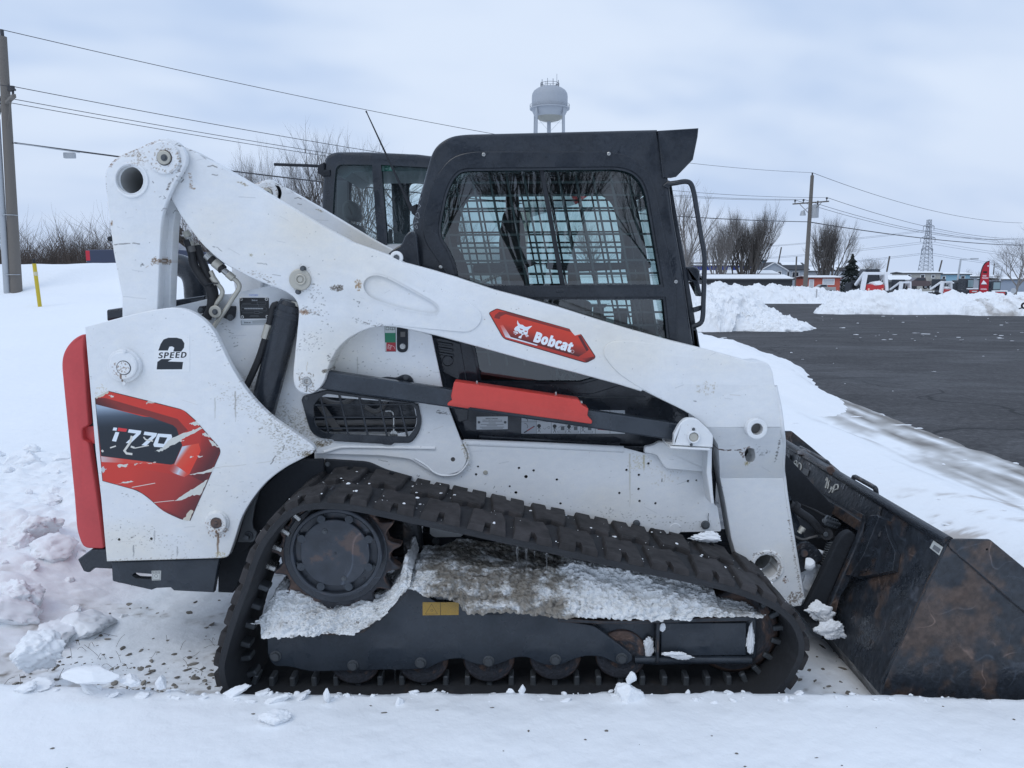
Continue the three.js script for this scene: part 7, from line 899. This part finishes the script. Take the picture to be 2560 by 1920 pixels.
{ // lattice transmission tower and its lines
  const d = 420, b = away('X', 990, 600, d), h = topAt('C', 1635, 367, d) - b.y, cx = away('X', 1045, 0, d).x, t = thing('transmission_tower', 'grey lattice transmission tower with three crossarms on the skyline', 'pylon', V3(cx, b.y, b.z)), w = (f) => lerp(5.6, 1.7, Math.min(1, f * 1.2)) * 0.5, m = [], P = (f, sx, sz) => V3(cx + w(f) * sx, b.y + h * f, b.z + w(f) * sz), M2 = tint([0.2, 0.22, 0.25]);
  for (const [sx, sz] of [[1, 1], [1, -1], [-1, 1], [-1, -1]]) for (let i = 0; i < 8; i++) m.push(rod(P(i / 8, sx, sz), P((i + 1) / 8, sx, sz), 0.14, 4));
  const br = []; for (let i = 0; i < 14; i++) { const f0 = i / 14, f1 = (i + 1) / 14; for (const s of [1, -1]) { br.push(rod(P(f0, -1, s), P(f1, 1, s), 0.07, 3), rod(P(f0, 1, s), P(f1, -1, s), 0.07, 3), rod(P(f1, -1, s), P(f1, 1, s), 0.07, 3), rod(P(f0, s, -1), P(f1, s, 1), 0.07, 3), rod(P(f0, s, 1), P(f1, s, -1), 0.07, 3)); } }
  part('leg', m.slice(0, 8), M2, t); part('leg', m.slice(8, 16), M2, t); part('leg', m.slice(16, 24), M2, t); part('leg', m.slice(24), M2, t); part('bracing', br, M2, t);
  for (const [f, a] of [[0.88, 2.9], [0.66, 3.9], [0.45, 3.1]]) { const y = b.y + h * f; part('crossarm', [rod(V3(cx - a, y, b.z), V3(cx + a, y, b.z), 0.16, 4), rod(V3(cx - a, y, b.z), V3(cx, y + 1.4, b.z), 0.12, 4), rod(V3(cx + a, y, b.z), V3(cx, y + 1.4, b.z), 0.12, 4)], M2, t); for (const s of [-1, 1]) part('insulator', rod(V3(cx + s * a, y, b.z), V3(cx + s * a * 0.98, y - 2.2, b.z), 0.14, 4), M2, t);
    for (const s of [-1, 1]) { const A = V3(cx + s * a, y - 2.2, b.z), B = V3(cx + 260 + s * a, y - 12, b.z - 60), C = V3(cx - 300 + s * a, y - 12, b.z + 20), cv = (Q) => { const o = []; for (let i = 0; i <= 20; i++) o.push(A.clone().lerp(Q, i / 20).add(V3(0, -7 * 4 * (i / 20) * (1 - i / 20), 0))); return tube(o, 0.07, 30, 4); }; solo('transmission_line', [cv(B), cv(C)].map((g) => g), M2, 'faint far wire on the ' + (f > 0.8 ? 'top' : f > 0.6 ? 'middle' : 'bottom') + ' crossarm of the lattice tower, ' + (s < 0 ? 'towards the trees' : 'towards the flag'), 'overhead wire'); } }
}
{ // water tower
  const d = 270, y = (v) => topAt('L', 920, v, d), k = d / F / 9.76 * 1.01, c = away('L', 920, 900, d), t = thing('water_tower', 'white water tower with a round tank seen above the cab roof', 'water tower', V3(c.x, y(1310) - 25, c.z)), wm = tint([0.36, 0.385, 0.42], 0.6), wd = tint([0.3, 0.3, 0.27], 0.8);
  const prof = [[0, 452], [150, 456], [215, 472], [300, 510], [370, 565], [405, 630], [416, 700], [416, 985]].map(([r, v]) => new THREE.Vector2(Math.max(r * k, 0.001), y(v) - c.y)).reverse(), bowl = [[416, 985], [405, 1060], [365, 1150], [330, 1200]].map(([r, v]) => new THREE.Vector2(r * k, y(v) - c.y)).reverse(), under = [[330, 1200], [230, 1272], [110, 1305], [0.1, 1310]].map(([r, v]) => new THREE.Vector2(r * k, y(v) - c.y)).reverse();
  const lat = (p) => new THREE.LatheGeometry(p, 48).translate(c.x, c.y, c.z); const tk = part('tank', [lat(prof), lat(bowl)], wm, t); wm.side = wd.side = THREE.DoubleSide; part('tank_underside', lat(under), wd, tk, 'darker underside of the tank');  // underside has its own slightly darker, warmer tone
  const ring = (r, v, w) => new THREE.TorusGeometry(r * k, w * k, 6, 64).rotateX(Math.PI / 2).translate(c.x, y(v), c.z); part('balcony', [new THREE.CylinderGeometry(462 * k, 462 * k, 22 * k, 48, 1, false).translate(c.x, y(1000), c.z)], wm, t); part('railing', [ring(460, 905, 5), ring(460, 950, 3), ...Array.from({ length: 20 }, (_, i) => rod(V3(c.x + Math.cos(i / 20 * 6.283) * 460 * k, y(1000), c.z + Math.sin(i / 20 * 6.283) * 460 * k), V3(c.x + Math.cos(i / 20 * 6.283) * 460 * k, y(905), c.z + Math.sin(i / 20 * 6.283) * 460 * k), 4 * k, 4))], wm, t);
  part('top_railing', [ring(212, 378, 5), ring(212, 435, 4), ...Array.from({ length: 10 }, (_, i) => rod(V3(c.x + Math.cos(i / 10 * 6.283) * 212 * k, y(465), c.z + Math.sin(i / 10 * 6.283) * 212 * k), V3(c.x + Math.cos(i / 10 * 6.283) * 212 * k, y(378), c.z + Math.sin(i / 10 * 6.283) * 212 * k), 5 * k, 4))], tint([0.2, 0.21, 0.23]), t);
  for (const [x, v, w] of [[712, 340, 9], [735, 275, 8], [827, 330, 5], [868, 245, 6], [935, 395, 8], [1003, 255, 8], [1095, 140, 5], [1130, 295, 9], [1085, 380, 11]]) { const p = away('L', x, v, d); part('aerial', rod(V3(p.x, y(460), c.z), V3(p.x, p.y, c.z), w * k, 5), tint([0.25, 0.27, 0.3]), t); }
  for (const [x, dz] of [[-310, 280], [305, 280], [-330, -280], [330, -280]]) part('leg', rod(V3(c.x + x * k * 1.08, y(1310) - 24, c.z + dz * k), V3(c.x + x * k, y(1000), c.z + dz * k), 30 * k, 14), wm, t); part('riser', cyl(V3(c.x - 15 * k, y(1310) - 12, c.z), 'y', 45 * k, 24.5, 20), wm, t); for (const s of [-1, 1]) part('tie_rod', [rod(V3(c.x + s * 300 * k, y(1270), c.z + 270 * k), V3(c.x, y(1560), c.z), 3 * k, 4), rod(V3(c.x + s * 300 * k, y(1400), c.z + 270 * k), V3(c.x, y(1330), c.z), 3 * k, 4)], wm, t);
}
// --- houses and trailers: x0..x1 and heights read off the photograph at distance d
function house(name, label, cat, c, x0, x1, yEave, yRidge, d, o) {
  const a = away(c, x0, yEave, d), b = away(c, x1, yEave, d), w = b.x - a.x, eave = a.y, ridge = topAt(c, x0, yRidge, d), base = Math.min(eave - 2.2, gh(a.x, a.z) - 0.5), D = o.depth ?? 7, cx = (a.x + b.x) / 2, t = thing(name, label, cat, V3(cx, base, a.z - D / 2)), wm = tint(o.wall, 0.85);
  const sh = new THREE.Shape(); if (o.gable) { sh.moveTo(-w / 2, base - eave); sh.lineTo(w / 2, base - eave); sh.lineTo(w / 2, 0); sh.lineTo(0, ridge - eave); sh.lineTo(-w / 2, 0); } else { sh.moveTo(-w / 2, base - eave); sh.lineTo(w / 2, base - eave); sh.lineTo(w / 2, 0); sh.lineTo(-w / 2, 0); }
  const wall = part('wall', new THREE.ExtrudeGeometry(sh, { depth: D, bevelEnabled: false }).translate(cx, eave, a.z - D), wm, t); void wall;
  const rs = new THREE.Shape(), e = 0.35, th = 0.22; let rg;
  if (o.gable) { const sl = (ridge - eave) / (w / 2); rs.moveTo(-w / 2 - e, -e * sl); rs.lineTo(0, ridge - eave); rs.lineTo(w / 2 + e, -e * sl); rs.lineTo(w / 2 + e, -e * sl + th); rs.lineTo(0, ridge - eave + th); rs.lineTo(-w / 2 - e, -e * sl + th); rg = new THREE.ExtrudeGeometry(rs, { depth: D + 0.6, bevelEnabled: false }).translate(cx, eave, a.z - D - 0.3); }
  else { rs.moveTo(-0.4, 0); rs.lineTo(D / 2, ridge - eave); rs.lineTo(D + 0.4, 0); rs.lineTo(D + 0.4, th); rs.lineTo(D / 2, ridge - eave + th); rs.lineTo(-0.4, th); rg = new THREE.ExtrudeGeometry(rs, { depth: w + 0.5, bevelEnabled: false }).rotateY(Math.PI / 2).translate(cx - w / 2 - 0.25, eave, a.z); }
  const roof = part('roof', rg, tint(o.roof ?? [0.05, 0.052, 0.058]), t); if (o.snow !== 0) { const s = o.snow ?? 1; part('roof_snow', rg.clone().translate(-cx, -eave, -(a.z - D / 2)).scale(s, 1, s).translate(cx + (o.snowShift ?? 0), eave + 0.16, a.z - D / 2), M.roofSnow, roof); }
  for (const [wx0, wy0, wx1, wy1, dr] of o.wins ?? []) { const p = away(c, wx0, wy0, d - 0.05), q = away(c, wx1, wy1, d - 0.05), ww = q.x - p.x, hh = p.y - q.y, m = part(dr ? 'door' : 'window', [box((p.x + q.x) / 2, p.y + 0.06, p.z, ww + 0.25, 0.14, 0.12), box((p.x + q.x) / 2, q.y - 0.06, p.z, ww + 0.25, 0.14, 0.12), box(p.x - 0.06, (p.y + q.y) / 2, p.z, 0.14, hh, 0.12), box(q.x + 0.06, (p.y + q.y) / 2, p.z, 0.14, hh, 0.12)], M.trimWhite, t); part(dr ? 'leaf' : 'pane', box((p.x + q.x) / 2, (p.y + q.y) / 2, p.z - 0.01, ww, hh, 0.04), o.lightPane ? tint([0.5, 0.52, 0.54]) : M.pane, m); }
  if (o.trim) part('verge_board', [rod(V3(cx - w / 2 - 0.3, eave - 0.15, a.z + 0.32), V3(cx, ridge + 0.1, a.z + 0.32), 0.13, 4), rod(V3(cx + w / 2 + 0.3, eave - 0.15, a.z + 0.32), V3(cx, ridge + 0.1, a.z + 0.32), 0.13, 4)], M.trimWhite, t); return t;
}
const grey = [0.36, 0.40, 0.45];
house('trailer_home', 'long cobalt blue trailer with white windows beyond the tall snow bank', 'trailer home', 'V', 380, 1215, 520, 505, 190, { wall: [0.03, 0.06, 0.3], depth: 4, wins: [[655, 533, 685, 568], [790, 535, 820, 570], [925, 540, 955, 570], [1030, 548, 1062, 578]], lightPane: true });
house('trailer_home', 'low brown trailer roof behind the blue trailer', 'trailer home', 'V', 345, 1110, 485, 462, 215, { wall: [0.17, 0.15, 0.13], depth: 4 }); house('shed', 'small dark teal building at the end of the blue trailer', 'shed', 'V', 1112, 1250, 452, 436, 208, { wall: [0.03, 0.09, 0.13], depth: 4, snow: 0.9, wins: [[1168, 462, 1198, 500]], lightPane: true });
house('long_shed', 'long low building under a flat snowy roof, the upper of two roofs', 'long building', 'V', 440, 1400, 628, 588, 160, { wall: [0.06, 0.065, 0.07], depth: 9 }); house('long_shed', 'long low dark building under a flat snowy roof, the lower of the two', 'long building', 'V', 520, 1580, 690, 645, 138, { wall: [0.035, 0.038, 0.042], depth: 9, snow: 0.97 });
house('house', 'grey gabled house with white trim and its gable towards the lot', 'house', 'V', 1190, 1510, 568, 478, 180, { gable: true, wall: grey, depth: 9, trim: true, snow: 0, wins: [[1402, 585, 1436, 655]] }); house('house_wing', 'grey wing of the gabled house with a partly snowy roof and two windows', 'house wing', 'V', 1480, 1770, 568, 482, 183, { wall: grey, depth: 9, snow: 0.78, wins: [[1515, 590, 1540, 650], [1578, 592, 1606, 655], [1625, 592, 1652, 655]] }); house('house', 'small grey house with a porch half hidden by the utility pole', 'house', 'V', 1770, 1930, 590, 540, 200, { wall: [0.3, 0.31, 0.33], depth: 8, snow: 0.9 });
house('mobile_home', 'red orange mobile home with a wide front window beside the utility pole', 'mobile home', 'V', 1765, 2165, 672, 655, 150, { wall: [0.42, 0.10, 0.07], depth: 6, snow: 0.96, wins: [[1957, 680, 2085, 740], [1790, 690, 1830, 790, 1]], roof: [0.12, 0.04, 0.035], lightPane: true });
house('house', 'white house with a grey shingle roof half under snow', 'house', 'X', -30, 180, 580, 520, 175, { wall: [0.55, 0.58, 0.62], depth: 10, snow: 0.72, snowShift: -1.2, wins: [[58, 622, 80, 682]] }); house('house', 'gabled front of the white house facing the lot', 'house wing', 'X', 185, 460, 605, 548, 170, { gable: true, wall: [0.48, 0.51, 0.55], depth: 7, trim: true, snow: 0.8, wins: [[275, 622, 310, 660]] });
house('trailer_home', 'beige trailer with a dark torn awning under the lattice tower', 'trailer home', 'X', 720, 1190, 612, 600, 180, { wall: [0.36, 0.35, 0.32], depth: 5, wins: [[785, 625, 815, 665], [945, 625, 985, 660], [1080, 630, 1110, 660]] }); house('trailer_home', 'light blue trailer behind the parked machines', 'trailer home', 'X', 1200, 1550, 625, 612, 185, { wall: [0.25, 0.42, 0.52], depth: 5, wins: [[1210, 645, 1240, 690], [1440, 640, 1480, 670]] }); house('trailer_home', 'pale grey trailer behind the red feather flag', 'trailer home', 'X', 1550, 1920, 655, 642, 190, { wall: [0.42, 0.44, 0.47], depth: 5 }); house('long_shed', 'long grey building low under the spreading tree', 'long building', 'X', 1920, 2330, 690, 668, 175, { wall: [0.26, 0.3, 0.36], depth: 8 }); house('house', 'house roof between the broad tree and the white house', 'house', 'C', 1030, 1110, 672, 652, 210, { wall: [0.12, 0.12, 0.13], depth: 8, snow: 0.7 });
house('carport', 'low dark carport with a sagging snowy cover behind the small loader', 'carport', 'X', 540, 900, 715, 660, 120, { wall: [0.08, 0.085, 0.09], depth: 5, roof: [0.16, 0.165, 0.17], snow: 0.8 });
// --- vehicles
function wheelAt(t, p, r, w, n = 'wheel') { const g = part(n, cyl(p, 'z', r, w, 24), M.tyre, t); part('rim', cyl(p.clone().add(V3(0, 0, w * 0.5)), 'z', r * 0.6, 0.03, 16), M.galv, g); }
function pickup(label, x, y, z, dir, col, s = 1) { // side view, front towards +x when dir = 1
  const t = thing('pickup_truck', label, 'pickup truck', V3(x, y, z)), X = (u) => x + dir * u * s, Y = (v) => y + v * s, paintM = phys(col, 0.35, { clearcoat: 0.6 }), W = 1.85 * s, sh = (l, d, zz, m, n) => { const q = new THREE.Shape(l.map(([u, v]) => new THREE.Vector2(X(u), Y(v)))); return part(n, new THREE.ExtrudeGeometry(q, { depth: d - 0.08, bevelEnabled: true, bevelSize: 0.04, bevelThickness: 0.04, bevelOffset: -0.04 }).translate(0, 0, zz - d / 2 + 0.04), m, t); };
  sh([[-2.8, 0.5], [-2.8, 1.38], [-1.0, 1.4], [-0.95, 1.42], [1.0, 1.42], [2.6, 1.28], [2.8, 1.0], [2.8, 0.5]], W, z, paintM, 'body'); sh([[-1.05, 1.4], [-0.85, 1.95], [0.5, 1.95], [1.2, 1.4]], W * 0.88, z, paintM, 'cab_roof'); for (const sd of [-1, 1]) { const q = sh([[-0.85, 1.46], [-0.72, 1.85], [0.42, 1.85], [0.95, 1.46]], 0.1, z + sd * W * 0.43, M.pane, 'window'); void q; }
  for (const u of [-1.75, 1.8]) for (const sd of [-1, 1]) wheelAt(t, V3(X(u), Y(0.38), z + sd * W * 0.44), 0.38 * s, 0.24); part('tail_light', box(X(-2.72), Y(1.12), z + W * 0.47, 0.2 * s, 0.46 * s, 0.12, 0.02), tint([0.5, 0.02, 0.04], 0.3), t); part('bumper', box(X(-2.88), Y(0.62), z, 0.14, 0.24, W * 0.96, 0.03), M.galv, t); part('tailgate_trim', [0.85, 1.1, 1.32].map((v) => box(X(-2.83), Y(v), z, 0.05, 0.05, W * 0.9)), M.galv, t); return t;
}
{ const p = away('Y', 1130, 705, 36); pickup('dark blue pickup truck with a red tail light behind the snow crest', p.x + 2.85, p.y - 1.42, p.z - 0.3, 1, [0.012, 0.022, 0.06]); const q = away('V', 1935, 850, 140), k = pickup('silver pickup truck parked before the red mobile home', q.x, q.y, q.z, 1, [0.3, 0.29, 0.28], 0.8); k.rotation.y = Math.PI; k.name = 'pickup_truck_001'; const c2 = away('X', 900, 800, 118); pickup('dark reddish pickup half under the carport behind the small loader', c2.x, c2.y, c2.z, -1, [0.06, 0.035, 0.035], 0.9); }
function dealerLoader(label, c, xl, xr, yb, d, turn, snowCap) { // rear view of a white and red loader
  const a = away(c, xl, yb, d), b = away(c, xr, yb, d), s = (b.x - a.x) / 1.9, x = (a.x + b.x) / 2, y = a.y, z = a.z, t = thing('parked_loader', label, 'track loader', V3(x, y, z)), B = (n, m, px, py, pz, w, h, dd, bev = 0.04) => part(n, box(x + px * s, y + py * s, z + pz * s, w * s, h * s, dd * s, bev * s), m, t);
  const wm = tint([0.75, 0.76, 0.78], 0.5), rm = tint([0.5, 0.03, 0.03], 0.45); B('tailgate', rm, 0, 0.62, 0.05, 1.3, 0.62, 0.3, 0.1); B('tail_light', tint([0.8, 0.5, 0.4]), -0.5, 0.55, 0.21, 0.12, 0.2, 0.03); B('tail_light', tint([0.8, 0.5, 0.4]), 0.5, 0.55, 0.21, 0.12, 0.2, 0.03); B('cab', M.black, 0, 1.45, -0.9, 1.05, 1.2, 1.1, 0.1); B('rear_window', M.pane, 0, 1.5, -0.34, 0.8, 0.7, 0.03, 0.01);
  for (const sd of [-1, 1]) { const q = part('upright', [new THREE.BoxGeometry(0.22 * s, 1.35 * s, 0.35 * s).rotateZ(sd * 0.12).translate(x + sd * 0.78 * s, y + 1.15 * s, z)], wm, t); void q; B('track', M.tyre, sd * 0.8, 0.3, -0.9, 0.4, 0.6, 1.9, 0.1); part('lift_arm', [rod(V3(x + sd * 0.75 * s, y + 1.75 * s, z - 0.1 * s), V3(x + sd * 0.78 * s, y + 0.9 * s, z - 1.3 * s), 0.13 * s, 6)], wm, t); } B('crossbar', wm, 0, 1.72, 0, 1.7, 0.2, 0.25, 0.05); if (snowCap) part('snow_cap', lumpGeo(0.55 * s, 1.0, 0.35, 0.6, xl, 0.3, 3).translate(x, y + 1.0 * s, z - 0.05 * s), M.roofSnow, t); t.rotation.y = turn; return t;
}
dealerLoader('white and red loader with a high white frame, the largest beyond the bank', 'X', 205, 525, 900, 78, 0, 1); dealerLoader('smaller white and red loader with its arm showing at its side', 'X', 640, 845, 905, 82, 0.5, 0); dealerLoader('white and red loader covered with snow beside the dark machines', 'X', 1140, 1350, 905, 84, 0.5, 1);
function dealerExcavator(label, c, xl, xr, yb, d, turn) { const a = away(c, xl, yb, d), b = away(c, xr, yb, d), s = (b.x - a.x) / 1.9, x = (a.x + b.x) / 2, y = a.y, z = a.z, t = thing('parked_excavator', label, 'mini excavator', V3(x, y, z)), B = (n, m, px, py, pz, w, h, dd, bev = 0.06) => part(n, box(x + px * s, y + py * s, z + pz * s, w * s, h * s, dd * s, bev * s), m, t);
  B('counterweight', M.black, 0, 0.95, 0, 1.8, 0.85, 0.7, 0.2); B('rear_panel', tint([0.5, 0.03, 0.03], 0.45), 0, 1.12, 0.31, 1.2, 0.34, 0.12); B('badge', M.trimWhite, 0.05, 1.13, 0.38, 0.62, 0.12, 0.02, 0.005); B('cab', M.black, -0.25, 1.9, -0.5, 1.05, 1.15, 1.1, 0.1); B('cab_window', M.glassFar ?? (M.glassFar = tint([0.22, 0.30, 0.32], 0.1)), -0.2, 1.95, 0.06, 0.72, 0.75, 0.02, 0.005); B('snow_cover', M.roofSnow, 0.1, 1.40, 0, 1.6, 0.14, 0.6, 0.06); B('track', M.tyre, -0.65, 0.28, -0.3, 0.4, 0.5, 2.0, 0.15); B('track', M.tyre, 0.65, 0.28, -0.3, 0.4, 0.5, 2.0, 0.15); t.rotation.y = turn; return t; }
dealerExcavator('black and red mini excavator half hidden by the feather flag', 'X', 1440, 1660, 960, 82, 0.3); dealerExcavator('black and red mini excavator right of the feather flag with its whole back showing', 'X', 1768, 1985, 985, 80, 0);
{ const t = thing('dark_machine', 'row of dark machine cabs under a little snow left of the flag', 'machine', away('X', 1310, 860, 96)); const B = (x0, y0, x1, y1, m, n) => { const a = away('X', x0, y0, 95), b = away('X', x1, y1, 95); part(n, box((a.x + b.x) / 2, (a.y + b.y) / 2, a.z, b.x - a.x, a.y - b.y, 2, 0.1), m, t); }; B(1170, 725, 1310, 860, M.black, 'body'); B(1375, 690, 1450, 860, M.black, 'cab'); B(1165, 715, 1300, 730, M.roofSnow, 'snow_cover'); B(1310, 735, 1380, 860, M.blackMatte, 'boom');
  const u = thing('open_machine', 'dark open machine left of the largest parked loader', 'machine', away('X', 120, 800, 84)); const C = (x0, y0, x1, y1, m, n) => { const a = away('X', x0, y0, 84), b = away('X', x1, y1, 84); part(n, box((a.x + b.x) / 2, (a.y + b.y) / 2, a.z, b.x - a.x, a.y - b.y, 1.5, 0.06), m, u); }; C(120, 695, 175, 860, M.blackMatte, 'cab'); C(45, 725, 60, 860, M.blackMatte, 'mast'); C(50, 722, 125, 735, M.blackMatte, 'beam');
  const sg = thing('round_sign', 'small round grey sign on a post by the excavator', 'sign', away('X', 2080, 890, 78)), p = away('X', 2082, 820, 78); part('sign_face', cyl(p, 'z', 0.28, 0.03, 20), M.galv, sg); part('post', rod(away('X', 2080, 900, 78), p, 0.025, 6), M.galv, sg);
  const w = thing('black_tyre', 'black wheel of a trailer jack at the edge of the photo before the bank', 'wheel', away('X', 2215, 1000, 26)), q = away('X', 2216, 1003, 26); part('tyre', new THREE.TorusGeometry(0.085, 0.03, 10, 24).translate(q.x, q.y, q.z), M.tyre, w); part('fork', rod(q, q.clone().add(V3(0.02, 0.5, 0)), 0.012, 6), M.galv, w); part('foot', rod(away('X', 2150, 1042, 26), away('X', 2200, 1025, 26), 0.02, 6), M.tyre, w); }
{ // feather flag
  const d = 78, l = [[1650, 895], [1690, 895, 0], [1768, 870], [1780, 720], [1790, 458], [1750, 470, 40], [1705, 520, 60], [1680, 600, 60], [1660, 720]], z = camera.position.z - d, t = thing('feather_flag', 'tall red feather flag with white print beside the excavators', 'flag', away('X', 1690, 900, d));
  const P = pts('X', l, z), x0 = Math.min(...P.map((p) => p.x)), x1 = Math.max(...P.map((p) => p.x)), y0 = Math.min(...P.map((p) => p.y)), y1 = Math.max(...P.map((p) => p.y)), g = plate(outline('X', l, z), z, 0.02, 0), uv = g.attributes.uv, pp = g.attributes.position; for (let i = 0; i < pp.count; i++) uv.setXY(i, (pp.getX(i) - x0) / (x1 - x0), (pp.getY(i) - y0) / (y1 - y0));
  const tex = canvasTex(180, 560, (x, w, h) => { x.fillStyle = '#a81f2e'; x.fillRect(0, 0, w, h); x.fillStyle = '#e8e4e6'; const X = (v) => (v - 1650) / 140 * w, Y = (v) => (v - 458) / 437 * h; x.beginPath(); x.arc(X(1760), Y(515), 12, 0, 6.3); x.fill(); x.font = 'bold 34px sans-serif'; x.fillText('ONE', X(1692), Y(645)); x.fillText('TOUGH', X(1686), Y(672)); x.beginPath(); x.moveTo(X(1680), Y(740)); x.lineTo(X(1710), Y(690)); x.lineTo(X(1750), Y(720)); x.lineTo(X(1765), Y(745)); x.fill(); x.font = 'bold 30px sans-serif'; x.fillText('ANIMAL', X(1680), Y(808)); x.fillStyle = '#1c1014'; x.fillRect(X(1695), Y(580), w * 0.4, 30); x.fillRect(X(1690), Y(740), w * 0.5, 9); });
  part('banner', g, new THREE.MeshStandardMaterial({ map: tex, roughness: 0.8 }), t); part('pole', tube([[1655, 960], [1655, 890], [1664, 720], [1684, 595], [1710, 515], [1752, 466], [1788, 456]].map(([x, y]) => away('X', x, y, d)), 0.045, 40, 6), M.blackMatte, t);
}
// --- mini excavator standing right behind the loader
{
  const d = 6.4, z = 2.67 - d, J = (l, dz, th, bev = 0.01) => poly('J', l, z - dz, th, bev, 3), t = thing('mini_excavator', 'black excavator cab with grey seat standing close behind the loader', 'mini excavator', away('J', 900, 2600, d)), Wd = 1.0;
  const side = (dz, m) => { const s = outline('J', [[110, 1800], [150, 700], [185, 250, 60], [235, 160, 60], [350, 118, 80], [800, 118], [1560, 152], [1960, 200, 100], [2250, 1700], [2200, 2000]], z); s.holes.push(hole('J', [[250, 1180], [285, 600], [312, 330, 60], [390, 255, 60], [930, 262], [1020, 1560], [900, 1700], [260, 1700]], z), hole('J', [[975, 262], [1700, 298, 60], [1900, 340], [2050, 1560], [1080, 1560]], z)); return part('cab_side', plate(s, z - dz, 0.07, 0.025, 3), m, t); };
  side(0, M.black); { const s = outline('J', [[190, 1800], [230, 700], [270, 330, 60], [420, 230, 80], [1560, 250], [1900, 300, 100], [2150, 1700]], z - Wd); s.holes.push(hole('J', [[520, 1640], [535, 600], [565, 480, 60], [640, 452, 60], [1120, 480, 60], [1205, 560, 50], [1250, 1640]], z - Wd), hole('J', [[1420, 1640], [1400, 640], [1430, 560, 60], [1500, 540, 60], [1820, 560], [1980, 1640]], z - Wd), hole('J', [[285, 1640], [300, 480], [372, 560], [350, 1640]], z - Wd)); part('far_cab_side', plate(s, z - Wd, 0.06, 0.02), M.black, t); }
  part('roof', J([[185, 250, 60], [235, 160, 60], [350, 118, 80], [800, 118], [1560, 152], [1960, 200, 80], [1960, 250], [1500, 240], [400, 235, 60], [300, 300, 60], [200, 330]], 0.03, Wd), M.black, t);
  part('ceiling', J([[310, 420], [400, 300], [1900, 350], [1900, 400], [600, 420], [480, 520]], 0.1, Wd - 0.2), tint([0.15, 0.17, 0.18]), t); part('rear_pillar', J([[372, 540], [535, 540], [525, 1640], [352, 1640]], Wd - 0.06, 0.05), tint([0.06, 0.07, 0.08]), t);
  const gl = (l) => new THREE.ShapeGeometry(outline('J', l, z)).translate(0, 0, z - 0.03); part('window_pane', gl([[240, 1700], [290, 280], [400, 245], [945, 250], [1035, 1700]]), M.clearGlass, t); part('window_pane', gl([[970, 250], [1910, 300], [2060, 1580], [1060, 1580]]), M.clearGlass, t);
  part('window_bar', J([[930, 262], [978, 262], [1030, 1560], [985, 1560]], 0.01, 0.05, 0.006), M.blackMatte, t);
  part('headrest', J([[430, 880, 60], [520, 812, 60], [610, 850, 60], [670, 960, 40], [680, 1080, 40], [630, 1140, 40], [470, 1110, 60], [430, 1000, 40]], 0.4, 0.25, 0.05), tint([0.045, 0.055, 0.062], 0.9), t); part('seat', J([[450, 1150, 40], [620, 1170, 40], [720, 1330, 60], [780, 1500], [760, 1900], [420, 1900]], 0.32, 0.42, 0.05), M.fabric, t); part('control_lever', J([[1120, 1290, 20], [1150, 1250, 20], [1185, 1265, 20], [1185, 1330, 20], [1170, 1400], [1240, 1560], [1120, 1560]], 0.35, 0.06, 0.02), M.blackMatte, t);
  decal('exit_sign', 'J', [[1030, 318], [1200, 318], [1200, 402], [1030, 402]], z - 0.06, t, (x, k) => { x.fillStyle = '#2c7a68'; x.fillRect(0, 0, k.w, k.h); x.fillStyle = '#a9c4be'; k.path([[1036, 322], [1072, 322], [1072, 398], [1036, 398]]); x.fill(); x.strokeStyle = '#cfe2dc'; x.lineWidth = 2.5; for (const l of [[[1132, 368], [1090, 368], [1104, 356]], [[1090, 368], [1104, 380]], [[1160, 345], [1156, 368], [1140, 392]], [[1156, 368], [1172, 380], [1168, 396]], [[1140, 360], [1158, 352], [1176, 362]]]) { x.beginPath(); l.forEach((q, i) => { const s = k.to(...q); i ? x.lineTo(...s) : x.moveTo(...s); }); x.stroke(); } }, 700);
  part('work_light', [J([[78, 312], [175, 272], [180, 380], [265, 380], [265, 470], [150, 478], [80, 420]], -0.02, 0.12, 0.01), rod(away('J', 90, 325, d), away('A', 1685, 1010, d), 0.012, 8)], M.blackMatte, t); part('interior_lamp', J([[400, 345], [445, 300], [482, 325], [436, 372]], 0.5, 0.03), tint([0.5, 0.52, 0.52]), t);
  const b = away('J', 1100, 2200, d); part('body', [box(b.x, b.y, z - 0.7, 1.9, 0.8, 1.5, 0.1)], tint([0.4, 0.41, 0.42], 0.5), t); part('track', box(b.x, gh(b.x, z) + 0.28, z - 0.25, 2.1, 0.55, 0.42, 0.2), M.tyre, t); part('track', box(b.x, gh(b.x, z) + 0.28, z - 1.4, 2.1, 0.55, 0.42, 0.2), M.tyre, t); part('blade_frame', box(b.x, gh(b.x, z) + 0.5, z - 0.8, 1.0, 0.6, 0.8), M.dark, t);
  const p = (x, y, dz = 0.75) => { const q = at('K', x, y, z - dz); return q; }; part('boom', rod(p(700, 900), p(830, 420), 0.085, 8, 0.07), tint([0.55, 0.57, 0.58], 0.5), t); part('boom', rod(p(830, 420), p(1290, 300), 0.08, 8, 0.07), tint([0.55, 0.57, 0.58], 0.5), t); part('boom_hose', [0, 1, 2, 3].map((i) => rod(p(715 + i * 34, 900, 0.6), p(800 + i * 22, 430, 0.6), 0.012, 6)), M.zinc, t); part('arm_decal', rod(p(1270, 280, 0.7), p(1310, 340, 0.7), 0.07, 8), tint([0.45, 0.05, 0.05]), t);
}
// --- bare trees behind the photographer, mirrored in the cab glass
TR2(-3.5, 20, 9); TR2(1.2, 24, 10); TR2(4.8, 19, 8.5); TR2(7.5, 23, 10);
function TR2(x, z, h) { tree(V3(x, 0.05, z), h, { ...vase, stems: 5 }, 'bare_tree', 'bare tree across the road, mirrored in the cab glass', 'bare trees mirrored in the cab glass', M.bark, 1); }
renderer.render(scene, camera);
